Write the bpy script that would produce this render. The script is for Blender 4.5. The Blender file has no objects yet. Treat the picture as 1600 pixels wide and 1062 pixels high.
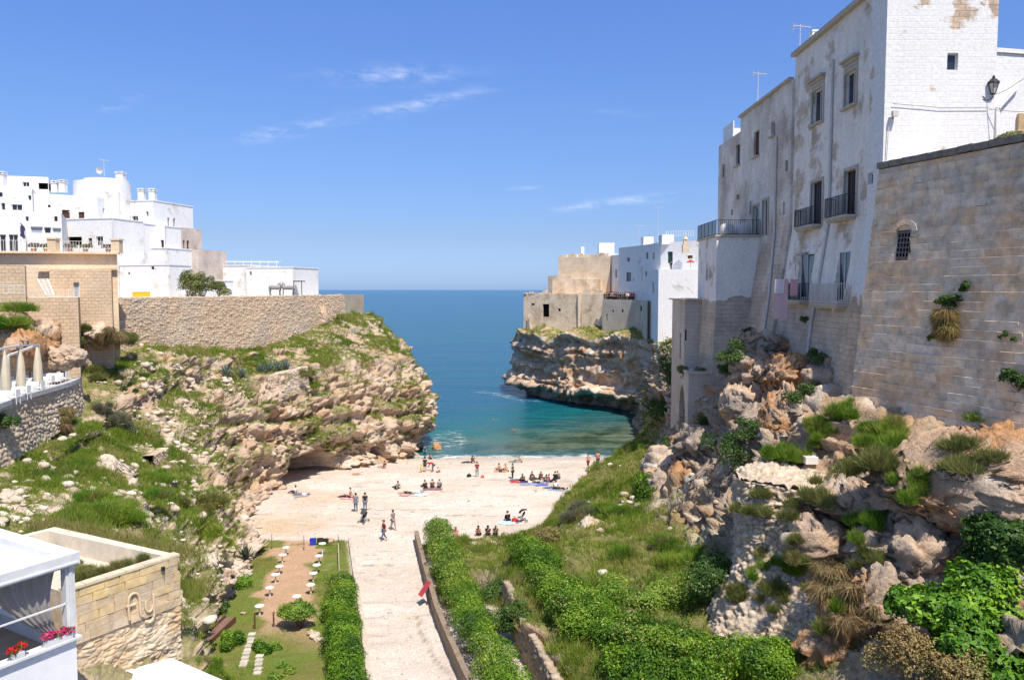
import bpy, bmesh, math, random
import numpy as np
random.seed(7); RNG = np.random.default_rng(11)
SC = bpy.context.scene; COL = SC.collection
# ------------------------------------------------------------------ camera
F = 1220.0; CAMZ = 21.5; PITCH = math.atan(79 / F)
cam = bpy.data.cameras.new('camera'); cam.sensor_width = 36; cam.lens = F / 1600 * 36
cam.clip_start = .1; cam.clip_end = 60000
co = bpy.data.objects.new('camera', cam); COL.objects.link(co)
co.location = (0, 0, CAMZ); co.rotation_euler = (math.pi / 2 - PITCH, 0, 0); SC.camera = co
# ------------------------------------------------------------------ light
SUN_EL, SUN_AZ = math.radians(60), math.radians(26)     # azimuth measured from behind the camera towards the right
sx, sy, sz = math.sin(SUN_AZ) * math.cos(SUN_EL), -math.cos(SUN_AZ) * math.cos(SUN_EL), math.sin(SUN_EL)
sl = bpy.data.lights.new('sun', 'SUN'); sl.energy = 3.65; sl.angle = math.radians(.53); sl.color = (1, .93, .83)
so = bpy.data.objects.new('sun', sl); COL.objects.link(so)
so.rotation_euler = (math.pi / 2 - SUN_EL, 0, SUN_AZ)
SC.view_settings.view_transform = 'Standard'; SC.view_settings.look = 'None'
SC.view_settings.exposure = 0.75; SC.view_settings.gamma = 1.0
world = bpy.data.worlds.new('World'); SC.world = world; world.use_nodes = True
wn, wl = world.node_tree.nodes, world.node_tree.links
wn.clear()
wo = wn.new('ShaderNodeOutputWorld'); bg = wn.new('ShaderNodeBackground'); bg.inputs[1].default_value = .0965
sky = wn.new('ShaderNodeTexSky'); sky.sky_type = 'NISHITA'; sky.sun_disc = False
sky.sun_elevation = SUN_EL; sky.sun_rotation = math.pi - SUN_AZ
sky.altitude = 0; sky.air_density = 1.0; sky.dust_density = .5; sky.ozone_density = 3.5
wl.new(bg.outputs[0], wo.inputs[0])
def pixdir(px, py):
    cp, sp = math.cos(PITCH), math.sin(PITCH)
    a, b = (px - 800) / F, -(py - 531) / F
    return np.array([a, cp + b * sp, -sp + b * cp])
def W(px, py, D):
    d = pixdir(px, py); return np.array([0, 0, CAMZ]) + d * (D / d[1])
def WZ(px, py, z):
    d = pixdir(px, py); return np.array([0, 0, CAMZ]) + d * ((z - CAMZ) / d[2])
# thin cirrus: streaks that belong to the sky itself
SKYTINT = [(0, (.44, .64, 1.2)), (.063, (.48, .56, .83)), (.2, (.58, .70, .97)), (.34, (.62, .78, 1.16)), (.6, (1.04, 1.02, 1.03)), (1, (1.08, 1.04, 1.02))]
def wisp_sky():
    tc = wn.new('ShaderNodeTexCoord')
    acc = None
    wisps = [(620, 118, 95, 13, -.02, .32), (655, 163, 95, 9, -.2, .35), (440, 206, 60, 10, -.18, .3), (965, 316, 105, 7, -.12, .3),
             (180, 166, 40, 7, -.4, .14), (815, 294, 35, 3, -.05, .18), (950, 175, 60, 5, .1, .06), (500, 190, 30, 6, -.5, .15)]
    nz = wn.new('ShaderNodeTexNoise'); nz.inputs['Scale'].default_value = 26; nz.inputs['Detail'].default_value = 7; nz.inputs['Roughness'].default_value = .62
    mp = wn.new('ShaderNodeMapping'); mp.inputs['Scale'].default_value = (1, 1, 3.5); mp.inputs['Rotation'].default_value = (0, .25, 0)
    wl.new(tc.outputs['Generated'], mp.inputs[0]); wl.new(mp.outputs[0], nz.inputs['Vector'])
    def M(op, a, b):
        n = wn.new('ShaderNodeMath'); n.operation = op
        for i, v in enumerate((a, b)):
            if v is None: continue
            if isinstance(v, (int, float)): n.inputs[i].default_value = v
            else: wl.new(v, n.inputs[i])
        return n.outputs[0]
    for px, py, hw, hh, sl_, st in wisps:
        c = pixdir(px, py); c = c / np.linalg.norm(c)
        u = pixdir(px + 10, py + 10 * sl_) - pixdir(px, py); u /= np.linalg.norm(u)
        v = np.cross(c, u); v /= np.linalg.norm(v)
        def dot(vec, off, sc_):
            n = wn.new('ShaderNodeVectorMath'); n.operation = 'DOT_PRODUCT'
            wl.new(tc.outputs['Generated'], n.inputs[0]); n.inputs[1].default_value = tuple(vec)
            return M('MULTIPLY', M('SUBTRACT', n.outputs['Value'], float(off)), float(sc_))
        a = dot(u, np.dot(u, c), F / hw); b = dot(v, np.dot(v, c), F / hh); f = dot(c, 0, 1)
        r = M('ADD', M('MULTIPLY', a, a), M('MULTIPLY', b, b))
        g = M('POWER', 2.718, M('MULTIPLY', r, -1.2))
        g = M('MULTIPLY', M('MULTIPLY', g, st), M('GREATER_THAN', f, 0))
        acc = g if acc is None else M('ADD', acc, g)
    cut = wn.new('ShaderNodeMapRange'); cut.inputs[1].default_value = .42; cut.inputs[2].default_value = .68
    wl.new(nz.outputs[0], cut.inputs[0])
    mask = M('MULTIPLY', acc, cut.outputs[0])
    mix = wn.new('ShaderNodeMixRGB'); mix.inputs[2].default_value = (7.5, 7.7, 8, 1)
    sp = wn.new('ShaderNodeSeparateXYZ'); wl.new(tc.outputs['Generated'], sp.inputs[0])
    rp = wn.new('ShaderNodeValToRGB'); wl.new(M('ABSOLUTE', sp.outputs[2], None), rp.inputs[0]); cr = rp.color_ramp
    for i, (p, c) in enumerate(SKYTINT):
        e = cr.elements[0] if i == 0 else cr.elements[-1] if p == 1 else cr.elements.new(p)
        e.position = p; e.color = (*c, 1)
    ml = wn.new('ShaderNodeMixRGB'); ml.blend_type = 'MULTIPLY'; ml.inputs[0].default_value = 1
    wl.new(sky.outputs[0], ml.inputs[1]); wl.new(rp.outputs[0], ml.inputs[2])
    wl.new(mask, mix.inputs[0]); wl.new(ml.outputs[0], mix.inputs[1]); wl.new(mix.outputs[0], bg.inputs[0])
wisp_sky()

# ------------------------------------------------------------------ noise
def _h(ix, iy, iz, s):
    n = (ix * 374761393 + iy * 668265263 + iz * 2147483647 + s * 1274126177) & 0xFFFFFFFF
    n = ((n ^ (n >> 13)) * 1274126177) & 0xFFFFFFFF
    n = ((n ^ (n >> 16)) * 2246822519) & 0xFFFFFFFF
    return ((n ^ (n >> 15)) & 0xFFFFFF) / float(0xFFFFFF)
def noise(P, s=0):
    P = np.asarray(P, float); I = np.floor(P).astype(np.int64); f = P - I; f = f * f * (3 - 2 * f)
    r = 0
    for dx in (0, 1):
        wx = f[:, 0] if dx else 1 - f[:, 0]
        for dy in (0, 1):
            wy = f[:, 1] if dy else 1 - f[:, 1]
            for dz in (0, 1):
                wz = f[:, 2] if dz else 1 - f[:, 2]
                r = r + wx * wy * wz * _h(I[:, 0] + dx, I[:, 1] + dy, I[:, 2] + dz, s)
    return r * 2 - 1
def fbm(P, o=4, s=0, g=.5):
    a, t, r = 1., 0., 0
    P = np.asarray(P, float)
    for i in range(o):
        r = r + a * noise(P * 2 ** i + 17.3 * i, s + i); t += a; a *= g
    return r / t
def ridged(P, o=3, s=0):
    a, t, r = 1., 0., 0
    for i in range(o):
        r = r + a * (1 - np.abs(noise(P * 2 ** i + 9.1 * i, s + i)) * 2); t += a; a *= .5
    return r / t
def cells(P, s=0, jit=.9, vec=False):
    I = np.floor(P).astype(np.int64); n = len(P)
    f1 = np.full(n, 9.); f2 = np.full(n, 9.); cid = np.zeros(n); vv = np.zeros((n, 3))
    for dx in (-1, 0, 1):
        for dy in (-1, 0, 1):
            for dz in (-1, 0, 1):
                a, b, c = I[:, 0] + dx, I[:, 1] + dy, I[:, 2] + dz
                q = np.stack([a + .5 + jit * (_h(a, b, c, s) - .5), b + .5 + jit * (_h(a, b, c, s + 1) - .5), c + .5 + jit * (_h(a, b, c, s + 2) - .5)], 1)
                d = np.linalg.norm(P - q, axis=1); k = _h(a, b, c, s + 3)
                nearer = d < f1
                f2 = np.where(nearer, f1, np.minimum(f2, d)); cid = np.where(nearer, k, cid); f1 = np.where(nearer, d, f1)
                if vec: vv = np.where(nearer[:, None], P - q, vv)
    return (f1, f2, cid, vv) if vec else (f1, f2, cid)
def facet(cid, vv):      # every block is cut along a plane of its own
    a, b = cid * 6.2832 * 7, np.arcsin(np.clip(((cid * 53.7) % 1) * 2 - 1, -1, 1)); return vv[:, 0] * np.cos(a) * np.cos(b) + vv[:, 1] * np.sin(a) * np.cos(b) + vv[:, 2] * np.sin(b)
def sstep(a, b, x):
    t = np.clip((x - a) / (b - a), 0, 1); return t * t * (3 - 2 * t)
def lerp(a, b, t):
    t = np.asarray(t)[..., None]; return np.asarray(a) * (1 - t) + np.asarray(b) * t
# ------------------------------------------------------------------ materials
MATS = {}
def mat(name, color=(.5, .5, .5), rough=.85, var=.12, scale=2., bump=.15, bscale=14., attr=False, metal=0., objvar=0., spec=.35, trans=0., color2=None, bdist=.05, c2lo=.45, c2hi=.62):
    if name in MATS: return MATS[name]
    m = bpy.data.materials.new(name); m.use_nodes = True; MATS[name] = m
    N, L = m.node_tree.nodes, m.node_tree.links; b = N['Principled BSDF']
    b.inputs['Roughness'].default_value = rough; b.inputs['Metallic'].default_value = metal; b.inputs['Specular IOR Level'].default_value = spec
    g = N.new('ShaderNodeNewGeometry')
    if attr:
        a = N.new('ShaderNodeAttribute'); a.attribute_name = 'Col'; src = a.outputs['Color']
    else:
        r = N.new('ShaderNodeRGB'); r.outputs[0].default_value = (*color, 1); src = r.outputs[0]
    if color2 is not None:
        n2 = N.new('ShaderNodeTexNoise'); n2.inputs['Scale'].default_value = scale * .35; n2.inputs['Detail'].default_value = 8; n2.inputs['Roughness'].default_value = .65
        L.new(g.outputs['Position'], n2.inputs['Vector'])
        mr2 = N.new('ShaderNodeMapRange'); mr2.inputs[1].default_value = c2lo; mr2.inputs[2].default_value = c2hi
        L.new(n2.outputs[0], mr2.inputs[0])
        mx2 = N.new('ShaderNodeMixRGB'); mx2.inputs[2].default_value = (*color2, 1)
        L.new(mr2.outputs[0], mx2.inputs[0]); L.new(src, mx2.inputs[1]); src = mx2.outputs[0]
    if var > 0:
        n = N.new('ShaderNodeTexNoise'); n.inputs['Scale'].default_value = scale; n.inputs['Detail'].default_value = 8; n.inputs['Roughness'].default_value = .7
        L.new(g.outputs['Position'], n.inputs['Vector'])
        mr = N.new('ShaderNodeMapRange'); mr.inputs[1].default_value = .3; mr.inputs[2].default_value = .7; mr.inputs[3].default_value = 1 - var; mr.inputs[4].default_value = 1 + var
        L.new(n.outputs[0], mr.inputs[0]); f = mr.outputs[0]
        if objvar:
            oi = N.new('ShaderNodeObjectInfo'); mo = N.new('ShaderNodeMapRange'); mo.inputs[3].default_value = 1 - objvar; mo.inputs[4].default_value = 1 + objvar
            L.new(oi.outputs['Random'], mo.inputs[0]); mm = N.new('ShaderNodeMath'); mm.operation = 'MULTIPLY'
            L.new(f, mm.inputs[0]); L.new(mo.outputs[0], mm.inputs[1]); f = mm.outputs[0]
        vm = N.new('ShaderNodeVectorMath'); vm.operation = 'SCALE'; L.new(src, vm.inputs[0]); L.new(f, vm.inputs['Scale']); src = vm.outputs[0]
    L.new(src, b.inputs['Base Color'])
    if trans:
        t = N.new('ShaderNodeBsdfTranslucent'); L.new(src, t.inputs[0]); ms = N.new('ShaderNodeMixShader'); ms.inputs[0].default_value = trans
        L.new(b.outputs[0], ms.inputs[1]); L.new(t.outputs[0], ms.inputs[2]); L.new(ms.outputs[0], N['Material Output'].inputs[0])
    if bump > 0:
        n = N.new('ShaderNodeTexNoise'); n.inputs['Scale'].default_value = bscale; n.inputs['Detail'].default_value = 6; n.inputs['Roughness'].default_value = .65
        L.new(g.outputs['Position'], n.inputs['Vector'])
        bp = N.new('ShaderNodeBump'); bp.inputs['Strength'].default_value = bump; bp.inputs['Distance'].default_value = bdist
        L.new(n.outputs[0], bp.inputs['Height']); L.new(bp.outputs[0], b.inputs['Normal'])
    return m
# ------------------------------------------------------------------ mesh + object helpers
def wloc(o):
    p = np.zeros(3)
    while o is not None: p += np.array(o.location); o = o.parent
    return p
def link(name, data, parent=None, local=False):
    o = bpy.data.objects.new(name, data); COL.objects.link(o)
    if parent is not None:
        o.parent = parent
        if not local: o.location = [-c for c in wloc(parent)]     # mesh data is in world metres
    return o
def tag(o, label=None, cat=None, group=None, kind=None):
    if label: o['label'] = label
    if cat: o['category'] = cat
    if group: o['group'] = group
    if kind: o['kind'] = kind
    return o
def empty(name, label, cat, loc=(0, 0, 0), group=None):
    o = link(name, None); o.location = loc; o.empty_display_size = .2
    return tag(o, label, cat, group)
def mesh_np(name, V, Q=None, T=None, m=None, col=None, smooth=False):
    me = bpy.data.meshes.new(name)
    V = np.ascontiguousarray(V, np.float32)
    nq = 0 if Q is None else len(Q); nt = 0 if T is None else len(T)
    idx = np.concatenate(([np.asarray(Q, np.int32).ravel()] if nq else []) + ([np.asarray(T, np.int32).ravel()] if nt else []))
    me.vertices.add(len(V)); me.vertices.foreach_set('co', V.ravel())
    me.loops.add(len(idx)); me.loops.foreach_set('vertex_index', idx)
    me.polygons.add(nq + nt)
    ls = np.concatenate([np.arange(nq) * 4, nq * 4 + np.arange(nt) * 3]).astype(np.int32)
    me.polygons.foreach_set('loop_start', ls)
    if smooth: me.polygons.foreach_set('use_smooth', np.ones(nq + nt, bool))
    if col is not None:
        a = me.color_attributes.new('Col', 'FLOAT_COLOR', 'POINT')
        c = np.ones((len(V), 4), np.float32); c[:, :3] = col; a.data.foreach_set('color', c.ravel())
    if m is not None:
        for k in (m if isinstance(m, (list, tuple)) else [m]): me.materials.append(k)
    me.update(calc_edges=True); me.validate()
    return me
class MB:
    """collects simple solids into one mesh"""
    def __init__(s): s.V = []; s.Fc = []
    def add(s, V, Fc):
        o = len(s.V); s.V += [tuple(float(c) for c in v) for v in V]; s.Fc += [tuple(i + o for i in f) for f in Fc]; return s
    def box(s, lo, hi):
        (a, b, c), (d, e, f) = lo, hi
        return s.add([(a, b, c), (d, b, c), (d, e, c), (a, e, c), (a, b, f), (d, b, f), (d, e, f), (a, e, f)],
                     [(0, 3, 2, 1), (4, 5, 6, 7), (0, 1, 5, 4), (1, 2, 6, 5), (2, 3, 7, 6), (3, 0, 4, 7)])
    def bar(s, p, q, w, h=None, up=(0, 0, 1)):
        p, q = np.array(p, float), np.array(q, float); h = h or w
        d = q - p; d /= np.linalg.norm(d); u = np.array(up, float)
        if abs(np.dot(d, u)) > .98: u = np.array([1., 0, 0])
        a = np.cross(d, u); a /= np.linalg.norm(a); b = np.cross(a, d)
        V = [e + a * i * w / 2 + b * j * h / 2 for e in (p, q) for i, j in ((-1, -1), (1, -1), (1, 1), (-1, 1))]
        return s.add(V, [(3, 2, 1, 0), (4, 5, 6, 7), (0, 1, 5, 4), (1, 2, 6, 5), (2, 3, 7, 6), (3, 0, 4, 7)])
    def tube(s, pts, r, n=6, r2=None):
        pts = [np.array(p, float) for p in pts]; m = len(pts)
        rs = r if isinstance(r, (list, tuple)) else [r + ((r2 if r2 is not None else r) - r) * i / max(1, m - 1) for i in range(m)]
        V = []
        for i, p in enumerate(pts):
            d = pts[min(i + 1, m - 1)] - pts[max(i - 1, 0)]; d /= np.linalg.norm(d)
            u = np.array([0, 0, 1.]) if abs(d[2]) < .95 else np.array([1., 0, 0])
            a = np.cross(d, u); a /= np.linalg.norm(a); b = np.cross(a, d)
            V += [p + rs[i] * (a * math.cos(k * 2 * math.pi / n) + b * math.sin(k * 2 * math.pi / n)) for k in range(n)]
        Fc = [(i * n + k, i * n + (k + 1) % n, (i + 1) * n + (k + 1) % n, (i + 1) * n + k) for i in range(m - 1) for k in range(n)]
        Fc += [tuple(range(n))[::-1], tuple((m - 1) * n + k for k in range(n))]
        return s.add(V, Fc)
    def lathe(s, c, prof, n=16):
        V = [(c[0] + r * math.cos(k * 2 * math.pi / n), c[1] + r * math.sin(k * 2 * math.pi / n), c[2] + z) for r, z in prof for k in range(n)]
        m = len(prof)
        Fc = [(i * n + k, i * n + (k + 1) % n, (i + 1) * n + (k + 1) % n, (i + 1) * n + k) for i in range(m - 1) for k in range(n)]
        Fc += [tuple(range(n))[::-1], tuple((m - 1) * n + k for k in range(n))]
        return s.add(V, Fc)
    def poly(s, top, thick):
        n = len(top); V = [tuple(p) for p in top] + [(p[0], p[1], p[2] - thick) for p in top]
        return s.add(V, [tuple(range(n)), tuple(range(2 * n - 1, n - 1, -1))] + [(i, n + i, n + (i + 1) % n, (i + 1) % n) for i in range(n)])
    def mesh(s, name, m, smooth=False):
        me = bpy.data.meshes.new(name); me.from_pydata(s.V, [], s.Fc); me.update()
        bm = bmesh.new(); bm.from_mesh(me); bmesh.ops.recalc_face_normals(bm, faces=bm.faces); bm.to_mesh(me); bm.free()
        if smooth: me.polygons.foreach_set('use_smooth', np.ones(len(me.polygons), bool))
        me.materials.append(m); return me
    def build(s, name, m, parent=None, smooth=False):
        return link(name, s.mesh(name, m, smooth), parent)
# ------------------------------------------------------------------ splined surfaces
def crom(C, n):
    C = np.asarray(C, float); r = len(C); t = np.linspace(0, r - 1, n); i = np.minimum(t.astype(int), r - 2); f = (t - i).reshape((-1,) + (1,) * (C.ndim - 1))
    p0, p1, p2, p3 = C[np.maximum(i - 1, 0)], C[i], C[i + 1], C[np.minimum(i + 2, r - 1)]
    return .5 * (2 * p1 + (p2 - p0) * f + (2 * p0 - 5 * p1 + 4 * p2 - p3) * f ** 2 + (3 * p1 - p0 - 3 * p2 + p3) * f ** 3)
def gridnormals(G):
    du = np.gradient(G, axis=0); dv = np.gradient(G, axis=1); n = np.cross(du, dv)
    return n / np.maximum(np.linalg.norm(n, axis=2, keepdims=True), 1e-9)
def quads(nu, nv):
    i = np.arange(nu * nv).reshape(nu, nv)
    return np.stack([i[:-1, :-1], i[1:, :-1], i[1:, 1:], i[:-1, 1:]], -1).reshape(-1, 4)
def surface(C, nu, nv, flip=False):
    G = crom(C, nu); G = np.swapaxes(crom(np.swapaxes(G, 0, 1), nv), 0, 1)
    return G
TAN = np.array([.46, .30, .19]); PALE = np.array([.59, .445, .32]); ORA = np.array([.48, .245, .10]); GRY = np.array([.35, .295, .24]); WHT = np.array([.67, .57, .465])
GRASS = np.array([.11, .15, .02]); DRYG = np.array([.24, .205, .07]); SOIL = np.array([.33, .24, .15])
def rockcol(P, cid, s=0, grey=.35, orange=.25, white=.2):
    n1, n2, n3 = fbm(P * .22, 3, s + 50), fbm(P * .45, 4, s + 60), fbm(P * .9, 4, s + 70)
    c = lerp(TAN, PALE, np.clip(.5 + .9 * n1 + .5 * (cid - .5), 0, 1))
    c = lerp(c, GRY, np.clip(sstep(.5 - grey, 1.05 - grey, n2 + .5 * n3 + .25), 0, .8))
    c = lerp(c, ORA, np.clip(sstep(.55 - orange, 1.1 - orange, fbm(P * np.array([.35, .35, .8]), 4, s + 80) + .3), 0, .85))
    c = lerp(c, WHT, np.clip(sstep(.6 - white, 1.1 - white, fbm(P * .7, 4, s + 90) + .25), 0, .8))
    return c
def rockdisp(P, N, s=0, big=.7, mid=.45, strata=.35, cell=.9, blk=.4, fine=.1):
    steep = 1 - np.clip(np.abs(N[:, 2]), 0, 1) ** 2
    d = big * fbm(P * .2, 3, s) + mid * (ridged(P * .5, 3, s + 5) - .3)
    zz = P[:, 2] + 1.8 * fbm(P * .12, 3, s + 9) + .12 * noise(P * 1.1, s + 10)
    Z = np.stack([zz * 0 + 3.3, zz * 0, zz], 1)
    st = np.tanh(3 * noise(Z * 1.0, s + 11)) + .6 * np.tanh(3 * noise(Z * 2.3, s + 12))
    d = d + strata * st * steep * (.6 + .8 * np.clip(noise(P * .3, s + 13) + .5, 0, 1))
    Pw = P + .25 * np.stack([noise(P * 1.3, s + 21), noise(P * 1.3, s + 22), noise(P * 1.3, s + 23)], 1)
    f1, f2, cid, vv = cells(Pw * np.array([1, 1, 1.5]) / cell, s + 30, .95, True)
    d = d + blk * (.8 * (cid - .5) + np.minimum(f2 - f1, .22) * 1.1 - .2 + 1.0 * facet(cid, vv))
    g1, g2, gid, gv = cells(Pw * np.array([1, 1, 1.4]) / (cell * .42), s + 130, .95, True)
    var = np.clip(.75 + 1.3 * noise(P * .35, s + 14), .15, 1.6)
    d = d + blk * .72 * var * (.8 * (gid - .5) + np.minimum(g2 - g1, .22) * 1.0 - .2 + 1.1 * facet(gid, gv))
    d = d + fine * fbm(P * 2.6, 3, s + 40)
    cid = .6 * cid + .4 * gid
    return d, cid
TERR = []
SCATTER = []          # (points, normals, weights) of ground that carries grass
def rock_patch(name, C, res, seed, mats, grassy=(.0, .62), rk={}, colk={}, post=None, vscale=1., label=None, cat=None, kind=None, parent=None, grass_z=None, zflip=1, green=1., pre=None, colpost=None, tuftiness=0.):
    C = np.asarray(C, float)
    lu = np.linalg.norm(np.diff(C, axis=0), axis=2).sum(0).max(); lv = np.linalg.norm(np.diff(C, axis=1), axis=2).sum(1).max()
    nu, nv = int(lu / res) + 2, int(lv / res * vscale) + 2
    G = surface(C, nu, nv); N = gridnormals(G) * zflip
    P, Nf = G.reshape(-1, 3), N.reshape(-1, 3)
    d, cid = rockdisp(P, Nf, seed, **rk)
    flat = sstep(.55, .85, np.clip(Nf[:, 2], 0, 1))
    d = d * (1 - .6 * flat)
    if pre is not None: d = d * pre(P, nu, nv)
    Q = P + Nf * d[:, None]
    if post is not None: Q = post(Q, P, Nf)
    N2 = gridnormals(Q.reshape(nu, nv, 3)).reshape(-1, 3) * zflip
    g = sstep(grassy[1] - .18, grassy[1] + .12, N2[:, 2] * .6 + Nf[:, 2] * .4 + .42 * fbm(P * .28, 4, seed + 99) + .22 * fbm(P * 1.1, 2, seed + 98) + grassy[0])
    g = np.maximum(g, tuftiness * sstep(.2, .42, fbm(P * .55, 4, seed + 96) + .25 * N2[:, 2]) * sstep(.0, .35, N2[:, 2]))
    if grass_z is not None: g = g * grass_z(P)
    col = rockcol(P, cid, seed, **colk)
    if colpost is not None: col = colpost(P, col)
    gc = lerp(lerp(SOIL, GRASS, np.full(len(P), .75)), DRYG, np.clip(.35 + fbm(P * .35, 3, seed + 97), 0, 1) * .7)
    col = lerp(col, gc, np.clip(g, 0, 1) * .9)
    q = quads(nu, nv)
    if zflip < 0: q = q[:, ::-1]
    me = mesh_np(name, Q, Q=q, m=mats, col=col)
    o = link(name, me, parent); tag(o, label, cat, None, kind)
    SCATTER.append((Q, N2, g * green, nu, nv)); TERR.append((Q, q))
    return o, Q.reshape(nu, nv, 3), N2.reshape(nu, nv, 3), g.reshape(nu, nv)
def ico(sub):
    bm = bmesh.new(); bmesh.ops.create_icosphere(bm, subdivisions=sub, radius=1)
    V = np.array([v.co[:] for v in bm.verts]); T = np.array([[v.index for v in f.verts] for f in bm.faces]); bm.free(); return V, T
ICO = {k: ico(k) for k in (1, 2, 3, 4, 5, 6)}
M_ROCK = mat('limestone', attr=True, var=.26, scale=3.2, bump=.9, bscale=6, bdist=.2, rough=.95, spec=.15)
def boulder(loc, size, seed, sub=4, label=None, name='boulder', cat='boulder', colk={}, flatten=.9, rough=1., group=None, parent=None, rotz=0, grassy=False):
    V, T = ICO[sub]; s = np.array(size)
    P = V * s; ca, sa = math.cos(rotz), math.sin(rotz)
    P = np.stack([P[:, 0] * ca - P[:, 1] * sa, P[:, 0] * sa + P[:, 1] * ca, P[:, 2]], 1)
    k = s.mean(); Pn = P / k + seed * 7.7
    Pw0 = P + np.array(loc); q = min(1., k / 1.4)
    d, cid = rockdisp(Pw0, V, seed, big=0, mid=.42 * q, strata=.16 * q, cell=.85 * q + .05, blk=.47 * q * rough, fine=.16 * q)
    d = (d + k * (.42 * fbm(Pn * .7, 3, seed) + .1 * noise(Pn * 2.1, seed + 2)) - .18 * q * sstep(.3, .7, noise(Pw0 * 2.4, seed + 5)) - .09 * q * sstep(.15, .5, noise(Pw0 * 5.5, seed + 6)) + .07 * q * fbm(Pw0 * 7, 2, seed + 7)) / k
    Q = P + V * (d * k)[:, None]; Q[:, 2] = np.where(Q[:, 2] < 0, Q[:, 2] * flatten, Q[:, 2])
    Wp = Q + np.array(loc)
    col = rockcol(Wp, cid, seed, **colk)
    me = mesh_np(name, Q, T=T, m=M_ROCK, col=col, smooth=False)
    o = link(name, me, parent); o.location = loc; TERR.append((Wp, T))
    if label: tag(o, label, cat, group)
    return o
# ================================================================== SETTING
# ---- sea
def sea():
    m = bpy.data.materials.new('sea_water'); m.use_nodes = True; N, L = m.node_tree.nodes, m.node_tree.links; b = N['Principled BSDF']
    g = N.new('ShaderNodeNewGeometry'); sp = N.new('ShaderNodeSeparateXYZ'); L.new(g.outputs['Position'], sp.inputs[0])
    def nz(scale, detail=4, stretch=(1, 1, 1), rough=.55):
        mp = N.new('ShaderNodeMapping'); mp.inputs['Scale'].default_value = stretch; L.new(g.outputs['Position'], mp.inputs[0])
        n = N.new('ShaderNodeTexNoise'); n.inputs['Scale'].default_value = scale; n.inputs['Detail'].default_value = detail; n.inputs['Roughness'].default_value = rough
        L.new(mp.outputs[0], n.inputs['Vector']); return n.outputs[0]
    def M(op, a, c=None, d=None):
        n = N.new('ShaderNodeMath'); n.operation = op
        for i, v in enumerate((a, c, d)):
            if v is None: continue
            if isinstance(v, (int, float)): n.inputs[i].default_value = v
            else: L.new(v, n.inputs[i])
        return n.outputs[0]
    def rng(x, a, c, lo=0., hi=1.):
        n = N.new('ShaderNodeMapRange'); n.inputs[1].default_value = a; n.inputs[2].default_value = c; n.inputs[3].default_value = lo; n.inputs[4].default_value = hi
        n.interpolation_type = 'SMOOTHSTEP'; L.new(x, n.inputs[0]); return n.outputs[0]
    def mix(f, a, c):
        n = N.new('ShaderNodeMixRGB')
        L.new(f, n.inputs[0])
        for i, v in ((1, a), (2, c)):
            if isinstance(v, tuple): n.inputs[i].default_value = (*v, 1)
            else: L.new(v, n.inputs[i])
        return n.outputs[0]
    X, Y = sp.outputs[0], sp.outputs[1]
    # water depth (m): the bed falls away from the beach and is shallower to the right of the cove
    wob = M('MULTIPLY', M('SUBTRACT', nz(.07, 3), .5), 26)
    dist = M('ADD', M('SUBTRACT', M('SUBTRACT', Y, 99.0), M('MULTIPLY', X, .95)), wob)
    deep = rng(dist, 18, 60); mid = rng(dist, 4, 26)
    sand = mix(rng(nz(.22, 5, (1, .8, 1)), .45, .62), (.125, .165, .105), (.045, .075, .045))
    c = mix(mid, sand, (.006, .135, .135)); c = mix(deep, c, (.002, .095, .185))
    c = mix(rng(Y, 150, 1500), c, (.002, .085, .20))
    c = mix(rng(nz(.012, 3, (.5, 1.6, 1)), .4, .62), c, mix(rng(nz(.012, 3, (.5, 1.6, 1)), .35, .7), c, (.004, .105, .17)))
    # foam: a broken wash at the shoreline and a few streaks off the rocks
    sh = M('SUBTRACT', Y, M('ADD', 98.6, M('MULTIPLY', M('SUBTRACT', nz(.35, 3), .5), 4.)))
    wash = M('MULTIPLY', M('SUBTRACT', 1, rng(M('ABSOLUTE', M('SUBTRACT', sh, .2)), .3, 2.4)), rng(nz(.9, 6, (.5, 1.4, 1), .7), .42, .56))
    dx, dy = M('SUBTRACT', X, -1.5), M('SUBTRACT', M('ADD', Y, M('MULTIPLY', M('SUBTRACT', nz(.16, 3), .5), 16)), M('SUBTRACT', 155, M('MULTIPLY', X, 1.3)))
    arm = M('MULTIPLY', M('SUBTRACT', 1, rng(M('ABSOLUTE', dy), .6, 2.6)), M('SUBTRACT', 1, rng(M('ABSOLUTE', dx), 3, 8)))
    ex, ey = M('SUBTRACT', X, -9.0), M('SUBTRACT', Y, 110)
    tipf = M('SUBTRACT', 1, rng(M('ADD', M('MULTIPLY', ex, ex), M('MULTIPLY', M('MULTIPLY', ey, ey), .12)), 1, 12))
    spots = M('MULTIPLY', M('ADD', arm, tipf), rng(nz(.8, 7, (.6, 1.3, 1), .75), .5, .62))
    foam = M('MINIMUM', M('ADD', M('MULTIPLY', wash, .95), M('MULTIPLY', spots, .75)), 1)
    c = mix(foam, c, (.8, .82, .8))
    L.new(c, b.inputs['Base Color'])
    rr = M('ADD', .16, M('MULTIPLY', foam, .6)); L.new(rr, b.inputs['Roughness']); b.inputs['IOR'].default_value = 1.33; b.inputs['Specular IOR Level'].default_value = .16
    hgt = M('ADD', M('ADD', M('MULTIPLY', nz(.35, 4, (.75, 1.5, 1), .6), 1.0), M('MULTIPLY', nz(1.7, 3, (.8, 1.4, 1)), .35)), M('MULTIPLY', nz(.06, 2, (.6, 1.5, 1)), 2.2))
    bp = N.new('ShaderNodeBump'); bp.inputs['Strength'].default_value = 1.0; bp.inputs['Distance'].default_value = 1.9
    L.new(hgt, bp.inputs['Height']); L.new(bp.outputs[0], b.inputs['Normal'])
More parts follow.
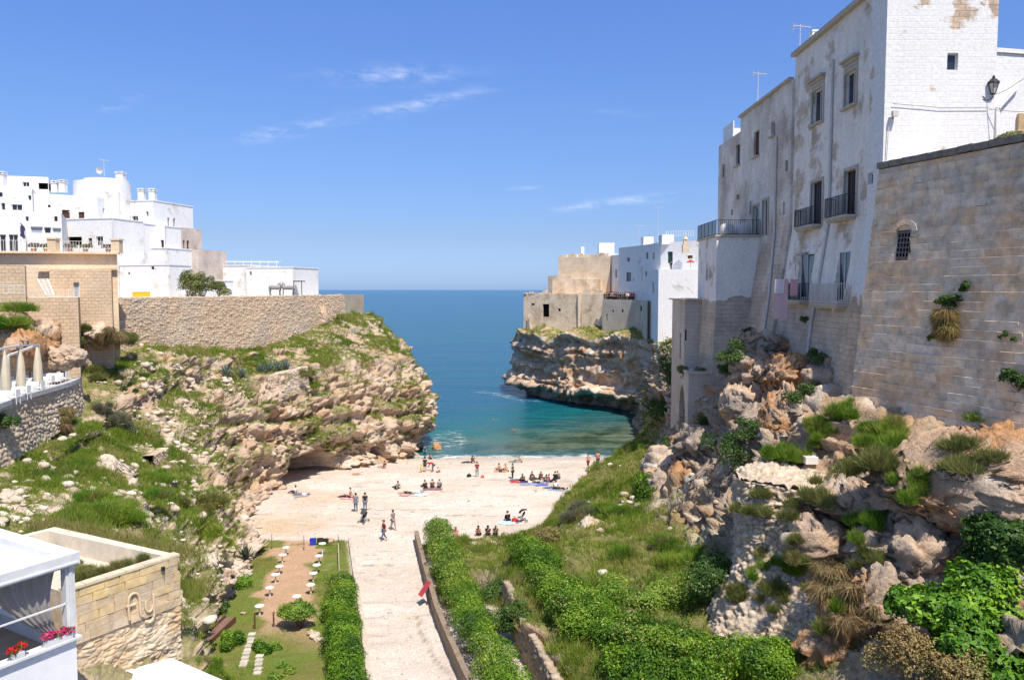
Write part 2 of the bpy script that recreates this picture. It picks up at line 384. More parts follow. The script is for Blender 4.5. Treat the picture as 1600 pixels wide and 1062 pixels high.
    xs = np.array([-30000, -6000, -1500, -400, -120, -40, 40, 120, 400, 1500, 6000, 30000.]); ys = np.array([90, 130, 220, 500, 1500, 5000, 30000.])
    G = np.stack(np.meshgrid(xs, ys, indexing='ij') + [np.zeros((len(xs), len(ys)))], -1)
    o = link('sea', mesh_np('sea', G.reshape(-1, 3), Q=quads(len(xs), len(ys)), m=m)); tag(o, 'blue sea turning turquoise over the shallow cove', None, None, 'structure')
sea()
def seabed():
    G = np.array([[(-300, 70, -6), (-300, 2000, -30)], [(300, 70, -6), (300, 2000, -30)]], float)
    o = link('seabed', mesh_np('seabed', G.reshape(-1, 3), Q=quads(2, 2), m=mat('seabed_sand', (.3, .3, .22), bump=0))); tag(o, None, None, None, 'structure')
seabed()
# ---- pebble beach, path and garden floor: one height field
def pathedge(Y):   # left and right edge of the pebble path
    return np.interp(Y, [20, 38, 45, 61, 64], [-2.6, -7.2, -8.9, -12.9, -13.5]), np.interp(Y, [20, 38, 44.6, 56.7, 61], [2.4, -2.7, -4.4, -6.8, -7.6])
def groundz(X, Y):
    z = np.interp(Y, [20, 38, 61, 80, 92, 99, 104, 112], [3.1, 2.4, 1.55, 1.0, .6, .02, -.5, -1.6])
    return z
def ground():
    xs = np.arange(-32, 22, .2); ys = np.arange(18, 112, .22)
    X, Y = np.meshgrid(xs, ys, indexing='ij'); P = np.stack([X.ravel(), Y.ravel(), 0 * X.ravel()], 1)
    z = groundz(P[:, 0], P[:, 1]) + .10 * fbm(P * .25, 3, 3) + .09 * fbm(P * 1.4, 3, 4) - .07 * sstep(.35, .8, noise(P * 2.3, 5))
    le, re = pathedge(P[:, 1])
    garden = sstep(.1, .5, le - P[:, 0]) * sstep(61.5, 60.2, P[:, 1])
    onpath = sstep(0, .5, P[:, 0] - le) * sstep(63, 60, P[:, 1]) * sstep(0, .4, re - P[:, 0])
    z = z * 1 + .12 * garden
    # the path is hollowed by feet
    z -= .12 * onpath * (1 - np.abs((P[:, 0] - le) / np.maximum(re - le, 1) * 2 - 1))
    peb = np.array([.58, .485, .405]); peb2 = np.array([.66, .59, .52]); sandc = np.array([.53, .385, .24])
    c = lerp(peb, peb2, np.clip(.5 + .8 * fbm(P * .3, 4, 8), 0, 1))
    c = lerp(c, np.array([.56, .45, .35]), np.clip(sstep(.1, .5, fbm(P * np.array([.35, .9, 1]), 4, 9)), 0, 1) * .55)
    sm = np.exp(-(((P[:, 0] + 19.5) / 4.2) ** 2 + ((P[:, 1] - 66) / 3.6) ** 2)) + .8 * np.exp(-(((P[:, 0] + 17.5) / 3.5) ** 2 + ((P[:, 1] - 75) / 2.5) ** 2))
    c = lerp(c, sandc, np.clip(sm * (1.1 + .9 * fbm(P * .6, 3, 12)), 0, 1) * .85)
    c = lerp(c, np.array([.50, .415, .33]), np.clip(sstep(.05, .35, fbm(P * np.array([.09, .22, 1]), 3, 41)), 0, 1) * .5); c = lerp(c, np.array([.36, .32, .26]), np.clip(sstep(.35, .6, fbm(P * np.array([.5, 1.6, 1]), 4, 42)), 0, 1) * .6)
    wet = sstep(95.2, 97.8, P[:, 1] + .8 * fbm(P * .3, 3, 15)); c = lerp(c, np.array([.42, .37, .30]), wet * .75)
    # washed-up debris and a dried runnel on the path
    for px, py, w_, h_ in ((585, 868, 1.3, .12), (577, 886, .5, .25), (607, 884, .4, .3), (570, 899, 1.4, .13), (590, 876, 1.6, .1), (690, 760, 4, .25), (620, 790, 5, .2), (740, 800, 4, .2)):
        q = WZ(px, py, 1.6); g_ = np.exp(-(((P[:, 0] - q[0]) / w_) ** 2 + ((P[:, 1] - q[1]) / h_) ** 2)); c = lerp(c, np.array([.30, .225, .155]), np.clip(sstep(.35, .6, g_ * (.8 + .9 * noise(P * 3.5, 33))), 0, 1) * .75)
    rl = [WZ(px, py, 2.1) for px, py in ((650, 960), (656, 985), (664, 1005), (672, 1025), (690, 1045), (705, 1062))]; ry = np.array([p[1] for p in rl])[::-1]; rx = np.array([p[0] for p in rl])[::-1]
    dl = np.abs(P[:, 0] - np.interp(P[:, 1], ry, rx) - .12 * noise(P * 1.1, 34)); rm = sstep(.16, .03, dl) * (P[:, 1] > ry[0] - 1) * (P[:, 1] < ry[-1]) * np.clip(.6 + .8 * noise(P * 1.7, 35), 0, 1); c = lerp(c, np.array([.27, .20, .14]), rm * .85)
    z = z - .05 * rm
    earth = np.array([.46, .30, .19]); gr = np.array([.14, .18, .035])
    cx = np.interp(P[:, 1], [38, 45, 61], [-11.8, -13.2, -16.8])
    trod = np.exp(-((P[:, 0] - cx) / (2.0 + .5 * fbm(P * .3, 2, 19))) ** 2 * 1.1)
    gmask = np.clip(sstep(.35, .62, trod + .75 * fbm(P * .55, 4, 16)) * sstep(40, 46, P[:, 1] + 2 * noise(P * .3, 3)), 0, 1)
    gc = lerp(lerp(gr, DRYG * .8, np.clip(.3 + fbm(P * .6, 3, 17), 0, 1)), earth, gmask)
    c = lerp(c, gc, garden)
    P[:, 2] = z
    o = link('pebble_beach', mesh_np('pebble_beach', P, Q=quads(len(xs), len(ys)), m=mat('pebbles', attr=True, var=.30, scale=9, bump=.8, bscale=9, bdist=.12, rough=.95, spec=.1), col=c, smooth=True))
    tag(o, 'pale pebble beach with a pebble path leading down to it', None, None, 'structure')
    TERR.append((P, quads(len(xs), len(ys)))); G = P.reshape(len(xs), len(ys), 3); N = gridnormals(G).reshape(-1, 3)
    return P, N, garden * (1 - gmask), len(xs), len(ys)
GARDEN = ground()
def gz(x, y):
    i = int(round((x + 32) / .2)); j = int(round((y - 18) / .22)); n = GARDEN[4]
    return float(GARDEN[0][i * n + j, 2])
# ---- left hillside and headland
LC = [[(-8, 20, 3), (-9.5, 20, 4.6), (-12, 21, 5.8), (-16, 22, 6.5), (-24, 24, 8), (-31, 27, 11), (-45, 30, 13)],
      [(-11.5, 31, 2.5), (-12.5, 31, 4.5), (-14.5, 32, 6.0), (-18, 33, 8.3), (-24, 34, 9.8), (-31, 36, 11.5), (-45, 38, 14)],
      [(-15.6, 39, 2.1), (-16.2, 38.5, 4.2), (-18, 38, 6.6), (-20.5, 38.5, 8.9), (-25, 39, 9.9), (-30.5, 40, 11), (-45, 42, 14)],
      [(-17.0, 43.5, 2), (-17.6, 43.5, 4), (-19.7, 43.5, 6.8), (-22.5, 43.5, 9), (-27, 44, 10.2), (-30.6, 45, 11.2), (-45, 47, 14.2)],
      [(-18.4, 50, 1.9), (-19.5, 50, 4.3), (-22, 50, 7.3), (-25, 50.5, 9), (-28.5, 51, 10.6), (-31, 52, 12), (-45, 53, 14.2)],
      [(-19.6, 57, 1.7), (-21, 57, 4), (-23.5, 57, 7.3), (-26.5, 57.5, 9), (-29.5, 58, 10.8), (-31.8, 58.5, 12.8), (-45, 60, 16)],
      [(-23.0, 67, 1.1), (-24.3, 66.5, 4.3), (-26.1, 66.3, 7.5), (-28, 66.5, 9.7), (-30.5, 67, 12.2), (-34, 69, 15.8), (-46, 72, 17)],
      [(-24.0, 76, .9), (-24.8, 76, 4), (-25.8, 76, 7.5), (-27.3, 76, 11.2), (-29.5, 77, 13), (-32, 78.5, 15.5), (-44, 82, 17)],
      [(-22.5, 82, .7), (-22.4, 82.5, 4), (-23.3, 82.5, 8), (-25.2, 83, 12.1), (-27.5, 84, 13.6), (-30, 85.5, 15.3), (-42, 90, 17)],
      [(-19.8, 88, .5), (-19.4, 88.5, 4), (-20.2, 88.8, 8), (-21.8, 89.5, 12), (-24.5, 91, 14), (-27.7, 92, 15.6), (-40, 96, 17)],
      [(-15.0, 94, .3), (-14.8, 94.8, 4), (-15.8, 95.5, 8), (-17.3, 97.5, 12), (-20.5, 99, 15), (-25, 99, 17), (-38, 103, 18)],
      [(-11.6, 101, -.3), (-11.6, 101, 4), (-12.4, 102, 7.5), (-14, 103.5, 11.5), (-17.7, 105, 15.5), (-21.8, 107, 18), (-35, 110, 18.6)],
      [(-11.8, 107.5, -1.5), (-11.6, 107.5, 3), (-12.4, 108.5, 7.5), (-14.0, 110, 11.5), (-17.7, 111, 15.5), (-21, 112, 18), (-35, 115, 18.6)],
      [(-14.5, 116, -2), (-14.8, 116, 3), (-15.8, 116, 7.5), (-17.3, 116.5, 11.5), (-20, 117, 15), (-24, 117, 18), (-36, 118, 18.6)],
      [(-30, 130, -2), (-30, 129, 4), (-30, 128, 8), (-32, 126, 12), (-34, 124, 15), (-36, 122, 18), (-46, 121, 18.6)]]
def caves(Q, P, N):
    for (cx, cy, tx, ty, hw, top, depth) in ((-22.0, 84.0, .33, .94, 5.2, 4.3, 8.0), (-15.8, 93.0, .55, .83, 1.1, 3.1, 5.0)):
        l = math.hypot(tx, ty); tx, ty = tx / l, ty / l
        u = (P[:, 0] - cx) * tx + (P[:, 1] - cy) * ty
        w = (P[:, 0] - cx) * -ty + (P[:, 1] - cy) * tx
        # arch that is highest to the far side of its middle
        arch = top * np.sqrt(np.clip(1 - (u / hw) ** 2, 0, 1)) * (1 + .12 * noise(P * .8, 5))
        k = sstep(.0, .3, arch - P[:, 2]) * (np.abs(w) < 3.5)
        k = k * np.clip(.35 + .9 * (1 - np.abs(u / hw)), 0, 1)
        Q[:, 0] += -ty * depth * k; Q[:, 1] += tx * depth * k
    # the foot of the tip is undercut by the sea
    k = sstep(2.4, .8, P[:, 2]) * sstep(97, 101, P[:, 1]) * sstep(-22, -16, P[:, 0])
    Q[:, 0] -= 1.6 * k
    return Q
M_LAND = M_ROCK
def lgreen(P):    # bare rock on the sea cliff, grass on the terraces
    cliff = sstep(66, 74, P[:, 1]) * sstep(14.2, 10.5, P[:, 2] - .02 * (P[:, 1] - 80))
    return np.clip(1 - .15 * cliff, 0, 1) * sstep(2.4, 3.4, P[:, 2])
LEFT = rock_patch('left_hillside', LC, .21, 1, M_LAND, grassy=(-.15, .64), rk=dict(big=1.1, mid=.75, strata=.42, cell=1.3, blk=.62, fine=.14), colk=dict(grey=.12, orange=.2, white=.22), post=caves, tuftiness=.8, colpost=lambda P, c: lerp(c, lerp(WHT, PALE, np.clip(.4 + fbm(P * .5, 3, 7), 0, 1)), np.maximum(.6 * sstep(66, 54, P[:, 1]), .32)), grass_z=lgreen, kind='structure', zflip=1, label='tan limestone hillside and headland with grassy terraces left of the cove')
# ---- right hillside under the rampart and the tall houses
RX = {24: [(2.6, 3), (4, 3.2), (6, 4.4), (9, 5.5), (11, 7), (14, 9), (17, 11), (25, 15), (36, 16)],
      31: [(.6, 2.7), (2.6, 2.3), (3.9, 4.1), (9, 4.8), (12, 6), (15, 8), (18, 10.5), (24.5, 15.2), (36, 16)],
      38: [(-1.6, 2.3), (1.0, 2.0), (2.3, 4.2), (7, 4.6), (11, 5.2), (14, 7.5), (17.5, 12), (22.5, 15.2), (36, 16)],
      45: [(-3.7, 1.9), (-.3, 1.9), (1.2, 3.8), (6, 4.8), (11, 5.6), (14, 9), (16.6, 12.5), (20.4, 15.5), (36, 16)],
      52: [(-5.3, 1.8), (-3, 2.2), (0, 2.8), (5, 4.6), (10, 5.4), (13.5, 9), (16.4, 12.6), (20, 16), (36, 17)],
      58: [(-6.8, 1.6), (-4, 1.7), (.5, 2.1), (5, 3.7), (9.8, 5), (12.8, 7.8), (15.4, 10.8), (19.6, 15.5), (36, 18)],
      61: [(-4.5, 1.35), (-2, 1.55), (1.2, 2.0), (5, 3.6), (9.8, 5), (12.8, 7.6), (15.2, 10.5), (19.5, 15.2), (36, 18)],
      64: [(1.6, 1.2), (2.5, 1.5), (3.6, 2.2), (6, 3.5), (9.9, 4.9), (12.7, 7.3), (15.1, 9.6), (19.5, 14.7), (36, 18)],
      69: [(3.6, 1.1), (4.4, 1.6), (5.8, 2.6), (7.8, 3.9), (10.2, 5.3), (12.6, 7), (15, 8.8), (19.5, 14), (36, 18)],
      78: [(6.2, .8), (7.0, 1.5), (8.5, 3), (10.5, 4.2), (12.5, 5.2), (15, 6.6), (17, 8.6), (20.5, 13.5), (36, 18)],
      88: [(11, .5), (11.7, 1.4), (12.5, 2.8), (14, 3.8), (15.5, 4.8), (17.2, 6.4), (18.8, 9), (21.5, 13.5), (36, 17)],
      99: [(15.6, .1), (16.4, 1.0), (17, 2.2), (18, 3.3), (18.8, 4.6), (19.6, 6.6), (20.6, 9.6), (22.5, 13.5), (36, 16)],
      110: [(18.2, -1), (18.8, 1), (19.3, 2.5), (19.8, 4), (20.3, 6), (20.9, 8.5), (21.7, 11), (24, 13.6), (36, 16)],
      122: [(20, -1.5), (20.4, 1), (20.8, 2.5), (21.2, 4), (21.6, 6), (22, 8.5), (22.8, 11), (25, 13.6), (36, 16)],
      136: [(21.5, -1.5), (21.8, 1), (22.2, 2.5), (22.6, 4), (23, 6), (23.4, 8.5), (24, 11), (26, 13.6), (36, 16)]}
RC = [[(x, y, z) for x, z in RX[y]] for y in sorted(RX)]
def rgreen(P):
    low = sstep(7.2, 5.2, P[:, 2] + 1.2 * noise(P * .4, 77)); hi = sstep(9, 11, P[:, 2])
    return np.clip(.25 + low, 0, 1) * (1 - .5 * hi) * sstep(.4, 1.2, P[:, 2])
RIGHT = rock_patch('right_hillside', RC, .22, 33, M_LAND, grassy=(.16, .62), rk=dict(big=.7, mid=.65, strata=.35, cell=1.05, blk=.8, fine=.15), colk=dict(grey=.25, orange=.22, white=.34), tuftiness=.6, grass_z=rgreen, kind='structure', zflip=-1, label='rocky hillside with green slope below the rampart right of the beach')
# ---- far headland: layered cliff, undercut by the sea
def farland():
    wl_ = [(22.5, 118), (22.2, 130), (18.6, 137.2), (14.5, 141.5), (10.6, 145.4), (7, 150), (3.2, 156), (1.0, 163), (1.6, 172), (9, 184), (25, 192)]
    out = np.array([(-1, -.1), (-.9, -.4), (-.72, -.7), (-.68, -.73), (-.72, -.7), (-.8, -.6), (-.88, -.47), (-.98, -.15), (-.8, .5), (-.3, .95), (.2, 1)])
    tops = [13.5, 13.0, 14.0, 12.6, 14.0, 12.3, 13.6, 12.0, 12.5, 12.5, 12.5]
    C = []
    for (x, y), n, t in zip(wl_, out, tops):
        n = n / np.linalg.norm(n)
        row = []
        for off, z in ((-2.6, -2.2), (-2.2, 1.0), (-.8, 2.0), (1.1, 2.7), (1.2, 3.9), (.4, 4.9), (.9, 7.2), (.3, 9.6), (.5, t - 1.2), (-1.0, t), (-4.5, t + .5), (-13, t + .8)):
            row.append((x + n[0] * off, y + n[1] * off, z))
        C.append(row)
    return rock_patch('far_headland', C, .34, 61, M_LAND, grassy=(-.02, .66), rk=dict(big=1.3, mid=.8, strata=.8, cell=1.6, blk=.55, fine=.18), colk=dict(grey=.05, orange=.3, white=.45), tuftiness=.4, kind='structure', zflip=-1, grass_z=lambda P: sstep(9.5, 11.5, P[:, 2]), label='layered limestone headland undercut by the sea across the cove')
FAR = farland()
# ================================================================== BUILDINGS
def mat_wall(name, paint, stone, cover=.5, soft=.06, zline=None, zsoft=2., brick=(.75, .36), mortar=.5, stain=.25, scale=.45, rough=.9, bumpd=.04, below=True, stone2=None):
    """old masonry: stone courses, with paint or plaster that has partly come off. cover = share painted"""
    if name in MATS: return MATS[name]
    m = bpy.data.materials.new(name); m.use_nodes = True; MATS[name] = m
    N, L = m.node_tree.nodes, m.node_tree.links; b = N['Principled BSDF']; b.inputs['Roughness'].default_value = rough; b.inputs['Specular IOR Level'].default_value = .2
    g = N.new('ShaderNodeNewGeometry'); sp = N.new('ShaderNodeSeparateXYZ'); L.new(g.outputs['Position'], sp.inputs[0])
    def M(op, a, c=None):
        n = N.new('ShaderNodeMath'); n.operation = op
        for i, v in enumerate((a, c)):
            if v is None: continue
            if isinstance(v, (int, float)): n.inputs[i].default_value = v
            else: L.new(v, n.inputs[i])
        return n.outputs[0]
    def nz(sc, st=(1, 1, 1), d=7, r=.62):
        mp = N.new('ShaderNodeMapping'); mp.inputs['Scale'].default_value = st; L.new(g.outputs['Position'], mp.inputs[0])
        n = N.new('ShaderNodeTexNoise'); n.inputs['Scale'].default_value = sc; n.inputs['Detail'].default_value = d; n.inputs['Roughness'].default_value = r
        L.new(mp.outputs[0], n.inputs['Vector']); return n.outputs[0]
    def rng(x, a, c, lo=0., hi=1.):
        n = N.new('ShaderNodeMapRange'); n.inputs[1].default_value = a; n.inputs[2].default_value = c; n.inputs[3].default_value = lo; n.inputs[4].default_value = hi
        L.new(x, n.inputs[0]); return n.outputs[0]
    def mix(f, a, c, mode='MIX'):
        n = N.new('ShaderNodeMixRGB'); n.blend_type = mode
        if isinstance(f, (int, float)): n.inputs[0].default_value = f
        else: L.new(f, n.inputs[0])
        for i, v in ((1, a), (2, c)):
            if isinstance(v, tuple): n.inputs[i].default_value = (*v, 1)
            else: L.new(v, n.inputs[i])
        return n.outputs[0]
    cb = N.new('ShaderNodeCombineXYZ'); wob = M('MULTIPLY', M('SUBTRACT', nz(.8), .5), .16)
    L.new(M('ADD', sp.outputs[0], M('MULTIPLY', sp.outputs[1], .97)), cb.inputs[0]); L.new(M('ADD', sp.outputs[2], wob), cb.inputs[1])
    br = N.new('ShaderNodeTexBrick'); br.inputs['Scale'].default_value = 1; br.inputs['Brick Width'].default_value = brick[0]; br.inputs['Row Height'].default_value = brick[1]
    br.inputs['Mortar Size'].default_value = .022; br.inputs['Mortar Smooth'].default_value = .6; br.inputs['Bias'].default_value = 0
    br.inputs['Color1'].default_value = (1.12, 1.1, 1.05, 1); br.inputs['Color2'].default_value = (.84, .82, .8, 1); br.inputs['Mortar'].default_value = (.72, .7, .68, 1)
    L.new(cb.outputs[0], br.inputs['Vector'])
    s2 = stone2 or tuple(c * .72 for c in stone)
    sc = mix(rng(nz(.7), .4, .62), stone, s2); sc = mix(mortar, sc, br.outputs['Color'], 'MULTIPLY')
    pc = mix(rng(nz(.9, (1, 1, .35)), .35, .7, 0, stain), paint, tuple(c * .62 for c in paint))
    pm = nz(scale)
    if zline is not None:
        zz = rng(sp.outputs[2], zline - zsoft, zline + zsoft, -.35, 0)
        pm = M('ADD', pm, zz if below else M('MULTIPLY', zz, -1))
    thr = .5 + (.5 - cover) * .36
    pmask = rng(pm, thr - soft, thr + soft)
    c = mix(pmask, sc, pc)
    vr = rng(nz(5, d=5), .3, .7, .88, 1.1); vm = N.new('ShaderNodeVectorMath'); vm.operation = 'SCALE'; L.new(c, vm.inputs[0]); L.new(vr, vm.inputs['Scale'])
    L.new(vm.outputs[0], b.inputs['Base Color'])
    h = M('ADD', M('ADD', M('MULTIPLY', pmask, .25), M('MULTIPLY', nz(4.5, d=6, r=.7), .8)), M('MULTIPLY', br.outputs['Fac'], M('ADD', M('MULTIPLY', pmask, .55), -.75)))
    bp = N.new('ShaderNodeBump'); bp.inputs['Strength'].default_value = .9; bp.inputs['Distance'].default_value = bumpd
    L.new(h, bp.inputs['Height']); L.new(bp.outputs[0], b.inputs['Normal'])
    return m
WHITE = (.80, .79, .77); STONE = (.40, .31, .22); GSTONE = (.33, .285, .235)
M_GLASS = mat('window_glass', (.025, .03, .035), rough=.06, var=0, bump=.03, bscale=3, spec=.6)
M_FRAMEW = mat('white_frame', (.72, .71, .69), rough=.5, var=.05, bump=0)
M_FRAMEB = mat('brown_wood', (.12, .055, .03), rough=.6, var=.2, bump=.1)
M_GREEN = mat('green_shutter', (.02, .10, .075), rough=.5, var=.1, bump=0)
M_DARK = mat('unlit_room', (.03, .026, .022), var=.2, bump=0)
M_SURR = mat('window_stone', (.50, .44, .35), var=.2, bump=.3, scale=4)
M_IRON = mat('black_iron', (.02, .022, .025), rough=.5, var=.1, bump=0)
M_PIPE = mat('pale_pipe', (.62, .58, .54), rough=.5, var=.12, bump=0)
M_RUST = mat('rusty_steel', (.13, .06, .035), rough=.8, var=.35, bump=.2)
M_WOOD = mat('weathered_wood', (.20, .11, .06), rough=.8, var=.3, bump=.3)
def edge_hit(A, B, px, py, batter=None):
    A, B = np.array(A, float), np.array(B, float); t = B - A; Lh = np.linalg.norm(t); t /= Lh; n = np.array([t[1], -t[0]])
    d = pixdir(px, py); off = 0
    for _ in range(4):
        a = A + n * off; k = np.dot(a, n) / np.dot(d[:2], n); p = d * k; z = CAMZ + p[2]; off = batter(z) if batter else 0
    return float(np.dot(p[:2] - A, t)), float(z)
def prism(name, foot, z0, z1, m, ops=None, batter=None, label=None, cat='building', group=None, roofmat=None, parapet=0, res=None, reveal=.24, root=None, wallname='wall', pixels=True, bedges=None, coping=False):
    foot = [tuple(map(float, p)) for p in foot]; n = len(foot); ops = ops or {}
    if root is None: root = empty(name, label, cat, (foot[0][0], foot[0][1], z0), group)
    mb = MB(); todo = []; bd = batter
    def nrm_(e): a, b = np.array(foot[e % n]), np.array(foot[(e + 1) % n]); d = (b - a) / np.linalg.norm(b - a); return np.array([d[1], -d[0]])
    def corner(i, z):
        if not bd: return np.array(foot[i])
        M2 = np.array([nrm_(i - 1), nrm_(i)]); k2 = np.array([bd(z) if bedges is None or e_ % n in bedges else 0. for e_ in (i - 1 + n, i)]); return np.array(foot[i]) + np.linalg.solve(M2, k2)
    for e in range(n):
        batter = bd if bedges is None or e in bedges else None
        A, B = np.array(foot[e]), np.array(foot[(e + 1) % n]); t = B - A; Lh = np.linalg.norm(t); t = t / Lh; nr = np.array([t[1], -t[0]])
        holes = []
        for o in ops.get(e, []):
            if pixels:
                u0, za = edge_hit(A, B, o[0], (o[1] + o[3]) / 2, batter); u1, _ = edge_hit(A, B, o[2], (o[1] + o[3]) / 2, batter)
                _, zt = edge_hit(A, B, (o[0] + o[2]) / 2, o[1], batter); _, zb = edge_hit(A, B, (o[0] + o[2]) / 2, o[3], batter)
            else: u0, u1, zb, zt = o[0], o[2], o[1], o[3]
            u0, u1 = sorted((u0, u1)); u0, u1 = max(u0, .06), min(u1, Lh - .06); zb, zt = max(zb, z0 + .02), min(zt, z1 - .1)
            if u1 - u0 > .08 and zt - zb > .08: holes.append((u0, u1, zb, zt)); todo.append((A, t, nr, u0, u1, zb, zt, o[4], o[5] if len(o) > 5 else '', batter))
        us = sorted(set([0, Lh] + [h[i] for h in holes for i in (0, 1)])); zs = sorted(set([z0, z1] + [h[i] for h in holes for i in (2, 3)] + (list(np.arange(z0, z1, 1.5))[1:] if bd else [])))
        def pt(u, z, ins=0):
            a_, b_ = corner(e, z), corner((e + 1) % n, z); p = a_ + (b_ - a_) * (u / Lh) - nr * ins; return (p[0], p[1], z)
        for i in range(len(us) - 1):
            for j in range(len(zs) - 1):
                uc, zc = (us[i] + us[i + 1]) / 2, (zs[j] + zs[j + 1]) / 2
                if any(h[0] < uc < h[1] and h[2] < zc < h[3] for h in holes): continue
                mb.add([pt(us[i], zs[j]), pt(us[i + 1], zs[j]), pt(us[i + 1], zs[j + 1]), pt(us[i], zs[j + 1])], [(0, 1, 2, 3)])
        for u0, u1, a, b in holes:
            for (p, q) in (((u0, a), (u1, a)), ((u1, a), (u1, b)), ((u1, b), (u0, b)), ((u0, b), (u0, a))):
                mb.add([pt(*p), pt(*q), pt(q[0], q[1], reveal), pt(p[0], p[1], reveal)], [(0, 1, 2, 3)])
    top = [(p[0], p[1], z1) for p in foot]
    if parapet:
        c = np.mean(np.array(foot), 0); inn = [tuple(np.array(p) + (c - np.array(p)) / np.linalg.norm(c - np.array(p)) * .35) for p in foot]
        for i in range(n):
            j = (i + 1) % n
            mb.add([(*foot[i], z1), (*foot[j], z1), (*inn[j], z1), (*inn[i], z1)], [(0, 1, 2, 3)])
            mb.add([(*inn[i], z1), (*inn[j], z1), (*inn[j], z1 - parapet), (*inn[i], z1 - parapet)], [(0, 1, 2, 3)])
        top = [(*p, z1 - parapet) for p in inn]
    w = mb.build(wallname, m, root)
    if coping:
        kb = MB()
        for i in range(n):
            a_, b_ = np.array(foot[i]), np.array(foot[(i + 1) % n]); nn = nrm_(i); kb.bar((*(a_ - nn * .1), z1 + .02), (*(b_ - nn * .1), z1 + .02), .34, .12)
        kb.build('coping', m, root)
    rm = MB().add(top, [tuple(range(n))]).build('roof', roofmat or m, root)
    for (A, t, nr, u0, u1, zb, zt, kind, opt, bt_) in todo:
        off = bt_((zb + zt) / 2) if bt_ else 0
        def q(u, z, ins): p = A + t * u + nr * (off - ins); return np.array((p[0], p[1], z))
        fw = .07 if u1 - u0 > .5 else .045
        fm = {'win': M_FRAMEW, 'shut': M_FRAMEB, 'green': M_GREEN, 'door': M_FRAMEB, 'iron': M_IRON, 'dark': None, 'white': M_FRAMEW, 'grey': M_FRAMEW}[kind]
        deep = reveal - .03
        if kind == 'dark':
            d = 1.2; bb = MB(); c4 = [(u0, zb), (u1, zb), (u1, zt), (u0, zt)]
            for i in range(4):
                p, r = c4[i], c4[(i + 1) % 4]; bb.add([q(*p, reveal - .01), q(*r, reveal - .01), q(*r, reveal + d), q(*p, reveal + d)], [(0, 1, 2, 3)])
            bb.add([q(*p, reveal + d) for p in c4], [(0, 1, 2, 3)]); win = bb.build('opening', M_DARK, root)
        elif kind == 'iron':
            bb = MB(); c4 = [(u0, zb), (u1, zb), (u1, zt), (u0, zt)]; bb.add([q(*p, reveal + .5) for p in c4], [(0, 1, 2, 3)])
            for i in range(4):
                p, r = c4[i], c4[(i + 1) % 4]; bb.add([q(*p, reveal - .01), q(*r, reveal - .01), q(*r, reveal + .5), q(*p, reveal + .5)], [(0, 1, 2, 3)])
            win = bb.build('opening', M_DARK, root); gr = MB()
            for k in range(1, 4): gr.bar(q(u0 + (u1 - u0) * k / 4, zb, .1), q(u0 + (u1 - u0) * k / 4, zt, .1), .035)
            for k in range(1, 5): gr.bar(q(u0, zb + (zt - zb) * k / 5, .1), q(u1, zb + (zt - zb) * k / 5, .1), .035)
            gr.build('grating', M_PIPE, win)
        else:
            fb = MB()
            fb.bar(q(u0 + fw / 2, zb, deep), q(u0 + fw / 2, zt, deep), fw, .06, up=nr.tolist() + [0]); fb.bar(q(u1 - fw / 2, zb, deep), q(u1 - fw / 2, zt, deep), fw, .06, up=nr.tolist() + [0])
            fb.bar(q(u0 + fw, zt - fw / 2, deep), q(u1 - fw, zt - fw / 2, deep), .06, fw); fb.bar(q(u0 + fw, zb + fw / 2, deep), q(u1 - fw, zb + fw / 2, deep), .06, fw)
            if u1 - u0 > .75 and kind in ('win', 'door', 'white'):
                um = (u0 + u1) / 2; fb.bar(q(um, zb + fw, deep), q(um, zt - fw, deep), .06, .05, up=nr.tolist() + [0])
            win = fb.build('window' if kind != 'door' else 'door', fm, root)
            pm_ = {'win': M_GLASS, 'white': M_GLASS, 'shut': M_FRAMEB, 'green': M_GREEN, 'door': M_GLASS, 'grey': mat('blue_grey_panel', (.33, .38, .42), var=.05, bump=0, rough=.4)}[kind]
            MB().add([q(u0, zb, deep + .02), q(u1, zb, deep + .02), q(u1, zt, deep + .02), q(u0, zt, deep + .02)], [(0, 1, 2, 3)]).build('pane' if pm_ is M_GLASS else 'shutter_panel', pm_, win)
            if kind in ('shut', 'green') and zt - zb > .8:
                sb = MB()
                for k in range(1, int((zt - zb) / .16)): sb.bar(q(u0 + fw, zb + .16 * k, deep - .0), q(u1 - fw, zb + .16 * k, deep - .0), .03, .05)
                sb.build('louvres', pm_, win)
        if 's' in opt:
            sb = MB(); k = .2; up = nr.tolist() + [0]
            sb.bar(q(u0 - k / 2, zb, -.03), q(u0 - k / 2, zt + k, -.03), k, .1, up=up); sb.bar(q(u1 + k / 2, zb, -.03), q(u1 + k / 2, zt + k, -.03), k, .1, up=up)
            sb.bar(q(u0, zt + k / 2, -.03), q(u1, zt + k / 2, -.03), .1, k); sb.build('window_surround', M_SURR, root)
        if 'l' in opt: MB().bar(q(u0 - .22, zb - .08, -.1), q(u1 + .22, zb - .08, -.1), .3, .14).build('window_sill', M_SURR, root)
        if 'c' in opt:
            cb = MB(); cb.bar(q(u0 - .35, zt + .75, -.14), q(u1 + .35, zt + .75, -.14), .4, .14); cb.bar(q(u0 - .25, zt + .58, -.06), q(u1 + .25, zt + .58, -.06), .2, .2)
            cb.bar(q(u0 - .18, zt + .36, -.02), q(u1 + .18, zt + .36, -.02), .08, .24); cb.build('window_cornice', M_SURR, root)
    return root
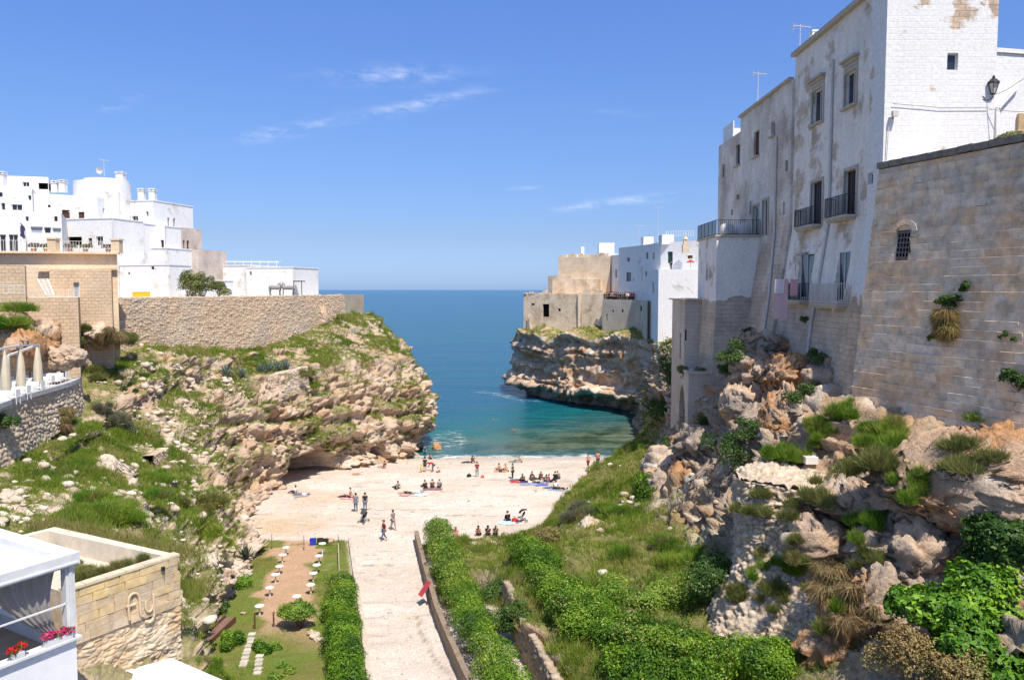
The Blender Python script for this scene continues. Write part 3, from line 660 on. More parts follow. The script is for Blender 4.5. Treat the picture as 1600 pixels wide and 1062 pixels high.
def railing(pts, h, root, m=None, name='railing', step=.13, r=.012, posts=True, rails=(1.0, .06)):
    mb = MB()
    for p, q in zip(pts[:-1], pts[1:]):
        p, q = np.array(p, float), np.array(q, float); Lh = np.linalg.norm(q - p)
        for f in rails: mb.bar(p + [0, 0, h * f], q + [0, 0, h * f], .035)
        n = max(2, int(Lh / step))
        for k in range(n + 1):
            a = p + (q - p) * k / n; mb.bar(a + [0, 0, .02], a + [0, 0, h], r * 2 if k % 8 else r * 3)
    return mb.build(name, m or M_IRON, root)
def chimney(loc, w, h, label, m=None, parent=None, group=None):
    mb = MB(); x, y, z = loc; s = w / 2
    mb.box((x - s, y - s, z), (x + s, y + s, z + h * .78)); mb.box((x - s * 1.2, y - s * 1.2, z + h * .78), (x + s * 1.2, y + s * 1.2, z + h * .83))
    for i, j in ((-1, -1), (1, -1), (1, 1), (-1, 1)): mb.box((x + i * s * .68 - s * .3, y + j * s * .68 - s * .3, z + h * .83), (x + i * s * .68 + s * .3, y + j * s * .68 + s * .3, z + h * .93))
    mb.box((x - s * 1.15, y - s * 1.15, z + h * .93), (x + s * 1.15, y + s * 1.15, z + h))
    return mb.build('chimney', m or M_WHITE, parent)
def antenna(p, h, label, parent=None, tilt=0, big=1.):
    root = empty('television_antenna', label, 'antenna', tuple(p)); x, y, z = p
    MB().tube([(x, y, z), (x + tilt * h, y, z + h)], .03, 5).build('mast', M_PIPE, root)
    mb = MB(); t = z + h - .15; xx = x + tilt * h
    mb.bar((xx - .5 * big, y - .2, t), (xx + .8 * big, y + .2, t), .03)
    for k in range(7):
        f = -.5 + k * .2; mb.bar((xx + f * big, y - .3 - .2, t), (xx + f * big, y + .5, t), .015)
    for k in range(3): mb.bar((xx - .45 * big, y - .35, t - .35 + .25 * k), (xx - .45 * big, y + .35, t - .35 + .25 * k), .015)
    mb.bar((xx - .45 * big, y, t - .4), (xx - .45 * big, y, t + .25), .02)
    mb.build('aerial', M_PIPE, root); return root
M_WHITE = mat_wall('limewash', WHITE, (.60, .53, .44), cover=.93, stain=.16, mortar=.3, bumpd=.02)
M_TOWER = mat_wall('flaking_limewash', (.82, .805, .77), (.66, .50, .36), cover=.78, soft=.02, zline=20.6, zsoft=.8, stain=.16, mortar=.55, scale=.33, bumpd=.028, brick=(.62, .32))
M_FACADE = mat_wall('weathered_white_plaster', (.92, .85, .76), (.64, .53, .41), cover=.70, soft=.04, stain=.5, zline=20.6, zsoft=2.2, mortar=.35, scale=.4, bumpd=.045, stone2=(.50, .40, .30))
M_FACADE2 = mat_wall('grey_old_plaster', (.84, .78, .69), (.60, .51, .41), cover=.62, soft=.1, stain=.6, mortar=.2, scale=.3, bumpd=.045, zline=22, zsoft=6)
M_BLOCKH = mat_wall('bare_old_stone', (.72, .64, .54), (.56, .465, .365), cover=.45, soft=.2, stain=.5, mortar=.5, scale=.35, bumpd=.05)
bat = lambda z: max(0, 26 - z) * .14
# ---- the tall tower at the corner and the long facade over the cove
T1 = prism('corner_tower', [(21.1, 45), (27.35, 45), (27.35, 46.9), (21.1, 46.9)], 14, 42, M_TOWER, {0: [(1480, 83, 1497, 110, 'win')], 3: [(1356, 270, 1364, 288, 'win')]}, bat,
           label='tall white limewashed tower house with flaking corners above the rampart', bedges=[3])
T2 = prism('facade_house', [(21.1, 46.9), (26.8, 46.9), (26.8, 59.3), (21.1, 59.3)], 13, 38.7, M_FACADE,
           {3: [(1321, 112, 1338, 165, 'win', 'slc'), (1270, 140, 1286, 192, 'win', 'slc'), (1320, 266, 1338, 341, 'door', 's'), (1268, 284, 1285, 354, 'door', 's'),
                (1247, 397, 1268, 466, 'white', ''), (1306, 393, 1324, 470, 'white', ''), (1343, 406, 1349, 431, 'win', '')]}, bat,
           label='weathered white house with two corniced windows and four balconies above the cove', bedges=[3])
MB().bar((21.0, 46.9, 38.85), (21.0, 59.35, 38.85), .5, .3).build('cornice', M_SURR, T2)
T3 = prism('grey_house', [(20.9, 59.3), (30, 59.3), (30, 72.5), (20.9, 72.5)], 12, 37.1, M_FACADE2,
           {3: [(1205, 190, 1211, 212, 'win', 'l'), (1178, 205, 1186, 244, 'shut', 'l'), (1227, 251, 1231, 268, 'dark'), (1223, 316, 1227, 335, 'win'), (1171, 315, 1174, 335, 'dark'), (1177, 322, 1185, 368, 'white', 's'), (1192, 313, 1200, 368, 'white', 's')]}, bat,
           label='grey peeling house with tall shuttered windows behind the railed terrace', bedges=[3])
MB().bar((20.85, 59.4, 37.2), (20.85, 72.5, 37.2), .4, .2).build('cornice', M_SURR, T3)
T4 = prism('end_house', [(20.9, 72.5), (30, 72.5), (30, 80), (20.9, 80)], 12, 35.9, M_FACADE2,
           {3: [(1150, 226, 1156, 258, 'shut', 'l'), (1129, 257, 1132, 277, 'dark'), (1151, 304, 1155, 312, 'dark'), (1142, 327, 1145, 336, 'dark')]}, bat,
           label='narrow grey house at the far end of the tall row with a white roof screen', bedges=[3])
MB().box((21.2, 76, 35.9), (21.3, 79.5, 37.6)).box((21.3, 79.4, 35.9), (23, 79.5, 37.6)).build('roof_screen', M_FRAMEW, T4)
for c in ((22.2, 58.6, 38.7, 1.7, .5, T2), (22.3, 64.5, 37.1, .9, .5, T3)): chimney(c[:3], c[4], c[3], '', parent=c[5])
antenna((21.6, 59.9, 37.1), 4.2, 'tall roof antenna beside the chimney of the long white house', tilt=.0, big=1.1)
antenna((21.8, 70.5, 37.1), 3.6, 'roof antenna above the grey peeling house')
# downpipes
def pipe(pts, r, root, name='downpipe'): return MB().tube(pts, r, 6).build(name, M_PIPE, root)
def fac(Y, z, off=.1, X=21.1): return (X - bat(z) - off, Y, z)
pipe([fac(52.2, 36.5), fac(52.2, 26), fac(52.3, 19), fac(52.0, 15.6)], .09, T2)
pipe([fac(62.3, 33.5, .12, 20.9), fac(62.3, 26, .12, 20.9), fac(61.2, 21, .12, 20.9), fac(60.8, 15, .12, 20.9)], .1, T3)
# balconies
def balcony(root, y0, y1, z, h, m, depth=.75):
    x = 21.1 - bat(z); mb = MB(); mb.box((x - depth, y0, z - .16), (x + .1, y1, z)); mb.box((x - depth + .1, y0 + .1, z - .3), (x + .1, y1 - .1, z - .16))
    b = mb.build('balcony', M_SURR, root)
    railing([(x - .02, y0 + .04, z), (x - depth + .05, y0 + .04, z), (x - depth + .05, y1 - .04, z), (x - .02, y1 - .04, z)], h, b, m)
for (pa, pb, py, h, m) in ((1305, 1338, 342, 1.25, M_IRON), (1256, 1284, 356, 1.2, M_IRON), (1234, 1266, 468, 1.15, M_IRON), (1281, 1326, 473, 1.25, M_PIPE)):
    e0, e1 = (21.1, 59.3), (21.1, 46.9)
    u0, z = edge_hit(e0, e1, pa, py, bat); u1, z2 = edge_hit(e0, e1, pb, py, bat)
    balcony(T2, 59.3 - u1, 59.3 - u0, z, h, m)
# a faded awning over the lower balcony door
u, z = edge_hit((21.1, 59.3), (21.1, 46.9), 1258, 396, bat); yA = 59.3 - u; xA = 21.1 - bat(z)
MB().add([(xA, yA - .7, z + .1), (xA, yA + .7, z + .1), (xA - .5, yA + .7, z - .15), (xA - .5, yA - .7, z - .15)], [(0, 1, 2, 3)]).add([(xA - .5, yA + .7, z - .15), (xA - .5, yA + .45, z - .15), (xA - .42, yA + .5, z - 1.6), (xA - .42, yA + .66, z - 1.6)], [(0, 1, 2, 3)]).add([(xA - .5, yA - .7, z - .15), (xA - .5, yA - .45, z - .15), (xA - .42, yA - .5, z - 1.5), (xA - .42, yA - .66, z - 1.5)], [(0, 1, 2, 3)]).build('awning', mat('faded_canvas', (.42, .39, .35), var=.15), T2)
# ---- terrace block, lower block and arched block standing out of the facade
M_TERR = mat_wall('terrace_plaster', (.90, .85, .79), (.60, .51, .41), cover=.8, soft=.03, zline=20.6, zsoft=.5, mortar=.3, stain=.35)
TB = prism('terrace_block', [(17.2, 66), (20.9, 66), (20.9, 72.4), (17.2, 72.4)], 8, 25.9, M_TERR, {3: [(1103, 420, 1106, 438, 'dark')]}, lambda z: max(0, 20 - z) * .05,
           label='tall plastered block carrying the railed roof terrace, white patch on its face', roofmat=M_BLOCKH)
MB().box((17.05, 65.85, 25.9), (20.85, 72.5, 26.05)).build('terrace_slab', M_BLOCKH, TB)
railing([(20.8, 65.95, 26.05), (17.12, 65.95, 26.05), (17.12, 72.4, 26.05)], 1.25, TB, step=.16)
for i, (x, y) in enumerate(((18.3, 66.9), (19.7, 67.0))):
    tag(MB().lathe((x, y, 26.05), [(.62, 0), (.66, .25), (.62, .7), (.45, .95), (.2, 1.05), (.02, 1.08)], 18).build('water_tank', M_FRAMEW, None, True), ('left' if i == 0 else 'right') + ' of two round white water tanks behind the terrace railing', 'tank', 'water tanks on the terrace')
LBk = prism('lower_block', [(15.7, 71), (17.6, 71), (17.6, 76.5), (15.7, 76.5)], 5, 20.5, M_BLOCKH, {0: [(1070, 515, 1073, 532, 'dark')], 3: [(1062, 520, 1064, 560, 'dark')]}, label='narrow bare stone block behind the arched buttress', roofmat=M_BLOCKH)
MB().box((15.4, 70.7, 20.5), (17.6, 76.7, 20.65)).build('coping', M_BLOCKH, LBk)
def arched():
    root = empty('arched_buttress', 'low stone buttress with tall pointed arch and plants on its top', 'buttress', (15, 66, 6))
    mb = MB(); x0, x1, y0, y1, z0, z1 = 15.0, 19.2, 66, 71, 5.5, 14.3
    mb.add([(x0, y0, z0), (x1, y0, z0), (x1, y0, z1), (x0, y0, z1)], [(0, 1, 2, 3)]); mb.add([(x0, y0, z1), (x1, y0, z1), (x1, y1, z1), (x0, y1, z1)], [(0, 1, 2, 3)])
    mb.add([(x0, y1, z0), (x1, y1, z0), (x1, y1, z1), (x0, y1, z1)], [(0, 1, 2, 3)]); mb.add([(x1, y0, z0), (x1, y1, z0), (x1, y1, z1), (x1, y0, z1)], [(0, 1, 2, 3)])
    ya, yb, sp = 67.2, 69.6, 11.0; ym = (ya + yb) / 2; n = 10
    arc = [(ya + (yb - ya) * k / n, sp + 2.1 * math.sin(math.pi * k / n) ** .7) for k in range(n + 1)]
    mb.add([(x0, y0, z0), (x0, ya, z0), (x0, ya, z1), (x0, y0, z1)], [(0, 1, 2, 3)]); mb.add([(x0, yb, z0), (x0, y1, z0), (x0, y1, z1), (x0, yb, z1)], [(0, 1, 2, 3)])
    for (a, za), (b, zb) in zip(arc[:-1], arc[1:]):
        mb.add([(x0, a, za), (x0, b, zb), (x0, b, z1), (x0, a, z1)], [(0, 1, 2, 3)]); mb.add([(x0, a, za), (x0, b, zb), (x0 + 1.3, b, zb), (x0 + 1.3, a, za)], [(0, 1, 2, 3)])
    for y in (ya, yb): mb.add([(x0, y, z0), (x0 + 1.3, y, z0), (x0 + 1.3, y, sp), (x0, y, sp)], [(0, 1, 2, 3)])
    mb.add([(x0 + 1.3, ya, z0), (x0 + 1.3, yb, z0), (x0 + 1.3, yb, z1), (x0 + 1.3, ya, z1)], [(0, 1, 2, 3)])
    mb.build('wall', M_BLOCKH, root)
    cp = MB(); cp.box((14.9, 65.9, 14.3), (19.2, 66.15, 14.55)); cp.box((14.9, 66.15, 14.3), (15.15, 71, 14.55)); cp.build('parapet', M_BLOCKH, root)
arched()
# ---- the house beyond the tower, at the right edge of the picture
P1 = prism('white_house', [(27.35, 47.6), (36, 47.6), (36, 56), (27.35, 56)], 24, 35.7, M_WHITE, label='white house at the right edge behind the street lantern')
MB().add([(27.4, 47.5, 35.7), (36, 47.5, 35.1), (36, 47.5, 35.35), (27.4, 47.5, 35.95)], [(0, 1, 2, 3)]).add([(27.4, 47.5, 35.95), (36, 47.5, 35.35), (36, 52, 35.35), (27.4, 52, 35.95)], [(0, 1, 2, 3)]).build('coping', M_WHITE, P1)
p0, p1 = W(1558, 170, 47.4), W(1592, 132, 47.4)
MB().bar(p0, p1, .22, .22).bar(W(1558, 215, 47.4), p0, .22, .22).build('chimney_flue', M_WHITE, P1)
q0 = W(1590, 178, 47.55); MB().box((q0[0], 47.4, q0[2] - 1.4), (q0[0] + 1.5, 47.58, q0[2])).build('stone_panel', mat('yellow_stone', (.50, .36, .19), var=.2), P1)
# ---- rampart of squared blocks
def rampart():
    A, B = np.array((20.95, 45.0)), np.array((24.9, 33.2)); t = B - A; Lh = np.linalg.norm(t); t /= Lh; nr = np.array([t[1], -t[0]])
    nr = nr if nr[0] < 0 else -nr
    z0, z1 = 12.5, 28.6; root = empty('rampart_wall', 'high battered rampart of squared tan stone blocks with a grated window', 'wall', (A[0], A[1], z0))
    rb = lambda z: (z1 - z) * .118
    core = MB(); ins = .22
    def pt(u, z, o=0): p = A + t * u + nr * (rb(z) + o); return (p[0], p[1], z)
    wu, wz = edge_hit(A, B, 1412, 383); 
    k = np.dot(A, nr)                      # find the window on the battered face
    d = pixdir(1412, 383); off = 0
    for _ in range(6): s_ = (k + off) / np.dot(d[:2], nr); p = d * s_; off = rb(CAMZ + p[2])
    wu, wz = float(np.dot(p[:2] - A, t)), CAMZ + p[2]
    win = (wu - .42, wu + .42, wz - .66, wz + .66)
    for (a, b, c, e) in ((0, win[0], z0, z1), (win[1], Lh, z0, z1), (win[0], win[1], z0, win[2]), (win[0], win[1], win[3], z1)):
        core.add([pt(a, c, -ins), pt(b, c, -ins), pt(b, e, -ins), pt(a, e, -ins)], [(0, 1, 2, 3)])
    core.add([pt(0, z1, -ins), pt(Lh, z1, -ins), pt(Lh, z1, -2.5), pt(0, z1, -2.5)], [(0, 1, 2, 3)]); core.add([pt(0, z1, -2.5), pt(Lh, z1, -2.5), pt(Lh, z0, -4.), pt(0, z0, -4.)], [(0, 1, 2, 3)])
    core.build('wall_core', mat('mortar', (.62, .50, .38), var=.3, bump=.5, scale=3), root)
    bm_ = MATS.get('rampart_block') or mat('rampart_block', (.78, .58, .395), var=.34, scale=1.6, bump=.6, bscale=7, bdist=.05, objvar=.12, color2=(.72, .60, .47), c2lo=.44, c2hi=.56)
    bm2 = mat('rampart_block_warm', (.76, .53, .33), var=.34, scale=1.6, bump=.6, bscale=7, bdist=.05, objvar=.1, color2=(.66, .56, .44))
    variants = []
    for v in range(10):
        g = bmesh.new(); bmesh.ops.create_cube(g, size=1)
        r = random.Random(v)
        bmesh.ops.bevel(g, geom=list(g.edges), offset=.012, segments=1, affect='EDGES')
        for w in g.verts: w.co += __import__('mathutils').Vector((r.uniform(-.025, .025), r.uniform(-.02, .02), r.uniform(-.02, .02)))
        me = bpy.data.meshes.new('stone_block'); g.to_mesh(me); g.free(); me.materials.append(bm_ if v % 3 else bm2); variants.append(me)
    ang = math.atan2(t[1], t[0]); spots = []
    z = z0 + .1; row = 0; r = random.Random(3)
    while z < z1 - .35:
        h = r.uniform(.37, .5); u = -r.uniform(0, .6)
        if z + h > z1 - .3: h = z1 - .3 - z
        while u < Lh:
            w = r.uniform(.6, 1.35); a, b = max(u, 0.02), min(u + w, Lh)
            if b - a > .2 and not (a < win[1] and b > win[0] and z < win[3] and z + h > win[2]): spots.append((a, b, z, h))
            elif b - a > .2:
                if win[0] - a > .15: spots.append((a, win[0], z, h))
                if b - win[1] > .15: spots.append((win[1], b, z, h))
            u += w
        z += h; row += 1
    # the blocks that face the picture keep their own object; those under the shrubs at the foot or out of frame are joined
    def vis(sp):
        p = pt((sp[0] + sp[1]) / 2, sp[2] + sp[3] / 2); q = np.array(p) - [0, 0, CAMZ]; px = 800 + F * q[0] / q[1]; return (px < 1605) * 2 + (p[2] > 15.2)
    spots.sort(key=lambda s: (-vis(s), -(s[1] - s[0]) * s[3])); rest = MB()
    wl0 = wloc(root)
    for i, (a, b, z, h) in enumerate(spots):
        jut = r.uniform(-.004, .004); c = np.array(pt((a + b) / 2, z + h / 2, -.12 + jut))
        if i < 300:
            o = link('stone_block', variants[i % 10], root, True); o.location = c - wl0; o.rotation_euler = (-math.atan(.118), 0, ang + math.pi); o.scale = (b - a - .002, .34, h - .002)
        else:
            tt = np.array([t[0], t[1], 0]); nn = np.array([nr[0], nr[1], 0]); hw, hh = (b - a) / 2 - .01, h / 2 - .01
            rest.add([c + tt * i_ * hw + nn * (j_ * .17 - k_ * hh * .118) + np.array([0, 0, k_ * hh]) for k_ in (-1, 1) for i_, j_ in ((-1, -1), (1, -1), (1, 1), (-1, 1))], [(0, 3, 2, 1), (4, 5, 6, 7), (0, 1, 5, 4), (1, 2, 6, 5), (2, 3, 7, 6), (3, 0, 4, 7)])
    if rest.V: tag(rest.build('foot_blocks', bm_, root), kind='stuff')
    cp = MB(); n = 14
    for k in range(n): a, b = Lh * k / n, Lh * (k + 1) / n - .03; cp.bar(pt(a, z1 - .1 + random.uniform(-.03, .03), -.15), pt(b, z1 - .1 + random.uniform(-.03, .03), -.15), .75, .34)
    cp.build('coping', mat('dark_lichen_stone', (.25, .215, .17), var=.35, bump=.8, bscale=8), root)
    op = MB(); c4 = [(win[0], win[2]), (win[1], win[2]), (win[1], win[3]), (win[0], win[3])]
    for i in range(4):
        p, q = c4[i], c4[(i + 1) % 4]; op.add([pt(*p, .02), pt(*q, .02), pt(*q, -.9), pt(*p, -.9)], [(0, 1, 2, 3)])
    op.add([pt(*p, -.9) for p in c4], [(0, 1, 2, 3)]); w = op.build('window', M_DARK, root); gr = MB()
    for k_ in range(0, 5): u = win[0] + (win[1] - win[0]) * k_ / 4; gr.bar(pt(u, win[2], .03), pt(u, win[3], .03), .05)
    for k_ in range(0, 6): z = win[2] + (win[3] - win[2]) * k_ / 5; gr.bar(pt(win[0], z, .03), pt(win[1], z, .03), .05)
    gr.build('grating', mat('old_iron', (.20, .17, .15), var=.2), w)
    ar = MB(); n = 9
    for k_ in range(n):
        a0, a1 = math.pi * k_ / n, math.pi * (k_ + 1) / n - .03; um = (win[0] + win[1]) / 2
        ar.add([pt(um - r_ * math.cos(a_), win[3] + .05 + r_ * .75 * math.sin(a_), o_) for o_ in (-.05, .12) for r_, a_ in ((.55, a0), (.55, a1), (.88, a1), (.88, a0))], [(0, 3, 2, 1), (4, 5, 6, 7), (0, 1, 5, 4), (1, 2, 6, 5), (2, 3, 7, 6), (3, 0, 4, 7)])
    ar.build('arch_stones', bm2, root)
    return pt
RAMP = rampart()
# white rail of the street lantern, wires
def lantern():
    p = W(1542, 140, 45.0); root = empty('street_lantern', 'black wrought iron street lantern on the tower corner', 'lantern', tuple(p)); x, y, z = p
    MB().tube([(x - .25, y + .02, z - .55), (x + .05, y - .05, z - .6), (x + .25, y - .1, z - .5), (x + .3, y - .1, z - .3)], .025, 5).tube([(x - .25, y, z - .35), (x - .1, y - .03, z - .5), (x + .1, y - .05, z - .58)], .02, 5).build('bracket', M_IRON, root)
    c = (x + .3, y - .1, z - .3); mb = MB(); mb.lathe((c[0], c[1], c[2]), [(.10, 0), (.14, .04), (.03, .05)], 6); mb.lathe((c[0], c[1], c[2] + .62), [(.36, 0), (.34, .05), (.16, .22), (.08, .26), (.08, .36), (.03, .44)], 6)
    for k in range(6): a = k * math.pi / 3; mb.bar((c[0] + .14 * math.cos(a), c[1] + .14 * math.sin(a), c[2] + .04), (c[0] + .3 * math.cos(a), c[1] + .3 * math.sin(a), c[2] + .62), .03)
    mb.build('cage', M_IRON, root)
    MB().lathe((c[0], c[1], c[2] + .05), [(.11, 0), (.26, .55)], 6).build('glass', mat('frosted_glass', (.62, .6, .55), rough=.3, var=.05, bump=0), root)
    for (a, b, zz) in (((1545, 152), (1600, 123), 44.9), ((1395, 162), (1545, 168), 44.9), ((1545, 171), (1640, 172), 44.9)):
        pa, pb = W(*a, zz), W(*b, zz - (1.5 if b[0] > 1590 else 0)); mid = (pa + pb) / 2 - [0, 0, .12]
        tag(MB().tube([pa, mid, pb], .018, 4).build('cable', mat('grey_cable', (.3, .28, .27), var=0, bump=0)), {1545: 'cable running right from the street lantern to the edge', 1395: 'cable sagging across the white tower wall'}[a[0]] + (', lower of the two' if b[1] == 172 else ''), 'cable')
lantern()
fl = W(1396, 178, 44.9); r_ = empty('wall_floodlight', 'small grey floodlight with conduit on the white tower wall', 'floodlight', tuple(fl))
MB().box((fl[0] - .15, fl[1] - .3, fl[2] - .18), (fl[0] + .15, fl[1] - .05, fl[2] + .12)).build('housing', M_PIPE, r_); MB().tube([fl + [-.1, 0, -.2], fl + [-.25, 0, -.7], fl + [-.3, 0, -2.6]], .03, 5).build('conduit', M_PIPE, r_); MB().bar(fl + [0, .1, -.25], fl + [0, -.15, -.05], .06).build('bracket', M_IRON, r_)
# ---- far headland town
M_RUIN = mat_wall('ruin_stone', (.82, .66, .48), (.62, .47, .32), cover=.6, soft=.1, mortar=.6, stain=.5, brick=(.6, .32), bumpd=.06)
M_RUINL = mat_wall('light_ruin_stone', (.78, .65, .49), (.68, .54, .38), cover=.5, soft=.25, mortar=.4, stain=.3)
def foot_px(pts): return [tuple(W(px, 500, D)[:2]) for px, D in pts]
RU = prism('stone_ruin', foot_px([(818, 160), (945, 150), (960, 160), (828, 170)]), 10.5, 20.6, M_RUIN, {0: [(848, 475, 858, 495, 'dark'), (830, 474, 835, 477, 'dark'), (872, 482, 876, 486, 'dark')]}, label='old tan stone house with dark doorway on the tip of the headland', parapet=.3)
R2 = prism('ruin_upper_block', foot_px([(863, 161), (930, 156.5), (945, 164), (872, 168)]), 19, 23.5, M_RUIN, {0: [(926, 461, 931, 467, 'dark'), (906, 459, 909, 463, 'dark')]}, label='broad brown stone storey rising behind the ruin on the headland', parapet=.2)
R3 = prism('pale_stone_house', foot_px([(872, 166), (953, 160), (962, 170), (884, 175)]), 19, 28.2, M_RUINL, label='pale stone house with flat roof above the ruin', parapet=.3)
R3b = prism('white_roof_house', foot_px([(875, 176), (965, 170), (975, 185), (885, 190)]), 19, 29.2, M_WHITE, label='low white roof house behind the pale stone house')
MB().box((15.5, 176, 29.2), (16.2, 178, 31)).build('stair_hood', M_WHITE, R3b); MB().box((19, 171, 29.2), (22.3, 174, 31.6)).build('roof_room', M_WHITE, R3b)
rr = random.Random(4)
for root_, pxs, D0, D1, zz in ((RU, (819, 860), 159.6, 156.8, 20.6), (RU, (905, 943), 153.2, 150.3, 20.6), (R2, (866, 925), 160.8, 157, 23.5), (R3, (874, 950), 165.8, 160.4, 28.2)):
    k_ = 0; x_ = pxs[0]
    while x_ < pxs[1]:
        w_ = rr.uniform(3, 9); f0, f1 = [(v - pxs[0]) / (pxs[1] - pxs[0]) for v in (x_, min(x_ + w_, pxs[1]))]; a_, b_ = W(x_, 450, D0 + (D1 - D0) * f0), W(min(x_ + w_, pxs[1]), 450, D0 + (D1 - D0) * f1); h_ = rr.choice((.25, .5, .8, .15)); MB().bar((a_[0], a_[1] + .35, zz + h_ / 2 - .02), (b_[0], b_[1] + .35, zz + h_ / 2 - .02), .5, h_).build('broken_wall_top', M_RUIN, root_); x_ += w_ + rr.choice((0, 0, 4))
MB().add([(*W(822, 450, 159.2)[:2], 10), (*W(834, 450, 158.4)[:2], 10), (*W(832, 450, 157.2)[:2], 10), (*W(825, 450, 158.9)[:2], 16.5), (*W(831, 450, 158.5)[:2], 16.5)], [(0, 1, 4, 3), (0, 3, 2), (2, 3, 4), (2, 4, 1)]).build('buttress', M_RUIN, RU)
MB().bar((*W(905, 450, 153.3)[:2], 13), (*W(905, 450, 153.0)[:2], 20.4), .8, .5).build('pilaster', M_RUINL, RU)
R4 = prism('stone_shed', foot_px([(856, 176), (876, 174), (884, 184), (862, 186)]), 17, 24.5, M_RUINL, label='small stone shed left of the pale stone house')
R5 = prism('white_strip_house', foot_px([(953, 161), (966, 156), (972, 170), (960, 175)]), 17, 28.4, M_WHITE, {0: [(961, 420, 964, 434, 'win')]}, label='narrow white house between the pale stone house and the big white house')
BW = prism('big_white_house', foot_px([(966, 150), (1002, 141), (1031, 132), (1090, 128), (1100, 150), (980, 170)]), 14, 29.4, M_WHITE,
           {0: [(979, 402, 984, 409, 'win'), (978, 425, 986, 440, 'win')], 1: [(1009, 394, 1013, 405, 'win'), (1019, 394, 1023, 405, 'win'), (1008, 424, 1011, 431, 'dark')], 2: [(1043, 393, 1051, 411, 'green'), (1074, 399, 1082, 404, 'shut')]}, label='big white house with green shutters above the crowded lookout', parapet=.4)
MB().box((25, 131, 29), (27, 134, 30.6)).build('roof_room', M_WHITE, BW); MB().box((23.6, 141, 29), (25.4, 144, 30.9)).build('roof_room', M_WHITE, BW)
railing([(25.8, 131.5, 30.3), (30, 130, 30.3)], .9, BW, M_FRAMEW, 'roof_rail', .4, .03)
tw = W(1071, 385, 128); t_ = empty('bell_gable', 'small pale stone bell gable on the roof of the big white house', 'gable', tuple(tw)); x, y, z = tw
MB().box((x - .5, y - .4, z - 1), (x + .5, y + .4, z + .3)).box((x - .35, y - .3, z + .3), (x + .35, y + .3, z + 1.1)).lathe((x, y, z + 1.1), [(.45, 0), (.4, .15), (.15, .5), (.12, .9), (.02, 1.0)], 8).build('gable_wall', M_RUINL, t_)
LK = prism('lookout_wall', foot_px([(941, 147), (991, 141), (1011, 131), (1025, 140), (975, 158)]), 8.5, 19.6, M_BLOCKH, {0: [(947, 490, 949, 500, 'dark'), (957, 484, 959, 488, 'dark'), (971, 483, 974, 488, 'dark')], 1: [(1000, 478, 1003, 486, 'dark')]}, label='grey stone lookout bastion with people along its parapet', parapet=.35)
WC = prism('white_cottage', [(23.2, 124), (30, 122.5), (32, 132), (23.4, 136)], 11.5, 24.6, M_WHITE, {3: [(1019, 441, 1022, 458, 'win')]}, label='plain white cottage wall standing behind the terrace block', parapet=.3)
railing([(23.3, 124.1, 24.6), (30, 122.6, 24.6)], .5, WC, M_FRAMEW, 'roof_rail', .8, .02)
p = W(1079, 411, 125); t_ = empty('roof_parasol', 'red parasol and pots on the white cottage roof', 'parasol', tuple(p)); x, y, z = p
MB().tube([(x, y, z - 1.5), (x, y, z + .9)], .04, 5).build('pole', M_PIPE, t_); MB().lathe((x, y, z + .1), [(.75, 0), (.4, .25), (.04, .45)], 8).build('canopy', mat('red_canvas', (.42, .05, .04), var=.1, bump=0), t_)
for (px, py, D, h, lab) in ((1028, 375, 140, 6.5, 'tall thin roof antenna above the big white house'), (915, 405, 165, 4.0, 'thin roof antenna above the pale stone house'), (998, 372, 145, 3., 'short roof antenna at the back of the big white house')):
    antenna(W(px, py + 5, D), h, lab, big=1.3)
# ================================================================== LEFT TOWN
M_TOWN = mat_wall('town_limewash', (.79, .785, .775), (.62, .56, .48), cover=.9, stain=.16, mortar=.15, bumpd=.02)
M_PINK = mat_wall('pinkish_stone', (.66, .575, .505), (.52, .43, .36), cover=.6, soft=.2, mortar=.4, stain=.25)
CA, SA = math.cos(math.radians(-14)), math.sin(math.radians(-14))
def tb(name, px0, px1, ytop, zbot, D, deep, m, ops=None, label=None, parapet=.25, **k):
    """box whose front runs from px0 to px1 (right front corner at depth D), turned to face the cove a little"""
    R = W(px1, 450, D)[:2]; u = np.array((CA, SA)); v = np.array((-SA, CA))
    d = pixdir(px0, 450)[:2]; # left corner: R - u*s on the ray of px0
    s = np.linalg.solve(np.array([[d[0], u[0]], [d[1], u[1]]]), R)[1]
    zt = W((px0 + px1) / 2, ytop, np.linalg.norm(R - u * s / 2) * .0 + (R - u * s / 2)[1])[2]
    return prism(name, [R - u * s, R, R + v * deep, R - u * s + v * deep], zbot, zt, m, ops, label=label, parapet=parapet, coping=m is not M_PINK, **k)
tb('long_white_house', 385, 458, 418, 17, 104, 7, M_TOWN, {0: [(390, 424, 393, 430, 'dark')]}, label='low white house with a blank wall at the seaward end of the left town')
H1 = tb('setback_white_house', 312, 392, 415, 17, 106, 8, M_TOWN, label='low white house with roof pergola behind the green shrub')
pg = MB()
for k in range(9):
    a = W(328 + k * 13, 408, 107 + .3 * k); b = W(345 + k * 13, 408, 113 + .3 * k); pg.bar(a, b, .1); pg.bar(a, a - [0, 0, .9], .06)
pg.bar(W(326, 408.6, 107), W(436, 409.5, 109.6), .09); pg.build('pergola', M_FRAMEW, H1)
tb('pink_lower_house', 264, 312, 390, 17, 102, 6, M_PINK, {0: [(275, 409, 289, 420, 'dark')]}, label='pinkish stone house with small balcony above the green shrub')
tb('pink_upper_house', 261, 284, 355, 17, 104, 4.5, M_PINK, {1: [(286, 375, 289, 390, 'dark'), (292, 376, 296, 390, 'shut')]}, label='small pinkish stone house stacked above the pinkish balcony house')
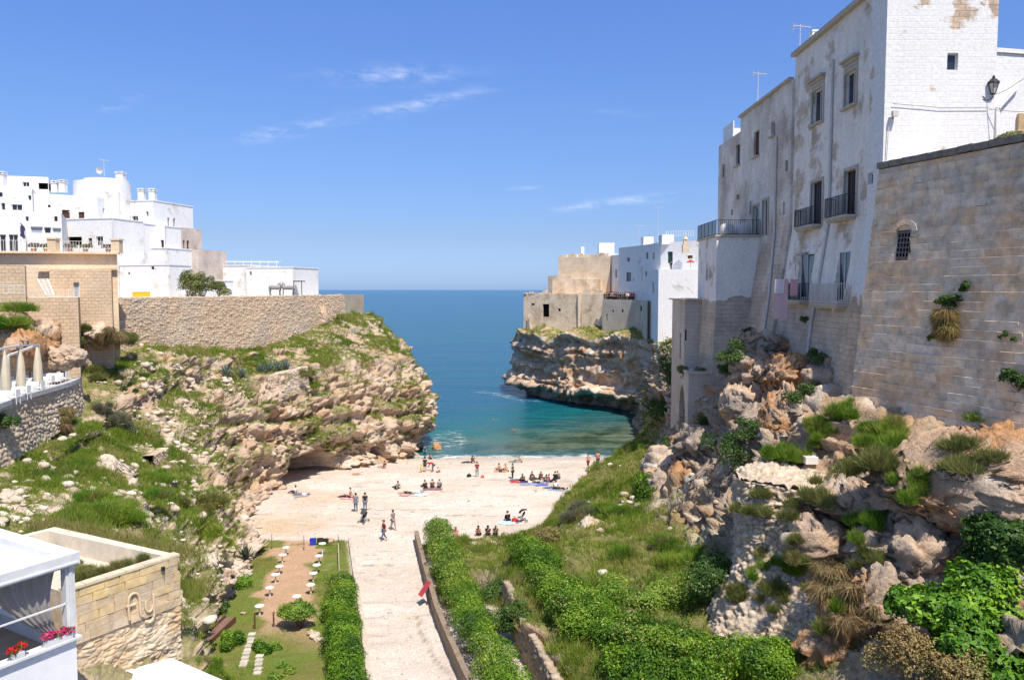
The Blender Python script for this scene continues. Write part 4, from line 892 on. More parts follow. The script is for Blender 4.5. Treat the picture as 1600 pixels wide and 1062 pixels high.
H2 = tb('tall_white_house', 195, 243, 314, 17, 101, 8, M_TOWN, {0: [(206, 337, 216, 350, 'win'), (228, 330, 232, 338, 'win')], 1: [(262, 340, 265, 354, 'shut'), (271, 341, 274, 354, 'shut')]}, label='tall white house with two chimneys near the middle of the left town')
for px in (222, 239):
    p = W(px, 313, 103); chimney(p, .75, 1.5, '', M_TOWN, H2)
tb('stepped_white_house', 181, 228, 350, 17, 97, 7, M_TOWN, {0: [(218, 374, 220, 387, 'dark'), (190, 372, 195, 382, 'win'), (204, 396, 208, 404, 'win'), (213, 365, 215, 368, 'dark')]}, label='white stepped house in front of the tall white house')
tb('brown_shutter_house', 214, 262, 388, 17, 97.5, 6, M_TOWN, {0: [(231, 374, 241, 387, 'shut'), (251, 375, 256, 388, 'shut')], 1: []}, label='white house with brown shutters below the tall white house')
prism('shutter_storey', foot_px([(228, 99.5), (262, 98.5), (266, 106), (236, 107)]), 17, W(240, 352, 99)[2], M_TOWN, {0: [(231, 374, 241, 388, 'shut'), (251, 375, 256, 388, 'shut')]}, label='white storey with two brown shutters under the tall chimneys')
tb('white_garden_wall', 188, 265, 414, 16, 90, 4, M_TOWN, {0: [(236, 416, 241, 421, 'dark'), (200, 425, 203, 429, 'dark')]}, label='broad blank white wall behind the rubble wall with a yellow barrier', parapet=.15)
for (px, y0, y1, D, lab) in ((186, 300, 345, 97.2, ''), (263, 392, 440, 96.5, ''), (176, 345, 392, 90.3, ''), (382, 420, 455, 103.4, '')):
    p0, p1 = W(px, y0, D), W(px, y1, D); pipe([(p0[0], p0[1], p0[2]), (p0[0], p0[1], p1[2])], .07, H2, 'downpipe')
tb('lower_white_wing', 262, 318, 438, 16, 93, 6, M_TOWN, label='low white wing behind the green shrub', parapet=.15)
def drum():
    c = W(160, 300, 101); root = empty('round_tower', 'round white tower with satellite dish on its flat top', 'tower', (c[0], c[1], 17)); z = lambda py: W(160, py, 98)[2]
    MB().lathe((c[0], c[1], 17), [(3.3, 0), (3.3, z(281) - 17), (3.15, z(281) - 17), (3.15, z(283) - 17)], 40).build('wall', M_TOWN, root, False)
    MB().lathe((c[0] + .4, c[1] + .2, z(283)), [(2.65, 0), (2.65, z(276) - z(283)), (2.5, z(276) - z(283)), (2.5, z(277) - z(283))], 36).build('upper_drum', M_TOWN, root)
    x, y, zz = W(157, 274, 98); MB().lathe((x, y, zz), [(.05, 0), (.05, .4)], 6).add([(x + .42 * math.cos(k), y - .25 - .1 * math.sin(k), zz + .55 + .42 * math.sin(k)) for k in np.linspace(0, 2 * math.pi, 14)[:-1]] + [(x, y - .12, zz + .55)], [(k, (k + 1) % 13, 13) for k in range(13)]).build('satellite_dish', M_FRAMEW, root)
    chimney(W(189, 281, 101), .9, 1.0, '', M_TOWN, root)
    antenna(W(163, 276, 101), 2.2, 'roof antenna on top of the round white tower', big=.8)
drum()
prism('mid_white_house', foot_px([(60, 93), (158, 96.5), (182, 100), (100, 112)]), 17, W(110, 305, 95)[2], M_TOWN, {0: [(97, 328, 109, 341, 'shut'), (123, 330, 132, 342, 'shut'), (75, 320, 79, 324, 'dark')], 1: [(161, 326, 171, 341, 'win')]}, label='white house with brown shutters and little awning beside the round tower', parapet=.3)
H3 = tb('balcony_white_house', 104, 180, 342, 17, 91, 5, M_TOWN, {0: [(150, 369, 161, 384, 'win'), (106, 370, 128, 383, 'dark'), (138, 372, 144, 384, 'shut')]}, label='white house with deep loggia beneath the round tower', parapet=.3)
a = W(119, 329, 94.5); MB().add([a + [-.6, 0, 0], a + [1.6, 0, 0], a + [1.6, -.8, -.25], a + [-.6, -.8, -.25]], [(0, 1, 2, 3)]).build('awning', mat('grey_canvas', (.45, .44, .43), var=.1), H3)
prism('left_white_house', foot_px([(-25, 90), (58, 92), (75, 104), (-25, 104)]), 17, W(30, 292, 91)[2], M_TOWN, {0: [(18, 319, 35, 329, 'win'), (2, 317, 8, 328, 'win'), (44, 305, 49, 313, 'win'), (-2, 300, 4, 308, 'win')]}, label='white house with pink walled balcony at the left edge', parapet=.3)
L2 = prism('penthouse', foot_px([(8, 96), (84, 97.5), (90, 106), (8, 106)]), 30, W(40, 276, 97)[2], M_TOWN, {0: [(35, 284, 46, 292, 'win'), (60, 286, 83, 296, 'dark')]}, label='white rooftop storey with grey loggia at the upper left', parapet=.2)
for px, py, D, h in ((87, 301, 95, 1.4), (99, 301, 95, 1.5), (4, 290, 92, 1.6)):
    chimney(W(px, py, D), .7, h, '', M_TOWN, L2)
prism('glazed_white_house', foot_px([(30, 82), (102, 84), (110, 92), (30, 92)]), 17, W(60, 331, 83)[2], M_TOWN, {0: [(40, 338, 45, 346, 'win'), (85, 338, 90, 346, 'shut'), (48, 354, 67, 365, 'grey'), (69, 355, 80, 365, 'white'), (82, 356, 97, 365, 'grey')]}, label='white house with strip of blue grey glazing over the terrace', parapet=.4)
LG = prism('veranda_house', foot_px([(-25, 78), (45, 80), (45, 86), (-25, 86)]), 17, W(15, 348, 79)[2], M_TOWN, {0: [(0, 366, 10, 393, 'win'), (14, 366, 29, 393, 'win')]}, label='white veranda with dark windows at the left edge of the terrace', parapet=.6)
# ---- tan stone block with the terrace, in front of the town
M_TERRST = mat_wall('tan_stone_courses', (.70, .54, .375), (.64, .47, .31), cover=.5, soft=.25, mortar=.8, stain=.35, brick=(.62, .27), bumpd=.07, stone2=(.58, .42, .28))
M_TERRSM = mat_wall('smooth_tan_ashlar', (.80, .64, .45), (.72, .55, .36), cover=.7, soft=.2, mortar=.3, stain=.15, brick=(.9, .4), bumpd=.03, stone2=(.66, .48, .3))
zt = W(100, 395, 67)[2]
TS = prism('terrace_stone_block', foot_px([(-30, 64.5), (186, 67), (186, 67.1), (176, 78), (-30, 78)]), 13, zt, M_TERRSM, {0: [(30, 388, 31, 389, 'dark')]}, label='tan stone terrace block with railing and flower pots, left of the rubble wall', roofmat=M_TERRSM)
pa, pb = W(-30, 394, 64.3), W(186, 398, 66.8); n_ = np.array((pb - pa)[:2]); n_ /= np.linalg.norm(n_)
MB().bar((*pa[:2], zt - .05), (*pb[:2], zt - .05), .5, .16).bar((*(W(60, 450, 65.3)[:2]), W(60, 421, 65)[2]), (*pb[:2], W(150, 418, 66)[2]), .3, .1).build('string_course', M_TERRSM, TS)
for px, D in ((83, 65.6), (182, 66.9)):
    pi = MB(); c = W(px, 400, D); pi.box((c[0] - .35, c[1] - .2, zt), (c[0] + .35, c[1] + .45, zt + 1.05)); pi.box((c[0] - .42, c[1] - .27, zt + 1.05), (c[0] + .42, c[1] + .52, zt + 1.18)); pi.build('pillar', M_TERRSM, TS)
for a, b in ((-20, 78), (89, 176)):
    railing([(*W(a, 450, 64.7 + (a + 30) / 216 * 2.4)[:2], zt), (*W(b, 450, 64.7 + (b + 30) / 216 * 2.4)[:2], zt)], .95, TS, M_PIPE, 'railing', .22, .012)
# rough lower walls set in front of it
S1 = prism('coursed_stone_wall', foot_px([(80, 63.2), (176, 65.2), (178, 67), (80, 66)]), 12.5, W(125, 421, 64)[2], M_TERRST, {0: [(115, 441, 124, 466, 'grey')]}, label='rough coursed stone wall with a small blue grey door below the terrace')
S2 = prism('lower_stone_wall', foot_px([(40, 59), (123, 61), (126, 64), (40, 63)]), 11.5, W(80, 465, 60)[2], M_TERRST, label='long lower coursed stone wall with a white railing on top')
railing([(*W(45, 450, 59.3)[:2], W(80, 465, 60)[2]), (*W(122, 450, 61.2)[:2], W(80, 465, 60)[2])], .55, S2, M_FRAMEW, 'railing', .3, .02)
S3 = prism('left_stone_wall', foot_px([(-30, 56.5), (42, 58.5), (44, 62), (-30, 61)]), 12, W(10, 413, 57)[2], M_TERRST, label='brown coursed stone wall at the left edge below the terrace')
railing([(*W(-20, 450, 56.2)[:2], W(10, 458, 57)[2]), (*W(38, 450, 57.8)[:2], W(10, 458, 57)[2])], .6, S3, M_FRAMEW, 'railing', .3, .02)
# white lattice stair
st = empty('white_stair', 'white lattice stair flight leaning on the tan terrace block', 'stair', tuple(W(72, 460, 60.9)))
a, b = W(58, 436, 62.3), W(72, 461, 60.9); c, d = W(74, 436, 62.3), W(84, 461, 60.9); mb = MB(); mb.bar(a, b, .09).bar(c, d, .09)
for k in range(9): f = k / 8; mb.bar(a + (b - a) * f, c + (d - c) * f, .12, .06)
mb.bar((a + c) / 2, (b + d) / 2, .06); mb.build('flight', M_FRAMEW, st)
# ---- long rubble retaining wall along the top of the left cliff
def rubble(name, pts, z0f, z1f, cell, res, seed, label, amp=.1, thick=.5, bump=None, cat='wall', batter=.08, pale=0., colm=1., top=True, grassy=.0):
    """dry stone wall: every stone a bulge of its own, along a polyline pts (x, y)"""
    pts = np.array(pts, float); P2 = crom(pts, 40) if len(pts) > 2 else np.linspace(pts[0], pts[1], 40)
    seg = np.linalg.norm(np.diff(P2, axis=0), axis=1); S = np.concatenate([[0], np.cumsum(seg)]); Lh = S[-1]
    nu = int(Lh / res) + 2; su = np.linspace(0, Lh, nu); X = np.interp(su, S, P2[:, 0]); Y = np.interp(su, S, P2[:, 1])
    tx, ty = np.gradient(X), np.gradient(Y); l = np.hypot(tx, ty); nx, ny = ty / l, -tx / l
    zb, zt_ = z0f(su / Lh), z1f(su / Lh); nv = int((zt_ - zb).max() / res) + 2
    v = np.linspace(0, 1, nv); U, Vv = np.meshgrid(np.arange(nu), v, indexing='ij')
    zz = zb[:, None] + (zt_ - zb)[:, None] * v[None]
    uu = np.repeat(su[:, None], nv, 1)
    C = np.stack([uu.ravel() / (cell * 1.35), zz.ravel() / cell, np.full(nu * nv, seed * 3.7)], 1)
    C = C + .22 * np.stack([noise(C * 1.1, seed), noise(C * 1.1, seed + 1), 0 * C[:, 0]], 1); C[:, 2] = .5 + seed
    f1, f2, cid = cells(C, seed, .75)
    bul = np.clip((f2 - f1) * 2.2, 0, 1) ** .6
    d = amp * bul + amp * .8 * (cid - .5) + .12 * fbm(np.stack([uu.ravel() * .3, zz.ravel() * .3, 0 * C[:, 0]], 1), 3, seed)
    d = d.reshape(nu, nv) + batter * (zt_[:, None] - zz)
    G = np.stack([X[:, None] + nx[:, None] * d, Y[:, None] + ny[:, None] * d, zz + .12 * (v[None] > .97) * (cid.reshape(nu, nv) - .5)], -1)
    # top and back
    back = [G[:, -1] - np.stack([nx * thick, ny * thick, 0 * nx], 1), np.stack([X - nx * thick, Y - ny * thick, zb], 1)]
    G = np.concatenate([G, back[0][:, None], back[1][:, None]], 1); nv += 2
    Pw = G.reshape(-1, 3); cc = np.concatenate([cid.reshape(nu, nv - 2), cid.reshape(nu, nv - 2)[:, -1:], cid.reshape(nu, nv - 2)[:, -1:]], 1).ravel()
    bb = np.concatenate([bul.reshape(nu, nv - 2), np.ones((nu, 2))], 1).ravel()
    col = lerp(lerp(np.array([.50, .36, .235]), np.array([.60, .475, .345]), cc), np.array([.43, .365, .295]), np.clip(fbm(Pw * .5, 3, seed + 7) * 1.2 + .1, 0, .7))
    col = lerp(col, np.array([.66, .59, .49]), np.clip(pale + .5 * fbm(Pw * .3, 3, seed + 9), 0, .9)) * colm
    col = lerp(np.array([.36, .27, .185]) * colm, col, np.clip(bb * 1.6, 0, 1))
    o = link(name, mesh_np(name, Pw, Q=quads(nu, nv)[:, ::-1], m=M_RUB, col=col)); return tag(o, label, cat)
M_RUB = mat('rubble_stone', attr=True, var=.2, scale=5, bump=.6, bscale=9, bdist=.06, rough=.95, spec=.12)
lin = lambda *p: (lambda t: np.interp(t, np.linspace(0, 1, len(p)), p))
rubble('rubble_retaining_wall', [(-36.2, 68.5), (-30, 84), (-25.2, 97.5), (-22.6, 105)], lin(14.8, 13.6, 14.4, 15.5), lin(20.75, 20.75, 20.75, 20.8), 0.25, .075, 3, 'long tan rubble stone wall along the top of the left cliff', amp=.085, thick=.8)
wr = prism('plastered_end_wall', [(-22.9, 104.5), (-20.9, 110.3), (-22, 111), (-24, 105)], 15, 20.75, mat_wall('grey_render', (.48, .42, .34), (.42, .35, .26), cover=.6, soft=.3, stain=.4), label='smooth grey rendered end of the clifftop wall')
tp = MB(); tp.poly([(-60, 66, 20.3), (-37, 68.5, 20.3), (-30.6, 84, 20.3), (-25.8, 97.5, 20.3), (-21.6, 110.5, 20.3), (-30, 118, 20.3), (-70, 118, 20.3)], 2.5)
tag(tp.build('left_terrace_paving', mat('pale_paving', (.52, .47, .40), var=.15)), 'pale paved terrace behind the left clifftop wall', None, None, 'structure')
# ================================================================== ROCKS AND DRY STONE WALLS
RK = dict(grey=.45, orange=.05, white=.1); RO = dict(grey=.12, orange=.62, white=.05); RW = dict(grey=.1, orange=-.1, white=.75); RG = dict(grey=.75, orange=.05, white=.15)
BO = [(1187, 572, 55, (1.7, 1.4, 1.2), RK, 'orange grey boulder below the foot of the pale downpipe'), (1165, 628, 54, (1.7, 1.5, 1.6), RK, 'rounded grey boulder right of the arched buttress'), (1205, 535, 57, (1.6, 1.2, .7), RG, 'grey boulder high up under the facade'), (1172, 528, 59, (1.0, .9, .6), RG, 'small grey boulder at the facade foot'),
      (1245, 585, 51.5, (2.3, 1.7, 1.5), RO, 'big orange boulder under the balconies'), (1312, 588, 49, (1.7, 1.5, 1.5), RK, 'grey cracked boulder beside the rampart foot'), (1228, 660, 48.5, (1.5, 1.5, 2.1), RO, 'upright orange rock in the middle of the right cliff'), (1265, 640, 48, (1.2, 1.2, 1.2), RK, 'rock behind the upright orange rock'),
      (1190, 655, 50, (1.2, 1.2, 1.0), RG, 'grey rock between the boulders'), (1045, 725, 62, (2.0, 1.7, 1.5), RW, 'pale rounded boulder at the end of the green slope'), (1030, 755, 60, (1.0, 1.0, 1.3), RK, 'knobbly rock below the pale boulder'), (1080, 760, 57, (1.9, 1.6, 2.0), RO, 'orange stained rock face below the arch'), (1120, 770, 53, (1.6, 1.6, 2.2), RK, 'grey brown rock pillar left of the bastion'),
      (1150, 750, 50, (1.2, 1.3, 1.9), RG, 'rounded grey rock beside the bastion corner'), (1110, 690, 58, (2.4, 1.8, 1.1), RG, 'broad sloping grey rock below the arch'), (1070, 800, 55, (1.3, 1.3, 1.0), RW, 'pale rocks at the cliff foot'), (1150, 810, 47.5, (1.0, 1.2, 2.0), RK, 'dark rock in the shade of the bastion'),
      (925, 838, 56, (1.7, 1.4, 1.1), RW, 'white limestone outcrop in the green slope'), (960, 862, 53, (1.8, 1.5, .9), RW, 'lower white outcrop in the green slope'), (895, 775, 75, (1.1, 1.0, .5), RW, 'flat pale rock beside the beach edge'), (1000, 830, 57, (1.6, 1.4, .9), RW, 'right hand white outcrop in the green slope'),
      (1525, 755, 31.5, (3.4, 2.2, 1.9), dict(grey=0, orange=.25, white=.02), 'large pitted overhanging rock lit by the sun'), (1430, 800, 33.5, (1.2, 1.6, 3.0), RG, 'tall grey rock face left of the overhang'), (1580, 720, 31, (2.2, 1.8, 1.4), dict(grey=0, orange=.2, white=.02), 'upper shelf of the lit rock at the right edge'), (1450, 870, 31.5, (1.8, 1.5, 1.6), RK, 'shaded rock under the overhang'),
      (1285, 830, 35.5, (1.5, 1.2, 1.0), dict(grey=.1, orange=.1, white=.4), 'pale rounded rock in the rubble slope'), (1330, 780, 36, (1.5, 1.3, 1.0), RK, 'brown rock beside the bastion ledge'), (1380, 860, 33, (1.0, 1.1, 1.7), RG, 'grey cleft rock beside the dry brush'), (1385, 960, 30.5, (.9, 1.0, 2.0), RK, 'brown rock wall beside the golden bush'), (1320, 1010, 31, (1.2, 1.1, 2.0), RO, 'orange brown rock wall under the dry brush'),
      (683, 702, 104.5, (.75, .7, .75), dict(grey=.1, orange=.5, white=.1), 'mossy round boulder standing in the shallow water'), (642, 713, 101, (1.6, .9, .6), dict(grey=.1, orange=.1, white=.2), 'flat tan boulder at the water edge of the beach'), (592, 723, 94.5, (1.9, 1.1, 1.3), dict(grey=0, orange=.2, white=.2), 'tan boulder between the two caves'), (566, 728, 92, (1.0, .9, .9), dict(grey=0, orange=.1, white=.2), 'small tan boulder left of the narrow cave'),
      (412, 497, 94, (1.3, 1.1, 1.4), RK, 'round rock leaning on the clifftop wall'), (500, 500, 100, (1.1, 1.1, 1.9), RK, 'rock pillar below the clifftop wall'), (155, 525, 64.5, (1.1, 1.0, 1.0), dict(grey=.1, orange=.1, white=.4), 'round pale rock under the terrace block corner'), (20, 515, 56.5, (1.6, 1.2, 1.3), RK, 'brown rock under the left stone wall'), (70, 525, 58.5, (1.2, 1.0, 1.4), RO, 'orange rock beside the lower stone wall'), (100, 560, 57, (1.5, 1.1, .9), RK, 'rock ledge behind the restaurant terrace'), (40, 545, 54, (2.6, 1.0, 1.2), RO, 'shaded orange rock behind the cream parasols'),
      (172, 740, 50.5, (1.5, 1.1, .8), RW, 'big pale rock at the end of the dry stone wall'), (167, 722, 51.5, (.65, .6, .45), RW, 'small pale boulder on top of the big pale rock'), (203, 762, 49.5, (.7, .6, .5), RW, 'pale stone right of the big pale rock'), (165, 822, 43.5, (.95, .6, .35), RW, 'flat white rock in the grass bank'), (185, 816, 43.5, (.5, .35, .25), RW, 'smaller white rock in the grass bank'), (45, 800, 42, (.8, .7, .5), RW, 'pale rock at the left edge of the grass bank'), (10, 790, 41, (1.1, .8, .7), RW, 'heap of pale rock at the left edge'), (70, 805, 42, (.7, .6, .4), RW, 'pale stone beside the left rock heap'),
      (340, 905, 47.5, (1.3, 1.0, .8), RW, 'pale rock above the round green bush'), (300, 925, 43.5, (1.2, 1.0, .8), RW, 'pale rock on the steep bank'), (320, 880, 47, (1.0, .9, .7), RW, 'pale rock with yellow flowers'), (280, 880, 43.5, (.9, .8, .6), RW, 'pale stone below the stone ridge'), (330, 925, 45.5, (.8, .7, .5), RW, 'pale stone above the rusty planter')]
for i, (px, py, D, s, ck, lab) in enumerate(BO): boulder(W(px, py, D) + ([0, .25 * s[1], -.22 * s[2]] if px > 1000 else [0, 0, 0]), tuple(v * (1.12 if px > 1000 else 1) for v in s), 40 + i, 6 if max(s) > 2.1 and D < 55 and px > 1000 else 5 if max(s) > .9 and D < 62 else 4, lab, colk=ck, rotz=i * 1.3, rough=.5 if px < 130 else 1.)
# rubble bastion below the ruined platform: a slope of loose stones with an upright wall above it
def rub_patch(name, C, res, seed, label, cell=.27, amp=.12, cat='wall', cols=((.50, .37, .25), (.68, .56, .43), (.46, .40, .33)), grass_t=.35):
    C = np.asarray(C, float); lu = np.linalg.norm(np.diff(C, axis=0), axis=2).sum(0).max(); lv = np.linalg.norm(np.diff(C, axis=1), axis=2).sum(1).max(); nu, nv = int(lu / res) + 2, int(lv / res) + 2
    G = surface(C, nu, nv); N = gridnormals(G).reshape(-1, 3); P = G.reshape(-1, 3)
    if (N * (np.array([0, 0, CAMZ]) - P)).sum() < 0: N = -N; fl = True
    else: fl = False
    Pw = P + .12 * np.stack([noise(P * 2.2, seed + 1), noise(P * 2.2, seed + 2), noise(P * 2.2, seed + 3)], 1); f1, f2, cid, vv = cells(Pw * np.array([1 / 1.35, 1 / 1.35, 1.15]) / cell, seed, .95, True); g1, g2, gid = cells(Pw / (cell * 2.3), seed + 20)
    b = np.clip((f2 - f1) * 2.6, 0, 1) ** .8; d = amp * b + amp * 1.3 * (cid - .5) + amp * 1.1 * (gid - .5) + amp * .9 * facet(cid, vv) + .35 * fbm(P * .4, 3, seed + 5)
    Q = P + N * d[:, None]; col = lerp(lerp(np.array(cols[0]), np.array(cols[1]), cid), np.array(cols[2]), np.clip(fbm(P * .5, 3, seed + 6) + .25, 0, .8)); col = lerp(np.array([.34, .26, .18]), col, np.clip(b * 1.7, 0, 1))
    g = sstep(.25, .5, fbm(P * .5, 3, seed + 8)) * grass_t; q = quads(nu, nv); q = q[:, ::-1] if fl else q
    o = link(name, mesh_np(name, Q, Q=q, m=M_RUB, col=col)); tag(o, label, cat); TERR.append((Q, q)); return Q, N, g, nu, nv
RUB1 = rub_patch('rubble_bastion', [[W(1152, 740, 43), W(1150, 800, 43), W(1146, 870, 42.5), W(1110, 940, 42), W(1080, 1010, 41.5)], [W(1157, 750, 38.4), W(1158, 800, 38.2), W(1160, 862, 38), W(1135, 930, 37.2), W(1104, 1000, 36.5)],
                    [W(1220, 760, 37.3), W(1220, 810, 37.1), W(1222, 860, 36.6), W(1215, 930, 35.2), W(1205, 1000, 34)], [W(1300, 780, 36.4), W(1300, 815, 36.2), W(1300, 860, 35.6), W(1295, 935, 33.8), W(1290, 1010, 32.2)], [W(1370, 800, 36), W(1368, 830, 35.6), W(1365, 880, 34.6), W(1360, 950, 32.8), W(1350, 1030, 31)]], .07, 71, 'rubble stone bastion with weeds below the ruined platform')
rub_patch('ruined_platform', [[W(1152, 742, 43), W(1157, 750, 38.3)], [W(1180, 725, 43.5), W(1220, 764, 37.2)], [W(1215, 715, 44.5), W(1300, 785, 36.3)], [W(1260, 712, 45.5), W(1372, 800, 35.9)]], .12, 73, 'stony ground on top of the rubble bastion', cat='platform', amp=.14)
hw = prism('ruined_wall', [tuple(W(1253, 690, 44.2)[:2]), tuple(W(1366, 690, 40.5)[:2]), tuple(W(1390, 690, 43)[:2]), tuple(W(1262, 690, 46.5)[:2])], 10.5, W(1310, 660, 42.5)[2], mat_wall('orange_stone', (.48, .36, .25), (.42, .28, .17), cover=.4, soft=.2, mortar=.5, bumpd=.08), label='ruined orange stone wall on the platform below the rampart')
p = W(1267, 712, 42.3); tag(MB().box((p[0] - .38, p[1] - .3, p[2] - .4), (p[0] + .3, p[1] + .3, p[2] - .02)).build('stone_slab', mat('white_slab', (.72, .68, .62), var=.1)), 'white stone slab lying on the ruined platform', 'slab')
# dry stone walls of the left terraces
DW = [([W(0, 700, 45), W(60, 660, 50), W(105, 625, 54.5), W(122, 605, 57.5), W(124, 600, 60)], (10.5, 11, 12, 12.2), (14.75, 14.75, 14.75, 14.75), .3, 'tall rubble retaining wall under the restaurant terrace', .25, .0), ]
r0 = DW[0]; pts = [p[:2] for p in r0[0]]; pts = [pts[0] + np.array([-1.2, -6])] + pts
rubble('terrace_retaining_wall', pts, lin(*r0[1]), lin(*r0[2]), .3, .085, 11, r0[4], amp=.12, pale=.3, thick=.6)
for i, (pp, zb, h, lab) in enumerate(((((48, 742, 49), (90, 738, 50), (140, 740, 51)), -1.6, .55, 'low dry stone wall left of the big pale rock'), (((296, 636, 71.5), (330, 612, 74.5), (380, 597, 79), (440, 584, 83.3), (480, 574, 86.5)), -2.6, .15, 'curving dry stone wall below the agaves'), (((213, 775, 48.5), (228, 800, 46.5), (238, 840, 44)), -1.5, .45, 'pale dry stone ridge above the low building'), (((0, 745, 45), (22, 770, 43.5), (40, 800, 42)), -1., .4, 'heap of pale stones at the left edge'), (((238, 720, 55), (262, 705, 60), (272, 680, 64), (280, 640, 68.5)), -2.0, .35, 'dry stone wall climbing the edge of the left slope'), (((235, 850, 43), (262, 890, 41), (285, 930, 40), (296, 965, 39.5)), -1.2, .5, 'stone bank descending beside the low building'))):
    P_ = [W(*q) for q in pp]; pts = [p[:2] for p in P_]
    if pts[-1][1] < pts[0][1]: P_ = P_[::-1]; pts = pts[::-1]
    zz = [p[2] for p in P_]; rubble('dry_stone_wall', pts, lin(*[z + zb for z in zz]), lin(*[z + h for z in zz]), .27, .08, 20 + i, lab, amp=.13, pale=.45 if 'pale' in lab or 'bank' in lab else .15, thick=.8)
# retaining wall of the hedge terrace, and the kerb wall of the path
def rubL(name, pts, zb, zt, cell, seed, label, **k):     # wall that faces left: walk it towards the camera
    pts = [np.array(p[:2]) for p in pts]; pts = pts if pts[0][1] > pts[-1][1] else pts[::-1]; return rubble(name, pts, zb, zt, cell, .08, seed, label, **k)
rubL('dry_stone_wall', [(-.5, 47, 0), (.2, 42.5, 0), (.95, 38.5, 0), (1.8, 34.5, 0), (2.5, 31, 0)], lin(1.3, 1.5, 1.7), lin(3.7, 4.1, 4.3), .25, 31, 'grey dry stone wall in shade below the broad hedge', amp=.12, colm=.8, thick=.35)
le0 = lambda Y: float(pathedge(np.array([Y]))[0][0]); re0 = lambda Y: float(pathedge(np.array([Y]))[1][0])
kw = MB()
ys = np.linspace(28, 61, 34)
for y0, y1 in zip(ys[:-1], ys[1:]):
    a, b = np.array((re0(y0), y0)), np.array((re0(y1), y1)); z0, z1 = gz(min(a[0], 21), y0), gz(min(b[0], 21), y1); kw.bar((*a, z0 + .3), (*b, z1 + .3), .3, 1.1)
tag(kw.build('path_wall', mat('brown_render', (.26, .195, .14), var=.3, bump=.5)), 'low brown wall holding the hedge along the right of the path', 'wall')
kl = MB()
for y0, y1 in zip(ys[:-1], ys[1:]):
    a, b = np.array((le0(y0), y0)), np.array((le0(y1), y1)); kl.bar((*a, gz(a[0], y0) + .12), (*b, gz(b[0], y1) + .12), .28, .3)
tag(kl.build('path_kerb', mat('pale_kerb', (.52, .44, .36), var=.2, bump=.4)), 'pale stone kerb between garden and pebble path', 'kerb')
# stones along the corner of the beach
r = np.random.default_rng(4)
for i, (px, py, s, lab) in enumerate(((681, 843, .55, 'largest white stone at the corner of the path'), (770, 846, .4, 'white stone in front of the three sunbathers'), (790, 838, .5, 'white stone beside the hedge corner'), (742, 848, .35, 'small white stone left of the sunbathers'), (735, 868, .45, 'flat pale stone inside the beach corner'), (720, 862, .4, 'half buried pale stone at the beach corner'), (515, 846, .45, 'tan stone beside the green bins'), (405, 818, .25, 'single stone on the sandy patch'))):
    q = WZ(px, py, 1.75); boulder((q[0], q[1], gz(q[0], q[1]) + .08), (s, s * .7, s * .5), 120 + i, 3, lab, 'stone', 'stone', colk=RW, rotz=i)
# loose pebbles that stand proud of the beach
def pebbles():
    r = np.random.default_rng(9); V0, T0 = ICO[1]; n = 5200; V, T, C = [], [], []
    Y = r.uniform(34, 97, n); X = r.uniform(-22, 8, n)
    for x, y in zip(X, Y):
        l_, r_ = pathedge(np.array([y])); lo = l_[0] + .4 if y < 61 else -23.5 + max(0, (y - 82)) * .75; hi = r_[0] - .3 if y < 61 else np.interp(y, [61, 68, 78, 88, 97], [-6, 1, 4.5, 9, 14])
        if not lo < x < hi: continue
        s = r.uniform(.03, .085) * (1 if r.uniform() < .95 else 2.2); o = len(V) * len(V0); V.append(V0 * (s * np.array([1, r.uniform(.6, 1), .55])) + np.array([x, y, gz(x, y) + s * .2])); T.append(T0 + o); c = lerp(np.array([.44, .36, .28]), np.array([.66, .60, .54]), r.uniform()); C.append(np.tile(c, (len(V0), 1)))
    o = link('pebbles', mesh_np('pebbles', np.concatenate(V), T=np.concatenate(T), m=M_RUB, col=np.concatenate(C))); tag(o, 'loose pale pebbles scattered over the beach and path', None, None, 'stuff')
pebbles()

# loose stones on both slopes
def loose(src, n, seed, label, mask, smax=.42):
    Q, N, g, nu, nv = src; r = np.random.default_rng(seed); Q = Q.reshape(-1, 3); q = Q - [0, 0, CAMZ]; px = 800 + F * q[:, 0] / q[:, 1]; py = 452 - F * q[:, 2] / q[:, 1]
    w = mask(Q) * ((px > -100) & (px < 1700) & (py < 1150)) * np.clip(.4 + 2.2 * fbm(Q * .35, 3, seed), 0, 2); idx = r.choice(len(Q), n, p=w / w.sum()); V0, T0 = ICO[2]; V, T, C = [], [], []
    for i, p in enumerate(Q[idx]):
        s = r.uniform(.08, .22) if r.uniform() < .8 else r.uniform(.22, smax); v = V0 * (1 + .35 * noise(V0 * 1.6 + i * 3.3, seed)[:, None]) * (s * np.array([1, r.uniform(.6, 1), r.uniform(.45, .8)])); V.append(v + p + [0, 0, s * .15]); T.append(T0 + i * len(V0)); C.append(np.tile(lerp(np.array([.44, .35, .26]), np.array([.66, .58, .48]), r.uniform()), (len(V0), 1)))
    tag(link('loose_stones', mesh_np('loose_stones', np.concatenate(V), T=np.concatenate(T), m=M_RUB, col=np.concatenate(C))), label, None, None, 'stuff')
loose(SCATTER[0], 1300, 91, 'loose pale stones scattered over the left hillside', lambda Q: sstep(2.2, 3, Q[:, 2]) * (Q[:, 1] < 78) * (1 - ((Q[:, 0] > -22) & (Q[:, 1] < 36.5))))
loose(SCATTER[1], 300, 92, 'loose pale stones scattered over the right slope', lambda Q: sstep(3.2, 4, Q[:, 2]) * (Q[:, 1] < 100) * (Q[:, 1] > 44))
